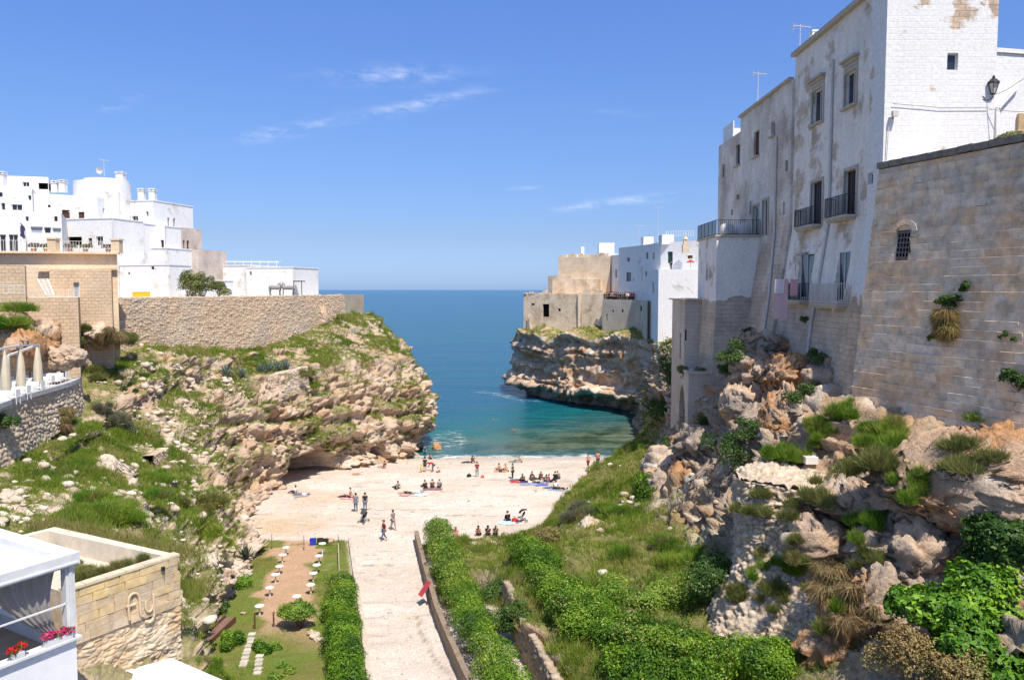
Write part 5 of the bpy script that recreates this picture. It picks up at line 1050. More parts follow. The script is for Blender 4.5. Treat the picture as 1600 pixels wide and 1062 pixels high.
# ray from the camera position onto the built terrain: where plants stand
from mathutils.bvhtree import BVHTree
from mathutils import Vector
_V, _P, _o = [], [], 0
for V_, T_ in TERR:
    _V.append(V_); _P += (np.asarray(T_) + _o).tolist(); _o += len(V_)
_BVH = BVHTree.FromPolygons(np.concatenate(_V).tolist(), _P, all_triangles=False); del _V, _P
def HIT(px, py):
    d = Vector(pixdir(px, py)).normalized(); r = _BVH.ray_cast(Vector((0, 0, CAMZ)), d)
    return None if r[0] is None else (np.array(r[0]), np.array(r[1]))
def DROP(x, y, z=60):
    r = _BVH.ray_cast(Vector((x, y, z)), Vector((0, 0, -1))); return None if r[0] is None else np.array(r[0])
# ================================================================== VEGETATION
M_LEAF = mat('leaves', attr=True, var=0, bump=0, rough=.5, spec=.3, trans=.18)
M_GRASS = mat('grass_blades', attr=True, var=0, bump=0, rough=.7, spec=.15, trans=.3)
M_TWIG = mat('twigs', (.16, .11, .07), var=.3, bump=.2)
M_BARK = mat('bark', (.17, .12, .08), var=.3, bump=.6, bscale=20)
def unit(n, rng):
    v = rng.normal(size=(n, 3)); return v / np.linalg.norm(v, axis=1, keepdims=True)
def blades(P, h, nb, width, lean, col, rng, spread=.12, upv=None):
    """nb narrow blades from every point"""
    N = len(P); n = N * nb; base = np.repeat(P, nb, 0) + rng.normal(size=(n, 3)) * np.array([spread, spread, .02]); hh = np.repeat(h, nb) * rng.uniform(.55, 1.15, n)
    up = np.array([0, 0, 1.]) if upv is None else np.repeat(upv, nb, 0)
    d = up + rng.normal(size=(n, 3)) * lean; d /= np.linalg.norm(d, axis=1, keepdims=True)
    s = np.cross(d, unit(n, rng)); s /= np.maximum(np.linalg.norm(s, axis=1, keepdims=True), 1e-6); w = (np.repeat(width, nb) if np.ndim(width) else width)
    w = np.reshape(w * rng.uniform(.6, 1.3, n), (-1, 1))
    V = np.stack([base - s * w, base + s * w, base + d * hh[:, None]], 1).reshape(-1, 3)
    C = np.repeat(np.repeat(col, nb, 0) * rng.uniform(.75, 1.25, (n, 1)), 3, 0)
    return V, np.arange(n * 3).reshape(-1, 3), C
def join(parts):
    V, T, C, o = [], [], [], 0
    for v, t, c in parts: V.append(v); T.append(t + o); C.append(c); o += len(v)
    return np.concatenate(V), np.concatenate(T), np.concatenate(C)
G1 = np.array([.13, .21, .02]); G2 = np.array([.25, .32, .045]); G3 = np.array([.40, .335, .13]); G4 = np.array([.075, .15, .022])
def gcol(P, s, dry=.3, yellow=.0):
    n1, n2 = fbm(P * .35, 3, s), fbm(P * .8, 3, s + 5)
    c = lerp(G1, G2, np.clip(.5 + 1.2 * n1, 0, 1)); c = lerp(c, G3, np.clip(dry + 1.1 * n2 - .15, 0, .9)); return lerp(c, G4, np.clip(fbm(P * .6, 3, s + 9) * 1.6 - .25, 0, .8))
def grass(name, src, n, hr, label, seed, dry=.3, nb=7, width=.016, mask=None, lean=.45, thr=.25):
    Q, N, g, nu, nv = src; rng = np.random.default_rng(seed); Q = Q.reshape(-1, 3); w = np.where(g.ravel() > thr, g.ravel(), 0)
    if mask is not None: w = w * mask(Q)
    d = np.maximum(np.linalg.norm(Q - [0, 0, CAMZ], axis=1), 20); w = w / d ** .8
    q = Q - [0, 0, CAMZ]; px = 800 + F * q[:, 0] / q[:, 1]; py = 452 - F * q[:, 2] / q[:, 1]; w = w * ((px > -150) & (px < 1750) & (py < 1180) & (py > 380))
    idx = rng.choice(len(Q), n, p=w / w.sum()); P = Q[idx] + rng.normal(size=(n, 3)) * [.1, .1, 0] - [0, 0, .03]
    big = np.clip(.7 + 1.9 * fbm(P * .45, 3, seed + 1), .25, 2.4); h = big * rng.uniform(hr[0], hr[1], n)
    wd = width * np.clip(np.linalg.norm(P - [0, 0, CAMZ], axis=1) / 45, .8, 2.2)
    V, T, C = blades(P, h, nb, wd, lean, gcol(P, seed, dry), rng)
    o = link(name, mesh_np(name, V, T=T, m=M_GRASS, col=C)); tag(o, label, None, None, 'stuff')
lm = lambda Q: 1.0 * (~((Q[:, 0] < -36 + (Q[:, 1] - 68) * .36) & (Q[:, 1] > 68))) * (1 - ((Q[:, 0] > -21) & (Q[:, 1] < 36)))
grass('hillside_grass', SCATTER[0], 95000, (.16, .55), 'wild green and straw coloured grass on the left hillside', 5, .25, mask=lm)
grass('slope_grass', SCATTER[1], 60000, (.2, .62), 'long wild grass on the green slope right of the beach', 6, .32, mask=lambda Q: 1.0 * (Q[:, 1] < 110))
grass('headland_grass', SCATTER[2], 2500, (.25, .5), 'tufts of grass along the top of the far headland', 7, .45, width=.03)
grass('garden_grass', GARDEN, 34000, (.04, .12), 'short green grass of the small garden beside the path', 8, .12, nb=6, width=.014, thr=.3)
def hgt(src, x, y):
    Q = src[0].reshape(-1, 3); i = np.argmin((Q[:, 0] - x) ** 2 + (Q[:, 1] - y) ** 2); return float(Q[i, 2])
PAL = {'hedge': [(.035, .095, .006), (.09, .20, .01), (.19, .32, .02)], 'dark': [(.03, .075, .014), (.055, .12, .02), (.095, .165, .03)], 'olive': [(.11, .135, .035), (.18, .2, .055), (.25, .26, .085)],
       'fresh': [(.09, .19, .02), (.17, .29, .03), (.29, .37, .055)], 'fig': [(.05, .14, .01), (.11, .25, .016), (.22, .38, .03)], 'dry': [(.20, .13, .07), (.30, .2, .10), (.24, .2, .09)], 'gold': [(.25, .17, .06), (.36, .25, .1), (.2, .19, .06)], 'grey': [(.13, .14, .09), (.2, .2, .13), (.24, .22, .13)]}
def palcol(pal, n, rng, P, s):
    a, b, c = [np.array(x) for x in PAL[pal]]; t = np.clip(.5 + 1.0 * fbm(P * .9, 2, s) + rng.normal(size=n) * .28, 0, 1)
    return np.where(t[:, None] < .5, a + (b - a) * (t[:, None] * 2), b + (c - b) * (t[:, None] * 2 - 1))
def leafmesh(blobs, n, size, pal, seed, flowers=0., inner=.5, aspect=.5, rag=.42):
    rng = np.random.default_rng(seed); B = np.array([list(c) + list(r) for c, r in blobs], float); w = (B[:, 3] * B[:, 4] + B[:, 4] * B[:, 5] + B[:, 3] * B[:, 5]); k = rng.choice(len(B), n, p=w / w.sum())
    d = unit(n, rng); d[:, 2] = np.where(d[:, 2] < -.45, -d[:, 2], d[:, 2]); c = B[k, :3]; r = B[k, 3:]
    rr = inner + (1 - inner) * rng.uniform(0, 1, n) ** .45; P = c + d * r * rr[:, None]
    P = P + d * (r.mean(1) * (rag * fbm(P * (1.6 / max(r.mean(), .3)) + seed, 3, seed) + .45 * rag * noise(P * 3.1, seed + 4)))[:, None]
    nrm = d * .75 + unit(n, rng) * .75 + np.array([0, 0, .35]); nrm /= np.linalg.norm(nrm, axis=1, keepdims=True)
    a = np.cross(nrm, unit(n, rng)); a /= np.maximum(np.linalg.norm(a, axis=1, keepdims=True), 1e-6); b = np.cross(nrm, a); L = (size * rng.uniform(.6, 1.35, n))[:, None]
    bend = nrm * L * .12
    V = np.stack([P - a * L * .5 - bend, P + b * L * aspect * .5, P + a * L * .5 - bend, P - b * L * aspect * .5], 1).reshape(-1, 3); q = np.arange(n * 4).reshape(-1, 4)
    C = palcol(pal, n, rng, P, seed)
    if flowers: C = np.where((rng.uniform(size=n) < flowers * np.clip(.6 + 3.5 * noise(P * .55, seed + 8), 0, 3))[:, None], np.array([.40, .39, .10]), C)
    return V, q, np.repeat(C, 4, 0)
def stems(mb, base, blobs, rng, r=.035):
    base = np.array(base, float)
    for c, rad in blobs:
        c = np.array(c, float); m = (base + c) / 2 + np.array([rng.uniform(-.1, .1), rng.uniform(-.1, .1), 0]); mb.tube([base, m, c + np.array([0, 0, rad[2] * .3])], r, 5, r * .4)
        for _ in range(2):
            d = unit(1, rng)[0]; d[2] = abs(d[2]); mb.tube([m, c, c + d * np.array(rad) * .8], r * .6, 4, r * .2)
def shrub(name, blobs, n, size, pal, seed, label, cat='shrub', group=None, flowers=0., base=None, kind='leaf', stem=True, inner=.5, aspect=.5, trunk=None, rag=.42):
    rng = np.random.default_rng(seed); c0 = np.mean([b[0] for b in blobs], 0); low = min(b[0][2] - b[1][2] for b in blobs)
    base = base if base is not None else (c0[0], c0[1], low + .05); root = empty(name, label, cat, base, group)
    if kind == 'leaf':
        V, q, C = leafmesh(blobs, n, size, pal, seed, flowers, inner, aspect, rag); link('foliage', mesh_np('foliage', V, Q=q, m=M_LEAF, col=C), root)
    else:   # feathery: fans of thin blades growing out of the whole volume
        B = np.array([list(c) + list(r) for c, r in blobs], float); k = rng.integers(0, len(B), n); d = unit(n, rng); d[:, 2] = np.abs(d[:, 2]) if kind != 'hang' else -np.abs(d[:, 2]) * .8
        P = B[k, :3] + d * B[k, 3:] * (rng.uniform(.15, .85, n) ** .6)[:, None]
        C = palcol(pal, n, rng, P, seed); up = d * .8 + (np.array([0, 0, .9]) if kind != 'hang' else np.array([0, 0, -1.0]))
        C = lerp(C, np.array([.30, .25, .10]), np.clip(1.3 * noise(P * 1.5, seed + 3) - .25, 0, .85)); V, T, C = blades(P, size * rng.uniform(.5, 1.7, n), 4, .014 * (size / .35) ** .5, .42, C, rng, .05, up)
        if flowers:
            Pf = B[k, :3] + d * B[k, 3:]; m = rng.uniform(size=n) < flowers; V2, T2, C2 = blades(Pf[m], np.full(m.sum(), .09), 3, .05, .9, np.tile([.60, .48, .03], (m.sum(), 1)), rng, .04); V, T, C = join([(V, T, C), (V2, T2, C2)])
        link('foliage', mesh_np('foliage', V, T=T, m=M_GRASS, col=C), root)
    if stem:
        mb = MB(); stems(mb, base, blobs[:8], rng, trunk or .03); mb.build('trunk' if trunk else 'stems', M_BARK if trunk else M_TWIG, root)
    return root
def blobs_along(pts, r, step, rng, jit=.25, zoff=0.):
    pts = crom(np.array(pts, float), 60); S = np.concatenate([[0], np.cumsum(np.linalg.norm(np.diff(pts, axis=0), axis=1))]); out = []
    for s in np.arange(0, S[-1] + .01, step):
        p = np.array([np.interp(s, S, pts[:, i]) for i in range(3)]) + rng.normal(size=3) * [jit, jit, jit * .4]; k = rng.uniform(.85, 1.18); out.append((p + [0, 0, zoff], np.array(r) * k))
    return out
rg = np.random.default_rng(3)
# the hedges
le = lambda Y: float(pathedge(np.array([Y]))[0][0]); re = lambda Y: float(pathedge(np.array([Y]))[1][0])
hp = [(le(Y) - 1.15, Y, gz(le(Y) - 1.15, Y) + .75) for Y in (33, 37, 40, 43, 46, 48.6)]
shrub('garden_hedge', blobs_along(hp, (.95, .85, .8), .75, rg, .12), 46000, .10, 'hedge', 21, 'clipped green hedge between the garden and the pebble path', 'hedge', flowers=.05, rag=.24)
hp = [(re(Y) + 1.35, Y, 2.3 + .028 * (57 - Y) + 1.05) for Y in (30, 34, 38, 42, 46, 50, 54, 59)]
hb = blobs_along(hp, (1.0, .9, .75), .7, rg, .15)
shrub('path_hedge', hb, 62000, .10, 'hedge', 22, 'long green hedge along the right edge of the pebble path', 'hedge', flowers=.07, rag=.24)
big = [HIT(px, py)[0] + [0, 0, .55] for px, py in ((815, 870), (850, 905), (885, 955), (925, 990), (985, 1020), (1060, 1035), (1140, 1050), (1230, 1066))]
b1 = blobs_along(big[:3], (1.2, 1.1, 1.05), .8, rg, .25); b2 = blobs_along(big[2:], (1.35, 1.25, 1.1), .8, rg, .28)
for i, (bl, lab) in enumerate(((b1, 'dense green hedge at the top of the slope next to the beach corner'), (b2, 'broad green hedge running across the bottom of the right slope'))):
    shrub('broad_hedge', bl, (30000, 62000)[i], .11, 'hedge', 23 + i, lab, 'hedge', flowers=.05, rag=.3)
shrub('broad_hedge', blobs_along([HIT(955, 935)[0] + [0, 0, .3], HIT(1005, 945)[0] + [0, 0, .3], HIT(1060, 955)[0] + [0, 0, .3]], (1.0, .95, .7), .8, rg, .35), 9000, .12, 'fresh', 27, 'lighter green shrub mass behind the broad hedge on the right slope', 'shrub', flowers=.03)
shrub('broad_hedge', blobs_along([HIT(960, 1060)[0] + [0, 0, .4], HIT(1020, 1085)[0] + [0, 0, .4], HIT(1120, 1095)[0] + [0, 0, .4]], (1.5, 1.3, 1.0), .8, rg, .3), 16000, .13, 'hedge', 28, 'green hedge end at the bottom edge below the broad hedge', 'hedge', flowers=.04)
shrub('flowering_shrub', [(HIT(855, 850)[0] + [0, 0, .5], (1.0, .9, .7)), (HIT(835, 858)[0] + [0, 0, .5], (.8, .8, .6))], 5000, .13, 'gold', 29, 'yellow flowering shrub at the top of the hedge by the beach corner', 'shrub')
# shrubs: (px, py, depth, rx, rz, count, leaf, palette, kind, label)
SH = [(775, 925, 50, 1.3, .9, 5200, .13, 'dark', 'leaf', 'dark green bush between the two hedges on the right'), (742, 890, 54, .9, .6, 2400, .1, 'grey', 'leaf', 'grey green shrub beside the bare branches'),
      (800, 955, 46, .9, .6, 3500, .13, 'dark', 'leaf', 'dark bush above the grey dry stone wall'), (715, 868, 57, .8, .4, 2000, .1, 'fresh', 'leaf', 'low fresh green shrub at the corner of the beach'),
      (755, 970, 44, 1.0, .7, 3800, .14, 'dark', 'leaf', 'leafy dark shrub behind the path hedge'),
      (960, 800, 66, 1.5, .8, 3500, .3, 'fresh', 'feather', 'feathery green bush on the slope above the beach'), (1005, 765, 64, 1.1, 1.5, 5200, .13, 'hedge', 'leaf', 'bright green bush at the foot of the right rocks'),
      (955, 770, 75, 1.0, .7, 2400, .12, 'olive', 'leaf', 'olive green bush in the middle of the slope'), (915, 800, 68, 1.4, .7, 3500, .35, 'grey', 'feather', 'greyish weeds along the edge of the beach'),
      (1065, 850, 50, 2.0, .8, 5000, .35, 'fresh', 'feather', 'wide patch of tall weeds under the right rocks'), (1130, 900, 44, 1.6, .9, 5500, .14, 'dark', 'leaf', 'dark ivy bush in the shade beside the rubble slope'),
      (1090, 925, 44, 1.3, .8, 4200, .13, 'fresh', 'leaf', 'leafy green bush in front of the ivy'), (1060, 905, 47, 1.2, .6, 3600, .13, 'fresh', 'leaf', 'spreading green weed patch on the slope'),
      (1145, 545, 58, 1.0, .7, 3200, .13, 'dark', 'leaf', 'dark green shrub under the terrace block'), (1132, 560, 58.5, .8, .6, 2200, .13, 'dark', 'leaf', 'small dark shrub left of the terrace foot'),
      (1170, 512, 59, .6, .45, 1500, .11, 'dark', 'leaf', 'dark tuft at the foot of the pale downpipe'), (1275, 540, 49.5, .65, .55, 1800, .1, 'dark', 'leaf', 'dark tuft at the foot of the second downpipe'), (1258, 498, 52, .22, .35, 500, .1, 'dark', 'leaf', 'little plant growing from the middle of the facade'),
      (1255, 610, 48, .9, .55, 2400, .12, 'dark', 'leaf', 'dark green plant between the big orange boulders'), (1180, 660, 51, 1.1, .5, 2600, .12, 'dark', 'leaf', 'dark shrub below the grey boulder'),
      (1150, 700, 50, 1.4, 1.3, 5200, .13, 'dark', 'leaf', 'hanging dark greenery in the gully between the rocks'), (1108, 655, 60, .9, 1.2, 3200, .12, 'dark', 'leaf', 'dark creeper beside the arched buttress'),
      (1045, 580, 92, 1.8, 3.6, 8000, .2, 'dark', 'leaf', 'tall dark ivy hanging on the cliff left of the arch'), (1030, 640, 92, 1.5, 2.2, 4500, .2, 'dark', 'leaf', 'dark ivy at the water end of the right cliff'),
      (1085, 572, 67.5, 1.3, .5, 3000, .12, 'dark', 'leaf', 'shrub growing on top of the arched buttress'), (1068, 565, 68, .6, .55, 1500, .12, 'olive', 'leaf', 'olive plant at the corner of the arched buttress'),
      (1040, 690, 70, 1.0, .6, 2400, .12, 'dark', 'leaf', 'dark plant on the rock below the arch'), (1020, 705, 74, .8, .6, 2200, .3, 'fresh', 'feather', 'yellow green tuft on the rock at the beach end'),
      (1305, 650, 42, .75, 1.0, 4200, .34, 'fresh', 'feather', 'tall feathery fennel beside the ruined wall'), (1220, 712, 42, .75, .95, 4200, .34, 'fresh', 'feather', 'tall feathery fennel at the rubble edge'),
      (1275, 665, 43, .6, .6, 2400, .34, 'fresh', 'feather', 'shorter fennel left of the ruined wall'), (1400, 680, 37, 1.3, .9, 6500, .36, 'fresh', 'feather', 'broad feathery bush at the foot of the rampart'),
      (1375, 730, 35.5, 1.0, .9, 3800, .4, 'olive', 'feather', 'olive feathery weeds hanging below the broad bush'), (1330, 725, 37, .9, .75, 3600, .1, 'olive', 'leaf', 'round dark leaved bush on the ruined platform'),
      (1480, 620, 38.5, 1.2, .7, 3600, .4, 'olive', 'feather', 'straw coloured weeds along the rampart foot'), (1540, 640, 36, 1.1, .5, 2800, .32, 'fresh', 'feather', 'weeds with yellow flowers along the rampart foot'),
      (1590, 620, 34, .9, 1.0, 4200, .15, 'dark', 'leaf', 'dark leafy plant at the right end of the rampart foot'), (1590, 570, 34.8, .6, .6, 1800, .13, 'dark', 'leaf', 'smaller dark plant climbing the rampart at the right edge'),
      (1200, 775, 37, 1.0, .45, 3200, .34, 'olive', 'feather', 'green weeds along the top of the rubble bastion'), (1280, 778, 36.5, .7, .5, 2000, .34, 'olive', 'feather', 'weed tuft on the ledge of the rubble bastion'),
      (1240, 850, 35.5, .5, .45, 1300, .3, 'olive', 'feather', 'small green tuft below the bastion ledge'), (1250, 895, 34.5, .55, .4, 1400, .3, 'fresh', 'feather', 'green tuft in the middle of the rubble slope'),
      (1185, 875, 36.5, .6, .4, 1500, .3, 'fresh', 'feather', 'green tuft at the left of the rubble slope'), (1215, 920, 35.2, .7, .35, 1500, .3, 'olive', 'feather', 'low weeds low on the rubble slope'), (1150, 930, 36.5, .5, .6, 1500, .3, 'olive', 'feather', 'weeds on the left edge of the rubble slope'),
      (1330, 925, 32.5, 1.3, 1.0, 6000, .5, 'dry', 'hang', 'dry brown hanging brush on the rock'), (1305, 960, 32, .4, .6, 1500, .3, 'fresh', 'feather', 'yellow green weed beside the dry brush'),
      (1365, 815, 34, .6, .5, 2000, .32, 'fresh', 'feather', 'green tuft in the cleft of the right rocks'), (1360, 870, 33, .7, .6, 2300, .3, 'olive', 'feather', 'olive tuft below the cleft of the right rocks'), (1430, 760, 33.5, .6, .7, 2200, .32, 'fresh', 'feather', 'tuft at the top of the grey rock face'),
      (1500, 700, 33.5, 1.3, .35, 2600, .28, 'olive', 'feather', 'short dry weeds on the lit rock shelf'),
      (315, 445, 88, 1.6, 1.35, 6500, .16, 'olive', 'leaf', 'grey green shrub in front of the low white house'), (293, 442, 88, .95, 1.6, 3600, .16, 'olive', 'leaf', 'left upright part of the grey green shrub'), (345, 450, 88, 1.2, .9, 3600, .16, 'olive', 'leaf', 'smaller grey green shrub near the zebra figures'),
      (25, 490, 56, 1.7, .8, 5500, .35, 'fresh', 'feather', 'green bush on the rock below the left stone wall'), (170, 520, 66, 1.0, .8, 2600, .5, 'dry', 'hang', 'dry grass hanging over the round rock'), (190, 525, 67, .9, .7, 2400, .5, 'olive', 'hang', 'olive grass hanging at the wall corner'),
      (130, 520, 63, .6, .8, 2000, .3, 'olive', 'feather', 'olive bush left of the round rock'), (160, 580, 62, 1.2, .6, 3200, .3, 'olive', 'feather', 'scrub on the upper left slope'), (220, 585, 66, .6, .45, 1400, .12, 'dark', 'leaf', 'small dark green bush on the left slope'), (205, 600, 65, .5, .4, 1200, .12, 'dark', 'leaf', 'smaller dark bush next to it on the left slope'),
      (190, 660, 58, 1.3, .9, 4500, .13, 'grey', 'leaf', 'grey green scrub in the middle of the left slope'), (165, 640, 59, 1.0, .7, 2600, .3, 'grey', 'feather', 'dry grey scrub beside the stone steps'),
      (415, 490, 94, .9, .7, 2300, .4, 'olive', 'feather', 'tuft on top of the round rock by the clifftop wall'), (390, 560, 84, 3.0, .5, 3500, .3, 'fresh', 'feather', 'green weeds behind the agaves'), (470, 585, 86, 1.5, .6, 2500, .35, 'olive', 'feather', 'weeds hanging over the terrace edge'),
      (60, 630, 50.5, .35, .4, 900, .1, 'dark', 'leaf', 'small green plant growing out of the restaurant wall'), (95, 645, 53, .6, .8, 2200, .4, 'dry', 'hang', 'dry plant hanging on the restaurant wall'), (5, 660, 45, .8, .5, 2200, .12, 'dark', 'leaf', 'dark ivy at the left edge on the restaurant wall'),
      (160, 790, 46.5, 2.2, .6, 6500, .34, 'fresh', 'feather', 'tall green grass bank above the low building'), (240, 745, 52, 1.3, .5, 3000, .3, 'fresh', 'feather', 'green weeds beside the big pale rock'), (310, 790, 52, 1.6, 1.0, 5000, .3, 'olive', 'feather', 'weeds with yellow flowers on the rocks above the garden'), (330, 830, 49, 1.2, .8, 3800, .3, 'fresh', 'feather', 'green weeds with yellow flowers near the garden corner'),
      (372, 913, 50, .85, .7, 3400, .12, 'hedge', 'leaf', 'round green bush at the foot of the left rocks'), (345, 948, 47, .6, .6, 2000, .12, 'dark', 'leaf', 'dark bush beside the rusty planter'), (357, 1000, 43.5, .85, .75, 3600, .12, 'hedge', 'leaf', 'leafy bush at the left edge of the garden'), (416, 1012, 42.5, .65, .6, 2400, .12, 'hedge', 'leaf', 'leafy bush beside the stepping stones'),
      (285, 972, 41, .45, .4, 1200, .11, 'dark', 'leaf', 'little dark bush among the pale rubble'), (330, 1040, 40.5, .7, .35, 1500, .2, 'fresh', 'feather', 'weeds behind the white canopy'), (445, 1035, 40.5, .45, .35, 1100, .1, 'fresh', 'leaf', 'young plant in the garden grass'), (440, 1055, 39.5, .5, .3, 1000, .1, 'fresh', 'leaf', 'young plant near the bottom of the garden'),
      (505, 850, 60, .5, .3, 900, .1, 'fresh', 'leaf', 'small weed patch beside the rubbish bins')]
for i, (px, py, D, rx, rz, n, ls, pal, kind, lab) in enumerate(SH):
    c = W(px, py, D); h_ = HIT(px, py + rz * .35 * F / D)
    if h_ is not None and abs(h_[0][1] - D) < 9 and not any(k in lab for k in ('facade', 'arched', 'ivy hanging', 'water end', 'restaurant wall', 'zebra', 'low white house', 'grey green shrub')): c = h_[0] + [0, 0, rz * .3]
    r = np.random.default_rng(200 + i); m = 4 if rx < .7 else 7
    f_ = kind != 'leaf'
    bl = [(c + r.normal(size=3) * [rx * (.62 if f_ else .48), rx * (.62 if f_ else .48), rz * .3], np.array((rx * .6, rx * .6, rz * .72)) * r.uniform(.35 if f_ else .6, 1.05 if f_ else 1.15)) for _ in range(m + (4 if f_ else 1))]
    if h_ is not None: bl = [(p_ if DROP(p_[0], p_[1], p_[2] + 1.5) is None or 'ivy' in lab or 'hang' in lab or 'facade' in lab else np.array([p_[0], p_[1], max(p_[2] - .8, min(p_[2], DROP(p_[0], p_[1], p_[2] + 1.5)[2] + rz * .3))]), q_) for p_, q_ in bl]
    fl = .05 if 'yellow flowers' in lab else 0
    shrub('wild_shrub', bl, n, ls, pal, 300 + i, lab, 'plant' if kind != 'leaf' else 'bush', kind=kind, flowers=fl, inner=.35)
def hang_on(px, py, X0, rx, rz, n, pal, kind, lab, seed):
    d = pixdir(px, py); t = 0
    for D in np.arange(33, 48, .05):
        p = np.array([0, 0, CAMZ]) + d * (D / d[1]); u = (45 - p[1]) / 11.8
        if p[0] > 20.95 + 3.95 * u - (28.6 - p[2]) * .118: break
    c = p + [-.25, -.1, 0]; r = np.random.default_rng(seed); bl = [(c + r.normal(size=3) * [.15, .25, rz * .3], (rx * .5, rx * .7, rz * .5)) for _ in range(5)]
    return shrub('wall_plant', bl, n, .5 if kind == 'hang' else .12, pal, seed, lab, 'plant', kind=kind, stem=False)
hang_on(1488, 492, 22, .75, 1.1, 3200, 'gold', 'hang', 'straw coloured plant hanging from the rampart', 401); hang_on(1484, 468, 22, .6, .4, 1800, 'dark', 'leaf', 'dark green top of the plant on the rampart', 402)
hang_on(1518, 446, 22, .35, .35, 1000, 'dark', 'leaf', 'small green tuft right of the hanging rampart plant', 403); hang_on(1463, 525, 22, .3, .4, 800, 'dark', 'leaf', 'dark tuft below the hanging rampart plant', 404); hang_on(1582, 525, 22, .25, .3, 600, 'dark', 'leaf', 'tiny tuft at the right end of the rampart', 405)
# plants on top of the rampart at the right edge
shrub('wild_shrub', [(W(1580, 219, 38 + .2 * k), (.8, .6, .35)) for k in range(4)], 2600, .11, 'olive', 410, 'green plants on top of the rampart at the right edge', 'plant')
# trees at the lower right
for i, (bl, n, pal, lab) in enumerate((
        ([(W(1480, 960, 26), (1.5, 1.3, .9)), (W(1540, 930, 26.5), (1.3, 1.3, 1.0)), (W(1430, 945, 27.5), (1.0, 1.0, .7)), (W(1580, 990, 25.5), (1.3, 1.2, 1.0)), (W(1510, 1010, 25), (1.4, 1.2, .8)), (W(1560, 1050, 24.5), (1.5, 1.2, .8))], 17000, 'fig', 'large bright leaved fig tree filling the bottom right corner'),
        ([(W(1560, 840, 29), (1.1, 1.1, .8)), (W(1600, 860, 28.5), (1.2, 1.1, .9)), (W(1580, 815, 29.5), (.9, .9, .6)), (W(1545, 870, 29), (.8, .8, .6))], 8500, 'dark', 'dark leaved fig tree under the lit overhanging rock'))):
    c = np.mean([b[0] for b in bl], 0); shrub('fig_tree', bl, n, .24, pal, 420 + i, lab, 'tree', base=(c[0] + .6, c[1] + .5, c[2] - 3.6), trunk=.12, aspect=.55, inner=.3)
shrub('wild_shrub', [(W(1415, 1010, 25.5), (.9, .8, .8)), (W(1380, 1030, 26), (.7, .7, .7)), (W(1450, 1040, 25), (.9, .8, .8)), (W(1500, 1050, 24), (.9, .8, .7))], 8500, .1, 'gold', 425, 'golden brown dry bush in front of the fig tree', 'bush', inner=.3)
# small garden tree
c = W(463, 957, 43.2); g0 = gz(c[0] + .1, c[1])
shrub('garden_tree', [(c + d, r) for d, r in ((np.array((0, 0, .1)), (1.0, 1.0, .5)), (np.array((-.5, .2, -.1)), (.6, .6, .35)), (np.array((.55, .1, 0)), (.55, .6, .4)), (np.array((0, -.4, .2)), (.5, .5, .35)))], 6500, .12, 'fresh', 430, 'small round crowned tree in the garden', 'tree', base=(c[0] + .25, c[1] + .1, g0), trunk=.09, inner=.45, flowers=.03)
# bare branches
c = HIT(765, 920)[0] + [0, 0, .5]; mb = MB(); r = np.random.default_rng(8)
for k in range(46):
    a, t = r.uniform(0, 6.28), r.uniform(.2, 1.0); d = np.array((math.cos(a) * t, math.sin(a) * t, 1.1)); p = c + r.normal(size=3) * [.4, .3, 0] - [0, 0, .5]; q = p + d * r.uniform(.5, 1.2)
    mb.tube([p, (p + q) / 2 + r.normal(size=3) * .1, q], .022, 4, .006); mb.tube([(p + q) / 2, q + r.normal(size=3) * .35], .012, 4, .004)
tag(mb.build('bare_bush', mat('bleached_twigs', (.42, .34, .25), var=.2)), 'leafless bush of bleached twigs between the hedges', 'bush')
# agaves
def agave(p, h, seed, label, group=None, pal=((.13, .17, .15), (.20, .24, .21))):
    r = np.random.default_rng(seed); V, Q, C = [], [], []; root = empty('agave', label, 'agave', tuple(p), group)
    for k in range(26):
        a = k * 2.4; el = .25 + 1.2 * (k / 26); L = h * r.uniform(.8, 1.1); w = h * .085; d = np.array((math.cos(a) * math.cos(el), math.sin(a) * math.cos(el), math.sin(el))); s = np.array((-math.sin(a), math.cos(a), 0)); n = np.cross(s, d)
        pts = [(0, .7), (.35, 1.0), (.7, .7), (1, .05)]; o = len(V)
        for t, ww in pts:
            c_ = np.array(p) + d * L * t + n * (-.10 * h * t * t); V += [c_ - s * w * ww, c_ + n * w * .35 * ww * -1, c_ + s * w * ww]
        for j in range(3): Q += [(o + j * 3, o + j * 3 + 1, o + j * 3 + 4, o + j * 3 + 3), (o + j * 3 + 1, o + j * 3 + 2, o + j * 3 + 5, o + j * 3 + 4)]
        C += [lerp(np.array(pal[0]), np.array(pal[1]), r.uniform())] * 12
    link('leaf_rosette', mesh_np('leaf_rosette', np.array(V), Q=np.array(Q), m=M_LEAF, col=np.array(C)), root); MB().lathe(tuple(np.array(p) - [0, 0, .15]), [(.12 * h, 0), (.15 * h, .2), (.06 * h, .35 * h)], 8).build('core', M_TWIG, root)
AG = ['leftmost blue grey agave on the terrace edge', 'second blue grey agave from the left on the terrace edge', 'third agave from the left on the terrace edge', 'agave just right of the gap on the terrace edge', 'fifth agave along the terrace edge', 'rightmost blue grey agave on the terrace edge']
for i, (px, py, D, h) in enumerate(((353, 588, 80.5, 1.35), (378, 587, 81.5, 1.0), (408, 582, 83, 1.2), (420, 580, 83.6, 1.3), (433, 578, 84.2, 1.2), (446, 576, 84.8, 1.3))): agave(HIT(px, py)[0] - [0, 0, .05], h, 500 + i, AG[i], 'agaves on the terrace edge')
agave(HIT(384, 872)[0] - [0, 0, .05], 1.1, 510, 'dark agave at the corner between rocks and garden', pal=((.05, .07, .045), (.09, .11, .07)))
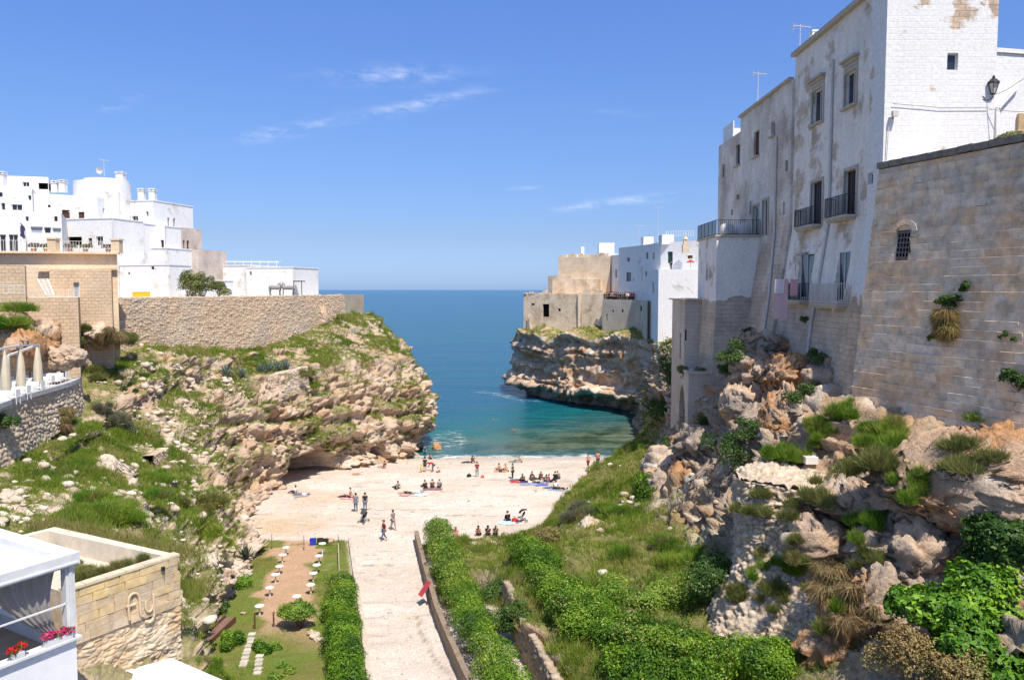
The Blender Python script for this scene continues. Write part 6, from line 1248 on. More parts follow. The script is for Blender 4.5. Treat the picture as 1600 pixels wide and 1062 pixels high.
# ================================================================== LOW BUILDING WITH LETTERING (bottom left)
M_SAND = mat('sandstone_block', (.56, .42, .26), var=.25, scale=2.2, bump=.6, bscale=9, bdist=.04, objvar=.1, color2=(.54, .44, .33))
M_SANDY = mat('yellow_sandstone_block', (.58, .43, .21), var=.25, scale=2.2, bump=.5, bscale=9, bdist=.04, objvar=.08, color2=(.55, .43, .29))
def fly_building():
    A, B = np.array((-16.45, 28.0)), np.array((-13.9, 32.0)); t = B - A; Lh = np.linalg.norm(t); t /= Lh; nr = np.array([t[1], -t[0]]); z0, z1 = 5.6, 10.42
    C_, D_ = np.array((-21.4, 35.9)), np.array((-24, 31.9)); root = empty('low_stone_building', 'low sandstone building with raised lettering and a gravel roof', 'building', (A[0], A[1], z0))
    def pt(u, z, o=0): p = A + t * u + nr * o; return np.array((p[0], p[1], z))
    core = MB(); i1, i2, i3, i4 = [np.array(p) for p in ((-16.75, 28.35), (-14.5, 31.9), (-21.35, 35.3), (-23.5, 31.9))]
    ins = [A + nr * -.2, B + nr * -.2, C_, D_]
    for k in range(4):
        a, b = ins[k], ins[(k + 1) % 4]; core.add([(*a, z0), (*b, z0), (*b, z1), (*a, z1)], [(0, 1, 2, 3)])
    inn = [i1, i2, i3, i4]; core.build('wall', M_SAND, root)
    pw = MB()
    for k in range(4):
        a, b, c, d = ins[k], ins[(k + 1) % 4], inn[(k + 1) % 4], inn[k]; pw.add([(*a, z1), (*b, z1), (*c, z1), (*d, z1)], [(0, 1, 2, 3)]); pw.add([(*d, z1), (*c, z1), (*c, z1 - .85), (*d, z1 - .85)], [(0, 1, 2, 3)])
    pw.build('parapet', mat('cream_render', (.66, .58, .46), var=.15, bump=.3), root)
    MB().add([(*p, z1 - .85) for p in inn], [(0, 1, 2, 3)]).build('roof', mat('roof_gravel', (.60, .52, .42), var=.3, scale=6, bump=.8), root)
    r = random.Random(5); var = []
    for v in range(8):
        g = bmesh.new(); bmesh.ops.create_cube(g, size=1); bmesh.ops.bevel(g, geom=list(g.edges), offset=.03, segments=1, affect='EDGES')
        for w in g.verts: w.co += Vector((r.uniform(-.012, .012), r.uniform(-.05, .05), r.uniform(-.015, .015)))
        me = bpy.data.meshes.new('stone_block'); g.to_mesh(me); g.free(); me.materials.append(M_SANDY if v < 3 else M_SAND); var.append(me)
    ang = math.atan2(t[1], t[0]); w0 = wloc(root); z = z1 - .36; row = 0
    while z > 8.3:
        h = .35; u = -r.uniform(0, .5)
        while u < Lh:
            w = r.uniform(.6, 1.05); a, b = max(u, 0), min(u + w, Lh)
            if b - a > .1:
                o = link('stone_block', var[r.randrange(0, 3) if row < 2 or r.random() < .25 else r.randrange(3, 8)], root, True); o.location = pt((a + b) / 2, z + h / 2, -.13 + r.uniform(-.02, .02)) - w0; o.rotation_euler = (0, 0, ang); o.scale = (b - a - .012, .3, h - .012)
            u += w
        z -= h; row += 1
    zt = z + .35; n = 60; G = np.array([[pt(Lh * i / (n - 1), z0 + (zt - z0) * j / 29, 0) for j in range(30)] for i in range(n)]); P = G.reshape(-1, 3)
    nu, nv = 140, 90; G = surface(G, nu, nv); P = G.reshape(-1, 3); f1, f2, cid = cells((P + .1 * np.stack([noise(P * 2, 1), noise(P * 2, 2), noise(P * 2, 3)], 1)) * np.array([1, 1, 1.9]) / .34, 5, 1.); b = np.clip((f2 - f1) * 3, 0, 1)
    P = P + np.array([nr[0], nr[1], 0]) * (-.06 + .035 * b + .07 * (cid - .5) + .1 * fbm(P * 2.5, 4, 6))[:, None]
    col = lerp(lerp(np.array([.54, .41, .27]), np.array([.62, .52, .39]), cid), np.array([.58, .38, .2]), np.clip(fbm(P * .8, 3, 3) * 1.5, 0, .7)); link('rough_stonework', mesh_np('rough_stonework', P, Q=quads(nu, nv), m=M_RUB, col=col), root)
    # coping
    cp = MB()
    for k in range(6): cp.bar(pt(Lh * k / 6, z1 + .03, -.16), pt(Lh * (k + 1) / 6 - .02, z1 + .03, -.16), .42, .1)
    cp.build('coping', mat('cream_coping', (.60, .50, .36), var=.2, bump=.3), root)
    # lettering: f l y as raised round strokes
    def LT(px, py):
        d = pixdir(px, py); k = (np.dot(A, nr) + .09) / np.dot(d[:2], nr); p = d * k; return np.array([p[0], p[1], CAMZ + p[2]])
    Z = lambda zx, zy: LT(zx / 3.405, 750 + zy / 3.405); m = mat('cream_letters', (.60, .47, .31), var=.1, bump=.2); R = .055
    sign = link('sign_lettering', None, root)
    def stroke(name, *ps):
        mb = MB()
        for p in ps:
            q = crom(np.array([Z(*a) for a in p]), 7 * len(p)); mb.tube(list(q), R, 6)
        mb.build(name, m, sign)
    stroke('letter_f', [(738, 612), (722, 600), (700, 606), (686, 630), (684, 680), (690, 742)], [(672, 672), (700, 664), (722, 656)])
    stroke('letter_l', [(738, 612), (744, 640), (746, 680), (752, 716), (764, 722)])
    stroke('letter_y', [(776, 640), (776, 675), (786, 696), (804, 690), (814, 660)], [(818, 605), (818, 660), (820, 715), (808, 745), (788, 756), (776, 748)])
    # tap on the corner
    p = Z(868, 470); MB().box(p - [.06, .06, .08], p + [.06, .06, .08]).tube([p, p + [.1, -.1, -.15]], .02, 5).build('tap', M_IRON, root)
    pl = np.random.default_rng(4)
    for i, (zx, zy) in enumerate(((390, 545), (440, 530), (490, 515), (540, 505), (615, 480), (670, 460), (755, 440))):
        q = WZ(zx / 3.405, 750 + zy / 3.405, 10.2); bl = [(q + pl.normal(size=3) * .06, (.2, .2, .2)) for _ in range(3)]
        shrub('roof_plant', bl, 500, .22, 'olive', 700 + i, ['leftmost', 'second', 'third', 'fourth', 'fifth', 'sixth', 'rightmost'][i] + ' rounded tuft behind the lettered parapet', 'plant', 'tufts on the low roof', kind='feather', stem=False, base=(q[0], q[1], 9.57))
    for i, (px, py) in enumerate(((105, 885), (125, 893), (75, 862))):
        q = WZ(px, py, 9.6); shrub('roof_plant', [(q + [.1 * k, .1 * k, .05], (.4, .3, .1)) for k in range(3)], 700, .12, 'olive', 720 + i, ['middle', 'right', 'left'][i] + ' low creeping plant on the gravel roof', 'plant', kind='feather', stem=False)
    rr = np.random.default_rng(6); P = np.array([(*(C_ + (B - C_) * f + np.array([.55, 1.0]) * rr.uniform(-.1, 1.0)), 10.1) for f in rr.uniform(-.25, 1, 900)]); V, T, C = blades(P, rr.uniform(.25, .6, 900), 9, .016, .45, lerp(G3 * .85, G1, rr.uniform(0, 1, 900) * .6), rr, .12)
    tag(link('dry_grass', mesh_np('dry_grass', V, T=T, m=M_GRASS, col=C)), 'straw coloured grass along the back of the low roof', None, None, 'stuff')
fly_building()
tag(MB().poly([tuple(WZ(268, 1027, 6.55)), tuple(WZ(120, 1068, 6.55)), (-15.5, 24, 6.5), (-9.5, 24, 6.4), tuple(WZ(372, 1072, 6.4))], .14).build('white_canopy', mat('canopy_white', (.62, .61, .59), var=.15, scale=1.2, bump=.2)), 'flat white canopy below the lettered wall', 'canopy')
# ---- white pavilion in the corner
def pavilion():
    R = np.array((-14.3, 25.0)); t = np.array((-1.0, -1.7)); t /= np.linalg.norm(t); nr = np.array((-t[1], t[0])); nr = nr if nr[0] > 0 else -nr; bk = -nr
    root = empty('white_pavilion', 'white pavilion with draped grey curtain and flower boxes in the corner', 'pavilion', (R[0], R[1], 6)); P = lambda u, o, z: (R[0] + t[0] * u - nr[0] * o, R[1] + t[1] * u - nr[1] * o, z)
    zs, zb, zt = 10.15, 12.55, 12.95; L_, Dp = 6.5, 5.5; mw = mat('white_paint', (.66, .66, .66), rough=.5, var=.14, scale=1.5, bump=.1)
    w = MB()
    def slab(u0, u1, o0, o1, za, zc): w.add([P(u0, o0, za), P(u1, o0, za), P(u1, o1, za), P(u0, o1, za), P(u0, o0, zc), P(u1, o0, zc), P(u1, o1, zc), P(u0, o1, zc)], [(0, 3, 2, 1), (4, 5, 6, 7), (0, 1, 5, 4), (1, 2, 6, 5), (2, 3, 7, 6), (3, 0, 4, 7)])
    slab(.02, L_, .03, .25, 6, zs - .08); slab(.02, .25, .25, Dp, 6, zs - .08); w.build('low_wall', mat('white_stucco', (.78, .78, .80), var=.06, bump=.7, bscale=30, bdist=.02), root)
    w = MB(); slab(-.1, L_, -.12, .3, zs - .08, zs); w.build('sill', mw, root)
    for u in (0.0, 2.6, 5.2):
        w = MB(); slab(u, u + .3, 0.02, .3, zs, zb - .02); slab(u + .09, u + .21, -.02, .02, zs, zb - .02); w.build('post', mw, root)
    w = MB(); slab(0, .3, Dp - .3, Dp, zs, zb - .02); w.build('post', mw, root)
    w = MB(); slab(-.12, L_, -.12, .45, zb, zt); slab(-.12, .45, .45, Dp, zb, zt); slab(.45, L_, Dp - .5, Dp, zb, zt); slab(-.05, L_, -.16, -.12, zb + .06, zb + .12); slab(.45, L_, .45, Dp - .5, zb + .1, zb + .18); w.build('roof_frame', mw, root)
    w = MB(); slab(.3, L_, .3, Dp, zs - .6, zs - .55); w.build('floor', mat('deck', (.40, .33, .25), var=.2), root)
    w = MB(); slab(.3, L_, Dp - .1, Dp, zs - .55, zb); w.build('back_wall', mat('beige_blind', (.5, .44, .35), var=.1), root)
    w = MB(); w.bar(P(0.3, .1, zs + 1.15), P(L_, .1, zs + 1.15), .05); w.build('rail', mw, root)
    # curtain: gathered to the right, pleated
    nu, nv = 60, 24; V = []
    for i in range(nu):
        f = i / (nu - 1)
        for j in range(nv):
            g = j / (nv - 1); z = zb - .05 - g * 2.2; left = 2.4 - 1.75 * g ** 1.5; right = .42 + .2 * math.sin(g * 3.1); u = right + (left - right) * f; V.append(P(u, .38 + .06 * math.sin(f * 34) * (1 - .4 * g), z - .12 * math.sin(f * 3) * g))
    link('curtain', mesh_np('curtain', np.array(V), Q=quads(nu, nv), m=mat('grey_linen', (.36, .335, .315), var=.08, bump=.2, bscale=60, rough=.9, trans=.2), smooth=True), root)
    for i, (u, col, lab, pal) in enumerate(((.62, (.55, .03, .16), 'white flower box with magenta and red flowers on the pavilion sill', 1), (1.85, (.55, .02, .02), 'white flower pot with red geraniums on the pavilion sill', 0))):
        c = np.array(P(u, .02, zs)); b = empty('flower_box', lab, 'flower box', tuple(c)); hw = .42 if i == 0 else .16; mb = MB()
        a, e = np.array(P(u - hw, -.0, zs)), np.array(P(u + hw, -.0, zs)); mb.bar(a + [0, 0, .1], e + [0, 0, .1], .2, .2); mb.build('box', mw, b)
        r = np.random.default_rng(30 + i); bl = [(c + np.array([t[0], t[1], 0]) * x + [0, 0, .28 + r.uniform(-.05, .05)], (.16, .16, .14)) for x in np.linspace(-hw * .9, hw * .9, 5 if i == 0 else 2)]
        V, q, C = leafmesh(bl, 420 if i == 0 else 200, .07, 'hedge', 40 + i, inner=.3); link('leaves', mesh_np('leaves', V, Q=q, m=M_LEAF, col=C), b)
        V, q, C = leafmesh(bl, 240 if i == 0 else 160, .075, 'hedge', 50 + i, inner=.75, aspect=.95); C[:] = np.array(col) * r.uniform(.6, 1.3, (len(C) // 4, 1)).repeat(4, 0); C[:: 7] = C[:: 7]; link('blossoms', mesh_np('blossoms', V + [0, 0, .03], Q=q, m=M_LEAF, col=C), b)
pavilion()
# ================================================================== RESTAURANT TERRACE
zr = 14.7; tp = MB().poly([(*W(-10, 640, 44)[:2], zr), (*W(60, 640, 50)[:2], zr), (*W(105, 610, 54.5)[:2], zr), (*W(122, 600, 57.5)[:2], zr), (*W(118, 600, 60)[:2], zr), (*W(-10, 600, 58)[:2], zr)], .25)
tag(tp.build('restaurant_floor', mat('white_paving', (.62, .58, .52), var=.1)), 'pale floor of the restaurant terrace', None, None, 'structure')
ph = MB(); pp = crom(np.array([W(-12, 640, 43.6), W(30, 640, 47.4), W(60, 640, 50), W(105, 615, 54.4), W(121, 600, 57.3)]), 24)
for a, b in zip(pp[:-1], pp[1:]): ph.bar((a[0], a[1], zr + .15), (b[0], b[1], zr + .15), .42, .3)
tag(ph.build('terrace_parapet', mat('grey_stone_coping', (.42, .43, .43), var=.15)), 'curved grey coping at the edge of the restaurant terrace', 'parapet')
M_CANV = mat('cream_canvas', (.62, .54, .40), var=.1, bump=.2, bscale=25)
for i, (px, D, h, lab) in enumerate(((9, 47.5, 3.1, 'nearest closed cream parasol on the restaurant terrace'), (33, 50, 3.0, 'middle closed cream parasol on the restaurant terrace'), (60, 53, 2.9, 'farthest closed cream parasol on the restaurant terrace'))):
    x, y = W(px, 600, D)[:2]; ro = empty('closed_parasol', lab, 'parasol', (x, y, zr), 'closed parasols on the restaurant terrace'); MB().tube([(x, y, zr), (x, y, zr + h)], .035, 6).build('pole', M_FRAMEW, ro)
    n = 20; V = []
    for k, (r_, z_) in enumerate(((.22, .55), (.27, 1.0), (.24, 1.8), (.17, 2.5), (.05, h - .02))):
        for a in range(n): q = r_ * (1 + .22 * math.cos(a * math.pi * .8)); V.append((x + q * math.cos(a * 2 * math.pi / n), y + q * math.sin(a * 2 * math.pi / n), zr + z_))
    link('folded_canopy', mesh_np('folded_canopy', np.array(V), Q=np.array([(i_ * n + a, i_ * n + (a + 1) % n, (i_ + 1) * n + (a + 1) % n, (i_ + 1) * n + a) for i_ in range(4) for a in range(n)]), m=M_CANV, smooth=True), ro); MB().lathe((x, y, zr), [(.28, 0), (.28, .1), (.06, .12), (.06, .4)], 12).build('base', M_PIPE, ro)
M_CLOTH = mat('white_tablecloth', (.80, .79, .77), var=.04, bump=.1); k = 0
TBL = ['nearest white clothed table at the left edge of the restaurant terrace', 'white clothed table beside the nearest parasol', 'white clothed table left of the middle parasol', 'white clothed table next to the coping in the middle', 'white clothed table behind the middle parasol', 'white clothed table beside the farthest parasol', 'white clothed table at the far end of the coping', 'white clothed table behind the farthest parasol']
for px, py, D in ((4, 620, 46), (22, 612, 48), (20, 603, 50.5), (45, 605, 50.5), (40, 595, 53), (62, 596, 53.5), (85, 592, 56), (72, 588, 56)):
    x, y = W(px, py, D)[:2]; ro = empty('dining_table', TBL[k], 'table', (x, y, zr)); mb = MB(); mb.box((x - .42, y - .42, zr + .72), (x + .42, y + .42, zr + .76)); mb.build('tabletop', M_WOOD, ro)
    V = []; n = 32
    for zz, s, wv in ((.765, .44, 0), (.765, .45, 0), (.5, .47, .03), (.22, .5, .06)):
        for a in range(n):
            th = a * 2 * math.pi / n; c_, s_ = math.cos(th), math.sin(th); m_ = max(abs(c_), abs(s_)); q = s / m_ * (1 + wv * math.cos(a * 2.3)); V.append((x + q * c_ * .97, y + q * s_ * .97, zr + zz))
    link('tablecloth', mesh_np('tablecloth', np.array(V + [(x, y, zr + .768)]), Q=np.array([(i_ * n + a, (i_ + 1) * n + a, (i_ + 1) * n + (a + 1) % n, i_ * n + (a + 1) % n) for i_ in range(3) for a in range(n)]), T=np.array([(a, (a + 1) % n, 4 * n) for a in range(n)]), m=M_CLOTH), ro)
    lg = MB(); lg.tube([(x, y, zr), (x, y, zr + .72)], .04, 6); lg.box((x - .25, y - .25, zr), (x + .25, y + .25, zr + .03)); lg.build('pedestal', M_IRON, ro)
    for s in (-1, 1):
        ch = empty('dining_chair', ('left' if s < 0 else 'right') + ' hand white chair at the ' + TBL[k].replace('white clothed ', ''), 'chair', (x + s * .75, y, zr)); X = x + s * .75; b = MB(); b.box((X - .21, y - .21, zr + .42), (X + .21, y + .21, zr + .47)); b.build('seat', M_FRAMEW, ch); b = MB(); b.box((X + s * .17 - .02, y - .2, zr + .5), (X + s * .17 + .02, y + .2, zr + .9)); b.build('backrest', M_FRAMEW, ch)
        for i_, j_ in ((-1, -1), (1, -1), (1, 1), (-1, 1)): MB().bar((X + i_ * .18, y + j_ * .18, zr), (X + i_ * .18, y + j_ * .18, zr + .42), .035).build('leg', M_FRAMEW, ch)
    k += 1
fr = MB(); a, b, c_, d = [np.array((*W(px, 560, D)[:2], z)) for px, D, z in ((-5, 46.5, zr + 3.2), (31, 50, zr + 3.2), (13, 49.5, zr + 2.6), (61, 53.6, zr + 3.0))]
ro = empty('awning_frame', 'white metal awning frame over the restaurant terrace', 'frame', (c_[0], c_[1], zr)); MB().bar(a, b, .12).build('beam', M_FRAMEW, ro); MB().bar(c_, d, .12).build('beam', M_FRAMEW, ro); MB().bar((c_[0], c_[1], zr), c_, .1).build('post', M_FRAMEW, ro); MB().bar((d[0], d[1], zr), d, .1).build('post', M_FRAMEW, ro); MB().bar(b, d, .1).build('beam', M_FRAMEW, ro)
# ================================================================== GARDEN
M_LAMPW = mat('ivory_paint', (.72, .68, .58), var=.06, bump=0, rough=.5)
LT_ = [((636, 250), 0, 'left row, farthest'), ((615, 310), 0, 'left row, second from the beach'), ((597, 380), 0, 'left row, third from the beach'), ((574, 435), 0, 'left row, fourth from the beach'), ((540, 520), 0, 'left row, fifth from the beach'), ((480, 652), 0, 'left row, nearest'), ((853, 250), .25, 'right row, tallest beside the bins'), ((833, 310), 0, 'right row, second from the beach'), ((819, 370), 0, 'right row, third from the beach'), ((799, 437), 0, 'right row, fourth from the beach'), ((784, 510), 0, 'right row, fifth from the beach'), ((701, 585), 0, 'right row, nearest, behind the small tree')]
for (zx, zy), ex, lab in LT_:
    q = WZ(280 + zx / 3.81, 800 + zy / 3.81, 1.85); x, y = q[:2]; z = gz(x, y); h = .55 + ex; ro = empty('pedestal_table', 'round topped ivory pedestal table in the garden, ' + lab, 'table', (x, y, z), 'pedestal tables in the garden')
    MB().lathe((x, y, z - .03), [(.05, 0), (.05, h)], 8).build('post', M_LAMPW, ro); MB().lathe((x, y, z + h - .04), [(.05, 0), (.27, .03), (.28, .06), (.26, .08), (.01, .085)], 18).build('tabletop', M_LAMPW, ro)
def at(px, py, z=1.85): q = WZ(px, py, z); return np.array((q[0], q[1], gz(q[0], q[1])))
for i, (px, py, h, lab) in enumerate(((398.5, 994, .85, 'left rusty post at the entrance of the garden'), (428, 992, .85, 'right rusty post at the entrance of the garden'))):
    q = at(px, py); tag(MB().lathe(tuple(q - [0, 0, .05]), [(.05, 0), (.05, h), (.06, h), (.04, h + .06), (.005, h + .07)], 8).build('garden_post', M_RUST), lab, 'post', 'rusty posts')
for i, (px, py, lean, lab) in enumerate(((425, 857, 0, 'thin brown pole left of the garden end'), (475, 857, 0, 'thin brown pole in the middle of the garden end'), (533, 857, -.12, 'leaning brown pole at the right of the garden end'), (394, 860, 0, 'thin brown pole beside the dark agave'))):
    q = at(px, py, 1.8); tag(MB().tube([q - [0, 0, .1], q + [lean * 1.2, 0, .55], q + [lean * 2, 0, 1.15]], [.03, .028, .022], 6).build('garden_pole', M_WOOD), lab, 'pole')
q = at(384, 840, 1.8); tag(MB().tube([q - [0, 0, .2], q + [-.25, 0, .6], q + [-.55, 0, 1.6]], [.11, .1, .09], 8).build('leaning_post', mat('dark_post', (.07, .06, .045), var=.2)), 'thick dark post leaning at the foot of the left rocks', 'post')
fe = empty('rope_fence', 'low pale rope fence between garden and kerb', 'fence', tuple(at(530, 862)))
for k, (px, py) in enumerate(((529, 866), (529.5, 885), (530, 905), (530, 920))): q = at(px, py); MB().tube([q, q + [0, 0, .8]], .025, 5).build('post', M_LAMPW, fe)
qs = [at(px, py) for px, py in ((529, 866), (529.5, 885), (530, 905), (530, 920))]; mb = MB()
for a, b in zip(qs[:-1], qs[1:]): mb.tube([a + [0, 0, .75], (a + b) / 2 + [0, 0, .62], b + [0, 0, .75]], .015, 4); mb.tube([a + [0, 0, .4], (a + b) / 2 + [0, 0, .3], b + [0, 0, .4]], .015, 4)
mb.build('rope', M_LAMPW, fe)
for i, (px, col, lab) in enumerate(((489, (.02, .06, .55), 'blue plastic crate standing at the garden end'), (500, (.035, .06, .03), 'dark green bin beside the blue crate'), (508.5, (.03, .05, .028), 'dark green bin at the right beside the tan stone'))):
    q = at(px, 849, 1.8); ro = empty('rubbish_bin', lab, 'bin', tuple(q)); x, y, z = q; m = mat('bin%d' % i, col, rough=.45, var=.05, bump=0); w = .21; h = .48
    mb = MB(); mb.add([(x - w * .85, y - w * .8, z), (x + w * .85, y - w * .8, z), (x + w * .85, y + w * .8, z), (x - w * .85, y + w * .8, z), (x - w, y - w, z + h), (x + w, y - w, z + h), (x + w, y + w, z + h), (x - w, y + w, z + h)], [(0, 3, 2, 1), (0, 1, 5, 4), (1, 2, 6, 5), (2, 3, 7, 6), (3, 0, 4, 7)]); mb.build('body', m, ro)
    mb = MB()
    for a, b in (((-1, -1), (1, -1)), ((1, -1), (1, 1)), ((1, 1), (-1, 1)), ((-1, 1), (-1, -1))): mb.bar((x + a[0] * w, y + a[1] * w, z + h), (x + b[0] * w, y + b[1] * w, z + h), .05)
    mb.build('rim', m, ro)
# stepping stones
pv = link('stepping_stone_path', None); tag(pv, 'two lines of pale stepping stones in the garden grass', None, None, 'structure'); pv.location = at(395, 1030); w0 = wloc(pv)
M_PAV = mat('paver', (.50, .45, .36), var=.2, bump=.4, objvar=.1)
me = MB().box((-.5, -.5, -.5), (.5, .5, .5)).mesh('paver', M_PAV)
for a, b, n in (((435, 790), (383, 990), 9), ((484, 900), (468, 1040), 6)):
    for k in range(n):
        f = k / (n - 1); q = at(280 + (a[0] + (b[0] - a[0]) * f) / 3.81, 800 + (a[1] + (b[1] - a[1]) * f) / 3.81); o = link('paver', me, pv, True); o.location = q + [0, 0, .03] - w0; o.scale = (.38, .32, .09); o.rotation_euler = (0, 0, .1 * math.sin(k * 3 + n))
q = at(406, 1034); boulder(q + [0, 0, .1], (.2, .18, .14), 140, 3, 'white stone lying beside the stepping stones', 'stone', 'stone', colk=RW)
q = at(381, 971); boulder(q + [0, 0, .06], (.2, .12, .1), 141, 3, 'white stone beside the nearest pedestal table', 'stone', 'stone', colk=RW)
for i, (px, py) in enumerate(((487, 1005), (492, 1010), (497, 1014))): q = at(px, py); boulder(q + [0, 0, .08], (.22, .2, .15), 142 + i, 3, ['left', 'middle', 'right'][i] + ' white stone edging the bed by the small tree', 'stone', 'stone', colk=RW)
# rusty planter, brown board
a, b = WZ(296, 1032, 2.6), WZ(368, 964, 2.6); ro = empty('rusty_planter', 'long rusty steel trough at the foot of the left rocks', 'planter', (a[0], a[1], 2)); dv = (b - a) / np.linalg.norm(b - a); pr = np.array([dv[1], -dv[0], 0])
MB().bar(a + [0, 0, -.3], b + [0, 0, -.3], .06, .75).build('front_plate', M_RUST, ro); MB().bar(a - pr * .6 + [0, 0, -.2], b - pr * .6 + [0, 0, -.2], .06, .75).build('back_plate', M_RUST, ro); MB().bar(a - pr * .3 + [0, 0, -.12], b - pr * .3 + [0, 0, -.12], .55, .2).build('infill', mat('rusty_lid', (.20, .115, .085), var=.25), ro)
# red notice board by the path
q = at(668, 948, 1.9); q[0] = re(q[1]) - .35; q[2] = gz(q[0], q[1]); ro = empty('notice_board', 'tilted red board on a dark post beside the path wall', 'sign', tuple(q)); MB().tube([q, q + [.1, 0, 1.1]], .04, 6).build('post', M_IRON, ro)
c = q + [-.15, -.05, 1.05]; u_ = np.array([.28, .1, .42]); v_ = np.array([.15, -.35, .05]); n_ = np.cross(u_, v_); n_ /= np.linalg.norm(n_); MB().add([c + s * u_ + t_ * v_ + w_ * n_ * .03 for w_ in (0, 1) for s, t_ in ((-1, -1), (1, -1), (1, 1), (-1, 1))], [(0, 3, 2, 1), (4, 5, 6, 7), (0, 1, 5, 4), (1, 2, 6, 5), (2, 3, 7, 6), (3, 0, 4, 7)]).build('panel', mat('red_panel', (.50, .05, .08), var=.2, rough=.5), ro)
# ================================================================== TERRACE THINGS, LEFT TOWN
zt_ = 20.3
def zebra(px, flip, lab):
    c = W(px, 463, 96.5); x, y = c[:2]; z = 20.75; s = -1 if flip else 1; ro = None; mb = MB(); P = lambda a, b: (x + s * a, y, z + b)
    mb.tube([P(-.75, .95), P(-.3, .98), P(.3, .95), P(.65, 1.05)], [.22, .27, .25, .2], 8); mb.tube([P(.6, 1.1), P(.9, 1.45)], [.17, .1], 7); mb.tube([P(.85, 1.5), P(1.2, 1.3)], [.11, .07], 7); mb.tube([P(.85, 1.5), P(.82, 1.68)], .04, 4)
    for a, d in ((-.7, -.08), (-.62, .1), (.5, -.08), (.58, .1)): mb.tube([(x + s * a, y + d, z + .9), (x + s * (a - .05), y + d, z + .45), (x + s * a, y + d, z)], [.1, .06, .05], 6)
    mb.tube([P(-.8, 1.0), P(-.95, .6)], .03, 4)
    m = bpy.data.materials.get('striped_hide')
    if m is None:
        m = mat('striped_hide', (.6, .58, .55), var=0, bump=0); N, L = m.node_tree.nodes, m.node_tree.links; w = N.new('ShaderNodeTexWave'); w.inputs['Scale'].default_value = 2.6; w.inputs['Distortion'].default_value = 2; rp = N.new('ShaderNodeValToRGB'); rp.color_ramp.elements[0].position = .4; rp.color_ramp.elements[1].position = .6; rp.color_ramp.elements[0].color = (.05, .05, .05, 1); rp.color_ramp.elements[1].color = (.5, .48, .45, 1)
        g = N.new('ShaderNodeNewGeometry'); L.new(g.outputs['Position'], w.inputs['Vector']); L.new(w.outputs[0], rp.inputs[0]); L.new(rp.outputs[0], N['Principled BSDF'].inputs['Base Color'])
    tag(mb.build('zebra_figure', m, None, True), lab, 'figure')
zebra(431, False, 'left striped zebra figure on top of the clifftop wall'); zebra(449, True, 'right striped zebra figure on top of the clifftop wall')
a, b = W(208, 461, 84), W(234, 461, 85.5); tag(MB().bar((a[0], a[1], 20.95), (b[0], b[1], 20.95), .25, .5).bar((a[0], a[1], 21.2), (b[0], b[1], 21.2), .3, .06).build('yellow_barrier', mat('yellow_plastic', (.85, .50, .02), rough=.4, var=.03, bump=0)), 'yellow barrier behind the clifftop wall', 'barrier')
a, b = W(467, 447, 103), W(470, 440, 103); ro = empty('dark_gazebo', 'small dark gazebo at the seaward end of the left town', 'gazebo', tuple(W(465, 462, 103))); x, y, z = W(465, 440, 103)
MB().box((x - .6, y, z), (x + .6, y + 1.5, z + .12)).build('roof', M_IRON, ro)
for s in (-.55, .5): MB().bar((x + s, y + .1, 20.3), (x + s, y + .1, z), .08).build('post', M_IRON, ro)
r = np.random.default_rng(77)
for i, (px, lab) in enumerate(((48, 'white flowering pots left on the tan terrace railing'), (68, 'potted plant beside the left terrace pillar'), (105, 'potted plant right of the left terrace pillar'), (130, 'potted plants in the middle of the terrace railing'), (165, 'potted plant beside the right terrace pillar'))):
    c = W(px, 391, 65.6 + px / 216 * 2.2); ro = shrub('potted_plant', [(np.array((c[0] + d, c[1] + .4, zt + .55)), (.3, .25, .25)) for d in (-.25, .1, .35)], 700, .11, 'grey' if i % 2 == 0 else 'olive', 800 + i, lab, 'potted plant', base=(c[0], c[1] + .4, zt)); MB().lathe((c[0], c[1] + .4, zt), [(.16, 0), (.22, .3), (.24, .32), (.2, .33)], 10).build('pot', mat('terracotta', (.42, .2, .1), var=.2), ro)
p = W(31, 352, 66); ro = empty('flag', 'dark flag on a pole over the tan terrace', 'flag', (p[0], p[1], zt)); MB().tube([(p[0], p[1], zt), (p[0], p[1], zt + 2.6)], .025, 5).build('pole', M_PIPE, ro)
V = [(p[0] + .02 + .12 * i + .06 * math.sin(j * 2.), p[1] + .05 * math.sin(i * 2 + j), zt + 2.5 - .22 * j - .12 * i) for i in range(4) for j in range(6)]; link('cloth', mesh_np('cloth', np.array(V), Q=quads(4, 6), m=mat('flag_cloth', (.05, .05, .12), var=.3, scale=3)), ro)
# laundry below the balcony
def sheet(px0, px1, y0, y1, D, col, lab):
    n, m_ = 14, 8; a, b = W(px0, y0, D), W(px1, y0, D); bot = W((px0 + px1) / 2, y1, D)[2]; V = []
    for i in range(n):
        f = i / (n - 1)
        for j in range(m_): g = j / (m_ - 1); p = a + (b - a) * f; V.append((p[0] + .05 * math.sin(f * 11) * g, p[1] + .07 * math.sin(f * 9 + 1) * g, a[2] + (bot - a[2]) * g))
    tag(link('hanging_laundry', mesh_np('hanging_laundry', np.array(V), Q=quads(n, m_), m=mat('cloth_' + lab.split()[0], col, var=.05, bump=.1, trans=.3), smooth=True)), lab, 'laundry')
sheet(1210, 1232, 436, 498, 52.4, (.68, .48, .50), 'pink sheet hanging below the lower balcony'); sheet(1211, 1226, 436, 458, 52.2, (.80, .76, .80), 'white cloth hanging over the pink sheet'); sheet(1235, 1247, 437, 462, 52.1, (.72, .40, .42), 'coral towel hanging on the lower balcony rail')
a, b = W(1208, 436, 52.4), W(1252, 437, 52.0); tag(MB().tube([a, b], .012, 4).build('washing_line', M_PIPE), 'washing line below the lower balcony', 'line')
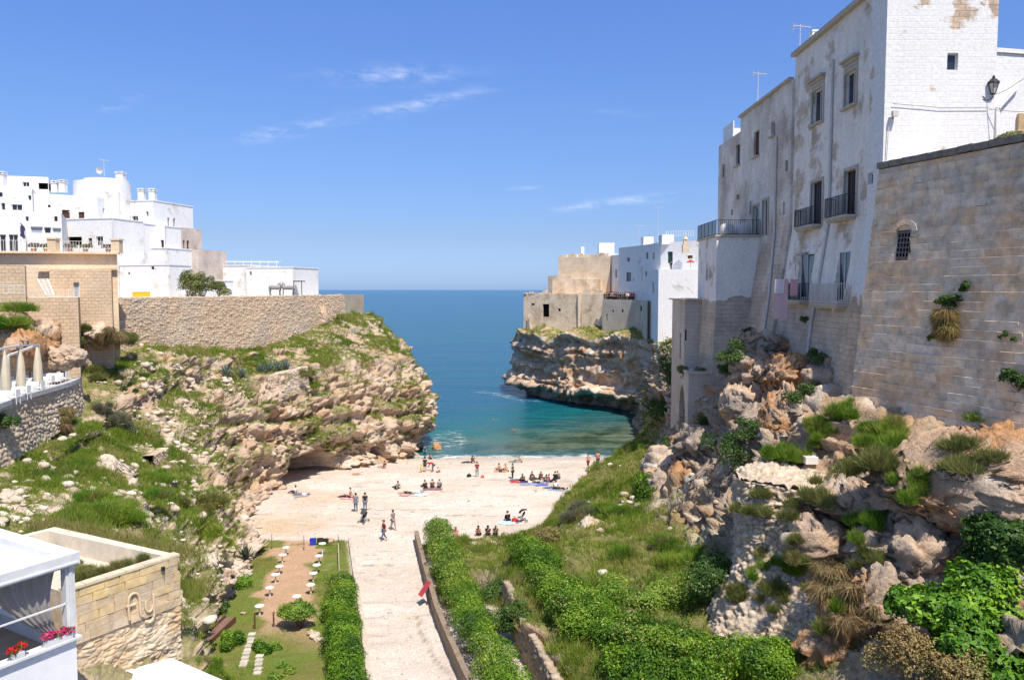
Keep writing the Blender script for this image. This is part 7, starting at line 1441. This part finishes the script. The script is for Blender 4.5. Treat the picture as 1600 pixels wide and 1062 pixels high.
# ================================================================== PEOPLE
def skin_mesh(name, J, E, R, m, root=0, sub=1):
    me = bpy.data.meshes.new(name); me.from_pydata([J[k] for k in J], [(list(J).index(a), list(J).index(b)) for a, b in E], []); o = bpy.data.objects.new(name, me); COL.objects.link(o)
    o.modifiers.new('skin', 'SKIN').use_smooth_shade = True; s = o.modifiers.new('sub', 'SUBSURF'); s.levels = sub; s.render_levels = sub
    for i, k in enumerate(J):
        v = me.skin_vertices[0].data[i]; r = R[k]; v.radius = r if isinstance(r, tuple) else (r, r); v.use_root = i == root
    dg = bpy.context.evaluated_depsgraph_get(); out = bpy.data.meshes.new_from_object(o.evaluated_get(dg)); out.name = name; out.materials.clear(); out.materials.append(m); bpy.data.objects.remove(o); return out
def lim(base, sgn):
    return {k.replace('*', 'r' if sgn > 0 else 'l'): (v[0] * sgn, v[1], v[2]) for k, v in base.items()}
RAD = dict(pel=(.15, .11), bel=(.135, .1), che=(.165, .11), nec=.052, hea=(.085, .1), cro=(.07, .085), sho=.06, elb=.042, wri=.03, han=.036, hip=.085, kne=.056, ank=.038, toe=.036)
def pose(c, arm, leg):
    J = {'pel': c[0], 'bel': c[1], 'che': c[2], 'nec': c[3], 'hea': c[4], 'cro': c[5]}; n = ['sho', 'elb', 'wri', 'han']; l = ['hip', 'kne', 'ank', 'toe']
    al, ar = (arm, arm) if len(arm) == 4 else arm; ll, lr = (leg, leg) if len(leg) == 4 else leg
    for s, a, g in (('l', al, ll), ('r', ar, lr)):
        sg = -1 if s == 'l' else 1
        for k, p in zip(n, a): J[k + s] = (p[0] * sg, p[1], p[2])
        for k, p in zip(l, g): J[k + s] = (p[0] * sg, p[1], p[2])
    return J
UP = [(0, 0, .95), (0, 0, 1.1), (0, 0, 1.33), (0, 0, 1.48), (0, .01, 1.6), (0, .015, 1.68)]
SG = [(0, 0, .13), (0, -.05, .28), (0, -.1, .48), (0, -.1, .64), (0, -.08, .76), (0, -.07, .84)]
POSES = {
    'stand': pose(UP, [(.17, 0, 1.42), (.23, -.03, 1.15), (.22, .05, .92), (.21, .09, .83)], [(.09, 0, .9), (.1, .02, .5), (.1, -.02, .08), (.115, .13, .03)]),
    'walk': pose(UP, ([(.17, 0, 1.42), (.22, -.12, 1.17), (.2, -.06, .93), (.2, -.03, .85)], [(.17, 0, 1.42), (.22, .08, 1.16), (.19, .24, .97), (.18, .3, .91)]), ([(.09, 0, .9), (.09, .16, .52), (.09, .22, .1), (.1, .36, .06)], [(.09, 0, .9), (.1, -.05, .5), (.1, -.28, .14), (.1, -.16, .03)])),
    'phone': pose(UP, [(.17, 0, 1.42), (.22, .02, 1.16), (.12, .25, 1.22), (.06, .29, 1.3)], [(.09, 0, .9), (.11, .02, .5), (.12, -.02, .08), (.135, .13, .03)]),
    'bend': pose([(0, -.12, .9), (0, .03, 1.03), (0, .23, 1.13), (0, .38, 1.15), (0, .48, 1.1), (0, .53, 1.06)], [(.16, .3, 1.1), (.18, .4, .83), (.14, .5, .6), (.13, .53, .52)], [(.09, -.12, .86), (.11, .03, .48), (.11, -.06, .08), (.12, .09, .03)]),
    'sit': pose(SG, [(.17, -.1, .58), (.24, -.2, .36), (.25, -.27, .1), (.25, -.3, .04)], [(.09, .03, .12), (.12, .42, .28), (.12, .78, .06), (.13, .83, .16)]),
    'knees': pose([(0, 0, .13), (0, .0, .3), (0, .05, .5), (0, .1, .65), (0, .16, .76), (0, .19, .83)], [(.17, .05, .58), (.23, .22, .42), (.12, .42, .4), (.05, .45, .4)], [(.09, .05, .13), (.11, .36, .48), (.1, .5, .08), (.11, .63, .03)]),
    'lie': pose([(0, 0, .12), (0, -.15, .12), (0, -.38, .13), (0, -.54, .13), (0, -.66, .15), (0, -.74, .16)], [(.17, -.45, .12), (.27, -.2, .08), (.26, .05, .06), (.26, .13, .05)], [(.09, .06, .11), (.11, .46, .14), (.11, .86, .07), (.12, .92, .15)])}
LIMB = [('pel', 'bel'), ('bel', 'che'), ('che', 'nec'), ('nec', 'hea'), ('hea', 'cro')] + [e for s in 'lr' for e in (('che', 'sho' + s), ('sho' + s, 'elb' + s), ('elb' + s, 'wri' + s), ('wri' + s, 'han' + s), ('pel', 'hip' + s), ('hip' + s, 'kne' + s), ('kne' + s, 'ank' + s), ('ank' + s, 'toe' + s))]
def sub(J, keys, E, R, grow): return {k: J[k] for k in keys}, [e for e in E if e[0] in keys and e[1] in keys], {k: (tuple(x * grow[0] + grow[1] for x in R[k]) if isinstance(R[k], tuple) else R[k] * grow[0] + grow[1]) for k in keys}
def mid(a, b, f): return tuple(x + (y - x) * f for x, y in zip(a, b))
M_SKIN = mat('skin', (.50, .29, .19), rough=.6, var=.05, bump=0); CACHE = {}
def cloth(c):
    k = 'cloth_%d_%d_%d' % tuple(int(x * 255) for x in c); return mat(k, c, rough=.9, var=.1, scale=8, bump=.1)
def pmesh(p):
    if p in CACHE: return CACHE[p]
    J = POSES[p]; R = {k: RAD[k[:3]] for k in J}; b = skin_mesh('body', J, LIMB, R, M_SKIN)
    sk = ['pel', 'bel', 'che'] + [x + s for s in 'lr' for x in ('sho', 'elb')]; Js, Es, Rs = sub(J, sk, LIMB, R, (1.06, .018))
    for s in 'lr': Js['elb' + s] = mid(J['sho' + s], J['elb' + s], .8); Rs['elb' + s] = .055
    sh = skin_mesh('shirt', Js, Es, Rs, M_SKIN)
    tk = ['pel'] + [x + s for s in 'lr' for x in ('hip', 'kne', 'ank')]; Jt, Et, Rt = sub(J, tk, LIMB, R, (1.05, .016))
    for s in 'lr': Jt['ank' + s] = mid(J['kne' + s], J['ank' + s], .88); Rt['ank' + s] = .055
    tr = skin_mesh('trousers', Jt, Et, Rt, M_SKIN)
    Jh = {k: Jt[k] for k in Jt if not k.startswith('ank')}; Eh = [e for e in Et if 'ank' not in e[1]]; Rh = {k: Rt[k] for k in Jh}
    for s in 'lr': Jh['kne' + s] = mid(J['hip' + s], J['kne' + s], .75); Rh['kne' + s] = .09
    so = skin_mesh('shorts', Jh, Eh, Rh, M_SKIN)
    h, c, n = [np.array(J[k]) for k in ('hea', 'cro', 'nec')]; V, T = ICO[2]; up = (c - h) / np.linalg.norm(c - h); d = V @ up
    ctr = h + up * .055; Vh = V * .118; back = np.array([0, -1, 0]) if p != 'lie' else np.array([0, 0, -1]); keep = (d > .05) | ((V @ back) > .25); Tk = T[np.all(keep[T], axis=1)]
    hair = mesh_np('hair', Vh + ctr, T=Tk, m=M_SKIN, smooth=True); CACHE[p] = (b, sh, tr, so, hair); return CACHE[p]
def person(p, loc, rot, shirt, legs, hair, label, shorts=False, bare=False, scale=1., group=None, skirt=False):
    ro = empty('person', label, 'person', tuple(loc), group); ro.rotation_euler = (0, 0, rot); ro.scale = (scale,) * 3
    b, sh, tr, so, ha = pmesh(p)
    def part(n, me, m):
        o = link(n, me, ro, True); o.material_slots[0].link = 'OBJECT'; o.material_slots[0].material = m; return o
    part('body', b, M_SKIN)
    if not bare: part('shirt', sh, cloth(shirt))
    part('shorts' if shorts else 'trousers', so if shorts else tr, cloth(legs)); part('hair', ha, cloth(hair)); return ro
def beach(px, py):
    h = HIT(px, py); return h[0] - [0, 0, .02]
BLK, DK, BR, BLO = (.015, .015, .017), (.04, .035, .03), (.06, .035, .02), (.22, .14, .06)
NAV, RED, WHI, GRYC, PNK, JEA, MAR, TEA, OLI, ORG = (.025, .03, .07), (.5, .03, .03), (.7, .7, .7), (.18, .18, .18), (.6, .3, .32), (.10, .15, .25), (.20, .02, .035), (.02, .10, .13), (.09, .09, .06), (.6, .2, .12)
PP = [('walk', 600, 845, 2.0, MAR, JEA, DK, 'man in maroon vest and jeans walking nearest the path', {}), ('walk', 614, 828, -2.2, GRYC, (.3, .26, .24), BR, 'person in grey jacket and long grey trousers on the beach', {}), ('stand', 556, 799, .4, GRYC, JEA, BLK, 'person in grey top with dark bag standing by the pushchair', {}), ('stand', 570.5, 798, .1, BLK, JEA, BR, 'woman in black jacket and jeans standing by the pushchair', {}),
      ('phone', 745.5, 745, 3.1, MAR, (.3, .32, .33), BR, 'person in maroon top and grey trousers standing mid beach', {}), ('stand', 801, 748, 1.2, OLI, DK, BR, 'person in olive jacket standing left of the big group', {}), ('walk', 919, 732, 2.6, (.5, .32, .24), MAR, BR, 'person in long red shorts at the right end of the water', dict(bare=True)), ('stand', 934, 730, 3.4, ORG, NAV, BR, 'person in orange top and dark trousers at the right end of the water', {}),
      ('stand', 664, 737, .2, BLK, BLK, BR, 'woman in black dress standing near the left cave', dict(shorts=True)), ('bend', 676, 737, 1.4, RED, GRYC, BLK, 'person in red top bending down near the left cave', {}), ('knees', 683, 738, -1, WHI, RED, DK, 'child in white top crouching beside the bending person', dict(scale=.7)), ('stand', 658, 738, .5, (.7, .55, .05), (.7, .55, .05), BR, 'small child in yellow near the left cave', dict(scale=.55, shorts=True)),
      ('stand', 664, 716, 3., TEA, TEA, BR, 'person in dark teal jacket at the left water edge', {}), ('knees', 673, 717, 2.5, ORG, NAV, BR, 'child sitting at the left water edge', dict(scale=.8)),
      ('knees', 739, 722, 3.0, NAV, NAV, BLK, 'person in navy sitting at the water edge', {}), ('lie', 732, 723, 1.6, DK, NAV, DK, 'person in dark clothes lying at the water edge', {}), ('lie', 806, 722, 1.4, (.25, .3, .4), GRYC, DK, 'person in grey blue lying at the water edge', {}), ('sit', 811, 721, 1.8, (.6, .5, .3), GRYC, BLO, 'blond person sitting at the water edge', {}),
      ('sit', 779, 735, .5, ORG, DK, BR, 'sunbather with bare back left of the olive jacket', dict(bare=True, shorts=True)), ('sit', 789, 736, .7, ORG, DK, BLO, 'second sunbather with bare back left of the olive jacket', dict(bare=True, shorts=True)), ('lie', 784, 737, 1.5, PNK, DK, BR, 'sunbather lying beside two bare backed sunbathers', dict(shorts=True, bare=True)),
      ('knees', 665, 763, .6, DK, BLK, BR, 'leftmost of three dark clothed people sitting mid beach', {}), ('knees', 676, 762, .3, (.12, .08, .06), DK, BR, 'middle of three dark clothed people sitting mid beach', {}), ('knees', 686, 762, -.2, GRYC, BLK, BLO, 'rightmost of three dark clothed people sitting mid beach', {}), ('sit', 657, 771, 1.5, WHI, (.5, .6, .65), BLK, 'person in white sitting on a pale blue towel', {}),
      ('sit', 621, 764, .8, GRYC, BLK, BR, 'person in black sitting alone mid beach', {}), ('lie', 636, 771, 1.5, BLK, BLK, BR, 'sunbather in black lying mid beach', dict(shorts=True)), ('sit', 546, 775, 1.7, ORG, PNK, DK, 'bare backed person sitting on a pink towel at the left', dict(bare=True, shorts=True)), ('lie', 541, 777, 1.5, BLK, BLK, DK, 'person in black lying beside the pink towel at the left', {}),
      ('sit', 461, 771, 1.2, WHI, NAV, DK, 'person in white sitting in front of the large cave', {}), ('lie', 471, 773, 1.5, WHI, GRYC, BR, 'person in white lying in front of the large cave', {}), ('sit', 600, 731, 1.2, NAV, (.4, .25, .2), DK, 'person in navy sitting beside the tan boulder', dict(shorts=True)),
      ('knees', 794, 814, .4, BLK, BLK, BR, 'person in black sitting beside the parked pushchair', {}), ('knees', 712, 838, 3.2, PNK, PNK, BLO, 'bare shouldered sunbather left of the three dark figures', dict(bare=True, shorts=True)), ('knees', 748, 836, 3.0, (.2, .1, .07), BR, BR, 'sunbather leaning back, left of the three figures by the stones', dict(bare=True)), ('knees', 762.5, 836, 3.1, BLK, BLK, BLK, 'person in black sitting in the middle by the stones', {}), ('knees', 774, 836, 3.3, OLI, DK, BLO, 'person in olive sitting at the right by the stones', {})]
for p, px, py, rot, s, l, h, lab, k in PP: person(p, beach(px, py), rot, s, l, h, lab, **k)
grp = [(808, 751, 'lie', BLK, 'in black lying at the left end'), (818, 752, 'knees', NAV, 'in navy sitting near the left end'), (824, 754, 'lie', WHI, 'in white lying in front'), (829, 748, 'knees', MAR, 'in maroon sitting behind the lying one'), (831, 753, 'knees', OLI, 'in olive sitting in the middle'), (838, 749, 'lie', BLK, 'in black lying in the middle'), (843, 755, 'lie', (.15, .2, .5), 'in blue lying in front'), (846, 748, 'knees', DK, 'in dark brown sitting right of the middle'), (852, 753, 'knees', BR, 'with bare shoulders sitting right of the middle'), (859, 753, 'sit', RED, 'in bright red sitting at the right'), (867, 749, 'knees', BLK, 'in black sitting at the right end, left one'), (873, 748, 'knees', GRYC, 'in grey sitting at the right end, right one'), (862, 763, 'lie', NAV, 'in navy lying apart in front'), (868, 763, 'sit', WHI, 'in white sitting apart in front'), (875, 764, 'lie', BLK, 'in black lying at the rock foot')]
for i, (px, py, p, s, lab) in enumerate(grp): person(p, beach(px, py), 1.3 + i * 1.1 if p != 'lie' else 1.5, s, [JEA, BLK, NAV, DK][i % 4], [BLK, BR, DK, BLO][i % 4], 'person of the large beach group ' + lab, group='large group on the beach')
# towels
for i, (px, py, w, col, lab) in enumerate(((809, 752, 1.6, (.55, .05, .08), 'red towel under the large beach group, left end'), (826, 756, 1.8, (.25, .3, .5), 'blue towel under the large beach group'), (846, 757, 1.4, (.1, .15, .45), 'dark blue towel under the large beach group'), (870, 765, 1.8, (.3, .38, .55), 'pale blue towel at the rock foot'), (676, 764, 2.0, (.25, .12, .14), 'dark towel under the three dark clothed people'), (655, 773, 1.6, (.5, .62, .66), 'pale blue towel mid beach'), (546, 778, 1.6, (.6, .3, .34), 'pink towel at the left of the beach'), (636, 772, 1.4, (.5, .3, .28), 'rose towel mid beach'), (472, 774, 1.4, (.3, .3, .42), 'grey blue towel in front of the large cave'), (556, 741, .8, (.6, .2, .15), 'coral towel beside the small tan boulder'), (765, 816, 1.5, (.45, .6, .68), 'light blue towel beside the parked pushchair'))):
    if i == 10: px = 791
    q = beach(px, py); n, m_ = 8, 8; rr = np.random.default_rng(i); V = [(q[0] + (a / 7 - .5) * w, q[1] + (b / 7 - .5) * 1.1, gz(q[0] + (a / 7 - .5) * w, q[1] + (b / 7 - .5) * 1.1) + .045 + .015 * math.sin(a * 2 + b)) for a in range(n) for b in range(m_)]
    tag(link('beach_towel', mesh_np('beach_towel', np.array(V), Q=quads(n, m_), m=mat('towel%d' % i, col, var=.1, bump=.1))), lab, 'towel')
def bag(px, py, col, lab, s=.28):
    q = beach(px, py); ro = empty('beach_bag', lab, 'bag', tuple(q)); MB().lathe((q[0], q[1], q[2]), [(s * .8, 0), (s, s * .4), (s * .85, s * 1.1), (s * .4, s * 1.3), (.02, s * 1.32)], 10).build('body', mat('bag_' + lab.split()[0], col, var=.1), ro, True); MB().tube([q + [-s * .5, 0, s * 1.1], q + [0, 0, s * 1.9], q + [s * .5, 0, s * 1.1]], .02, 5).build('handle', M_IRON, ro)
bag(733, 745, (.02, .02, .02), 'black bag lying left of the standing maroon person'); bag(754, 746, (.5, .12, .08), 'coral bag right of the standing maroon person', .22); bag(804, 815, (.5, .02, .02), 'red bag between the sitting person and the pushchair'); bag(838, 768, (.45, .4, .3), 'beige bag on the bare pebbles below the large group', .15); bag(566, 741, (.55, .5, .5), 'white bag beside the coral towel', .2)
def pushchair(px, py, rot, lab, col=BLK):
    q = beach(px, py); ro = empty('pushchair', lab, 'pushchair', tuple(q)); c, s = math.cos(rot), math.sin(rot); P = lambda x, y, z: (q[0] + x * c - y * s, q[1] + x * s + y * c, q[2] + z)
    fr = MB()
    for y in (-.25, .25): fr.tube([P(-.4, y, .12), P(.05, y, .5), P(.55, y, 1.02)], .018, 5); fr.tube([P(.4, y, .12), P(.05, y, .5), P(-.3, y, .45)], .018, 5)
    fr.tube([P(.55, -.25, 1.02), P(.55, .25, 1.02)], .02, 5); fr.build('frame', M_PIPE, ro); m = cloth(col)
    se = MB(); se.add([P(-.3, -.22, .42), P(.1, -.22, .4), P(.1, .22, .4), P(-.3, .22, .42), P(.35, -.22, .9), P(.35, .22, .9)], [(0, 1, 2, 3), (1, 4, 5, 2)]); se.bar(P(-.1, 0, .38), P(.1, 0, .38), .42, .08); se.build('seat', m, ro)
    V = [P(.35 - .5 * math.sin(a) , y, .72 + .38 * math.cos(a)) for y in (-.24, 0, .24) for a in np.linspace(-.4, 1.4, 7)]; link('hood', mesh_np('hood', np.array(V), Q=quads(3, 7), m=m, smooth=True), ro)
    for x in (-.4, .4):
        for y in (-.26, .26):
            w = MB(); n = 14; ring = [P(x + .12 * math.cos(k * 2 * math.pi / n), y, .13 + .12 * math.sin(k * 2 * math.pi / n)) for k in range(n + 1)]; w.tube(ring, .028, 5); w.tube([P(x - .11, y, .13), P(x + .11, y, .13)], .012, 4); w.tube([P(x, y, .02), P(x, y, .24)], .012, 4); w.build('wheel', M_IRON, ro)
pushchair(568, 816, 1.2, 'black and grey pushchair beside two standing people', (.06, .06, .065)); pushchair(814, 815, .3, 'black pushchair parked at the right of the beach')
# swimmers
for i, (px, py, lab) in enumerate(((803, 671, 'nearer swimmer in the green shallows'), (771, 655, 'farther swimmer in the green shallows'))):
    q = WZ(px, py, 0); o = person('lie', q - [0, 0, .2], 1.4, ORG, (.5, .1, .08), BLO, lab, shorts=True, bare=True)
# crowd at the lookout
r = np.random.default_rng(15); A, B = W(943, 466, 147.2), W(989, 466, 141.7)
for i in range(17):
    f = (i + r.uniform(-.2, .2)) / 16; p = A + (B - A) * f; c = [BLK, NAV, DK, BLK, GRYC, MAR, BLK, NAV, DK, BLK, TEA, BLK, PNK, WHI, ORG, RED, RED][i]
    person('stand', (p[0] + .3, p[1] + .6 + r.uniform(0, .7), 19.22), math.pi + r.uniform(-.6, .6), c, BLK, [BLK, BR, DK][i % 3], 'person in %s, %s of the crowd along the lookout parapet' % (['black', 'navy', 'dark brown', 'black', 'grey', 'maroon', 'black', 'navy', 'dark brown', 'black', 'teal', 'black', 'pink', 'white', 'orange', 'red', 'red'][i], ['leftmost'] [0] if i == 0 else 'rightmost' if i == 16 else ['', 'second', 'third', 'fourth', 'fifth', 'sixth', 'seventh', 'eighth', 'ninth', 'tenth', 'eleventh', 'twelfth', 'thirteenth', 'fourteenth', 'fifteenth', 'sixteenth'][i] + ' from the left'), group='crowd at the lookout parapet', scale=r.uniform(.95, 1.06))
p = W(1050, 414, 125); person('stand', (p[0], p[1] + .8, 24.3), 3.0, BLK, BLK, BR, 'person in black on the white cottage roof')
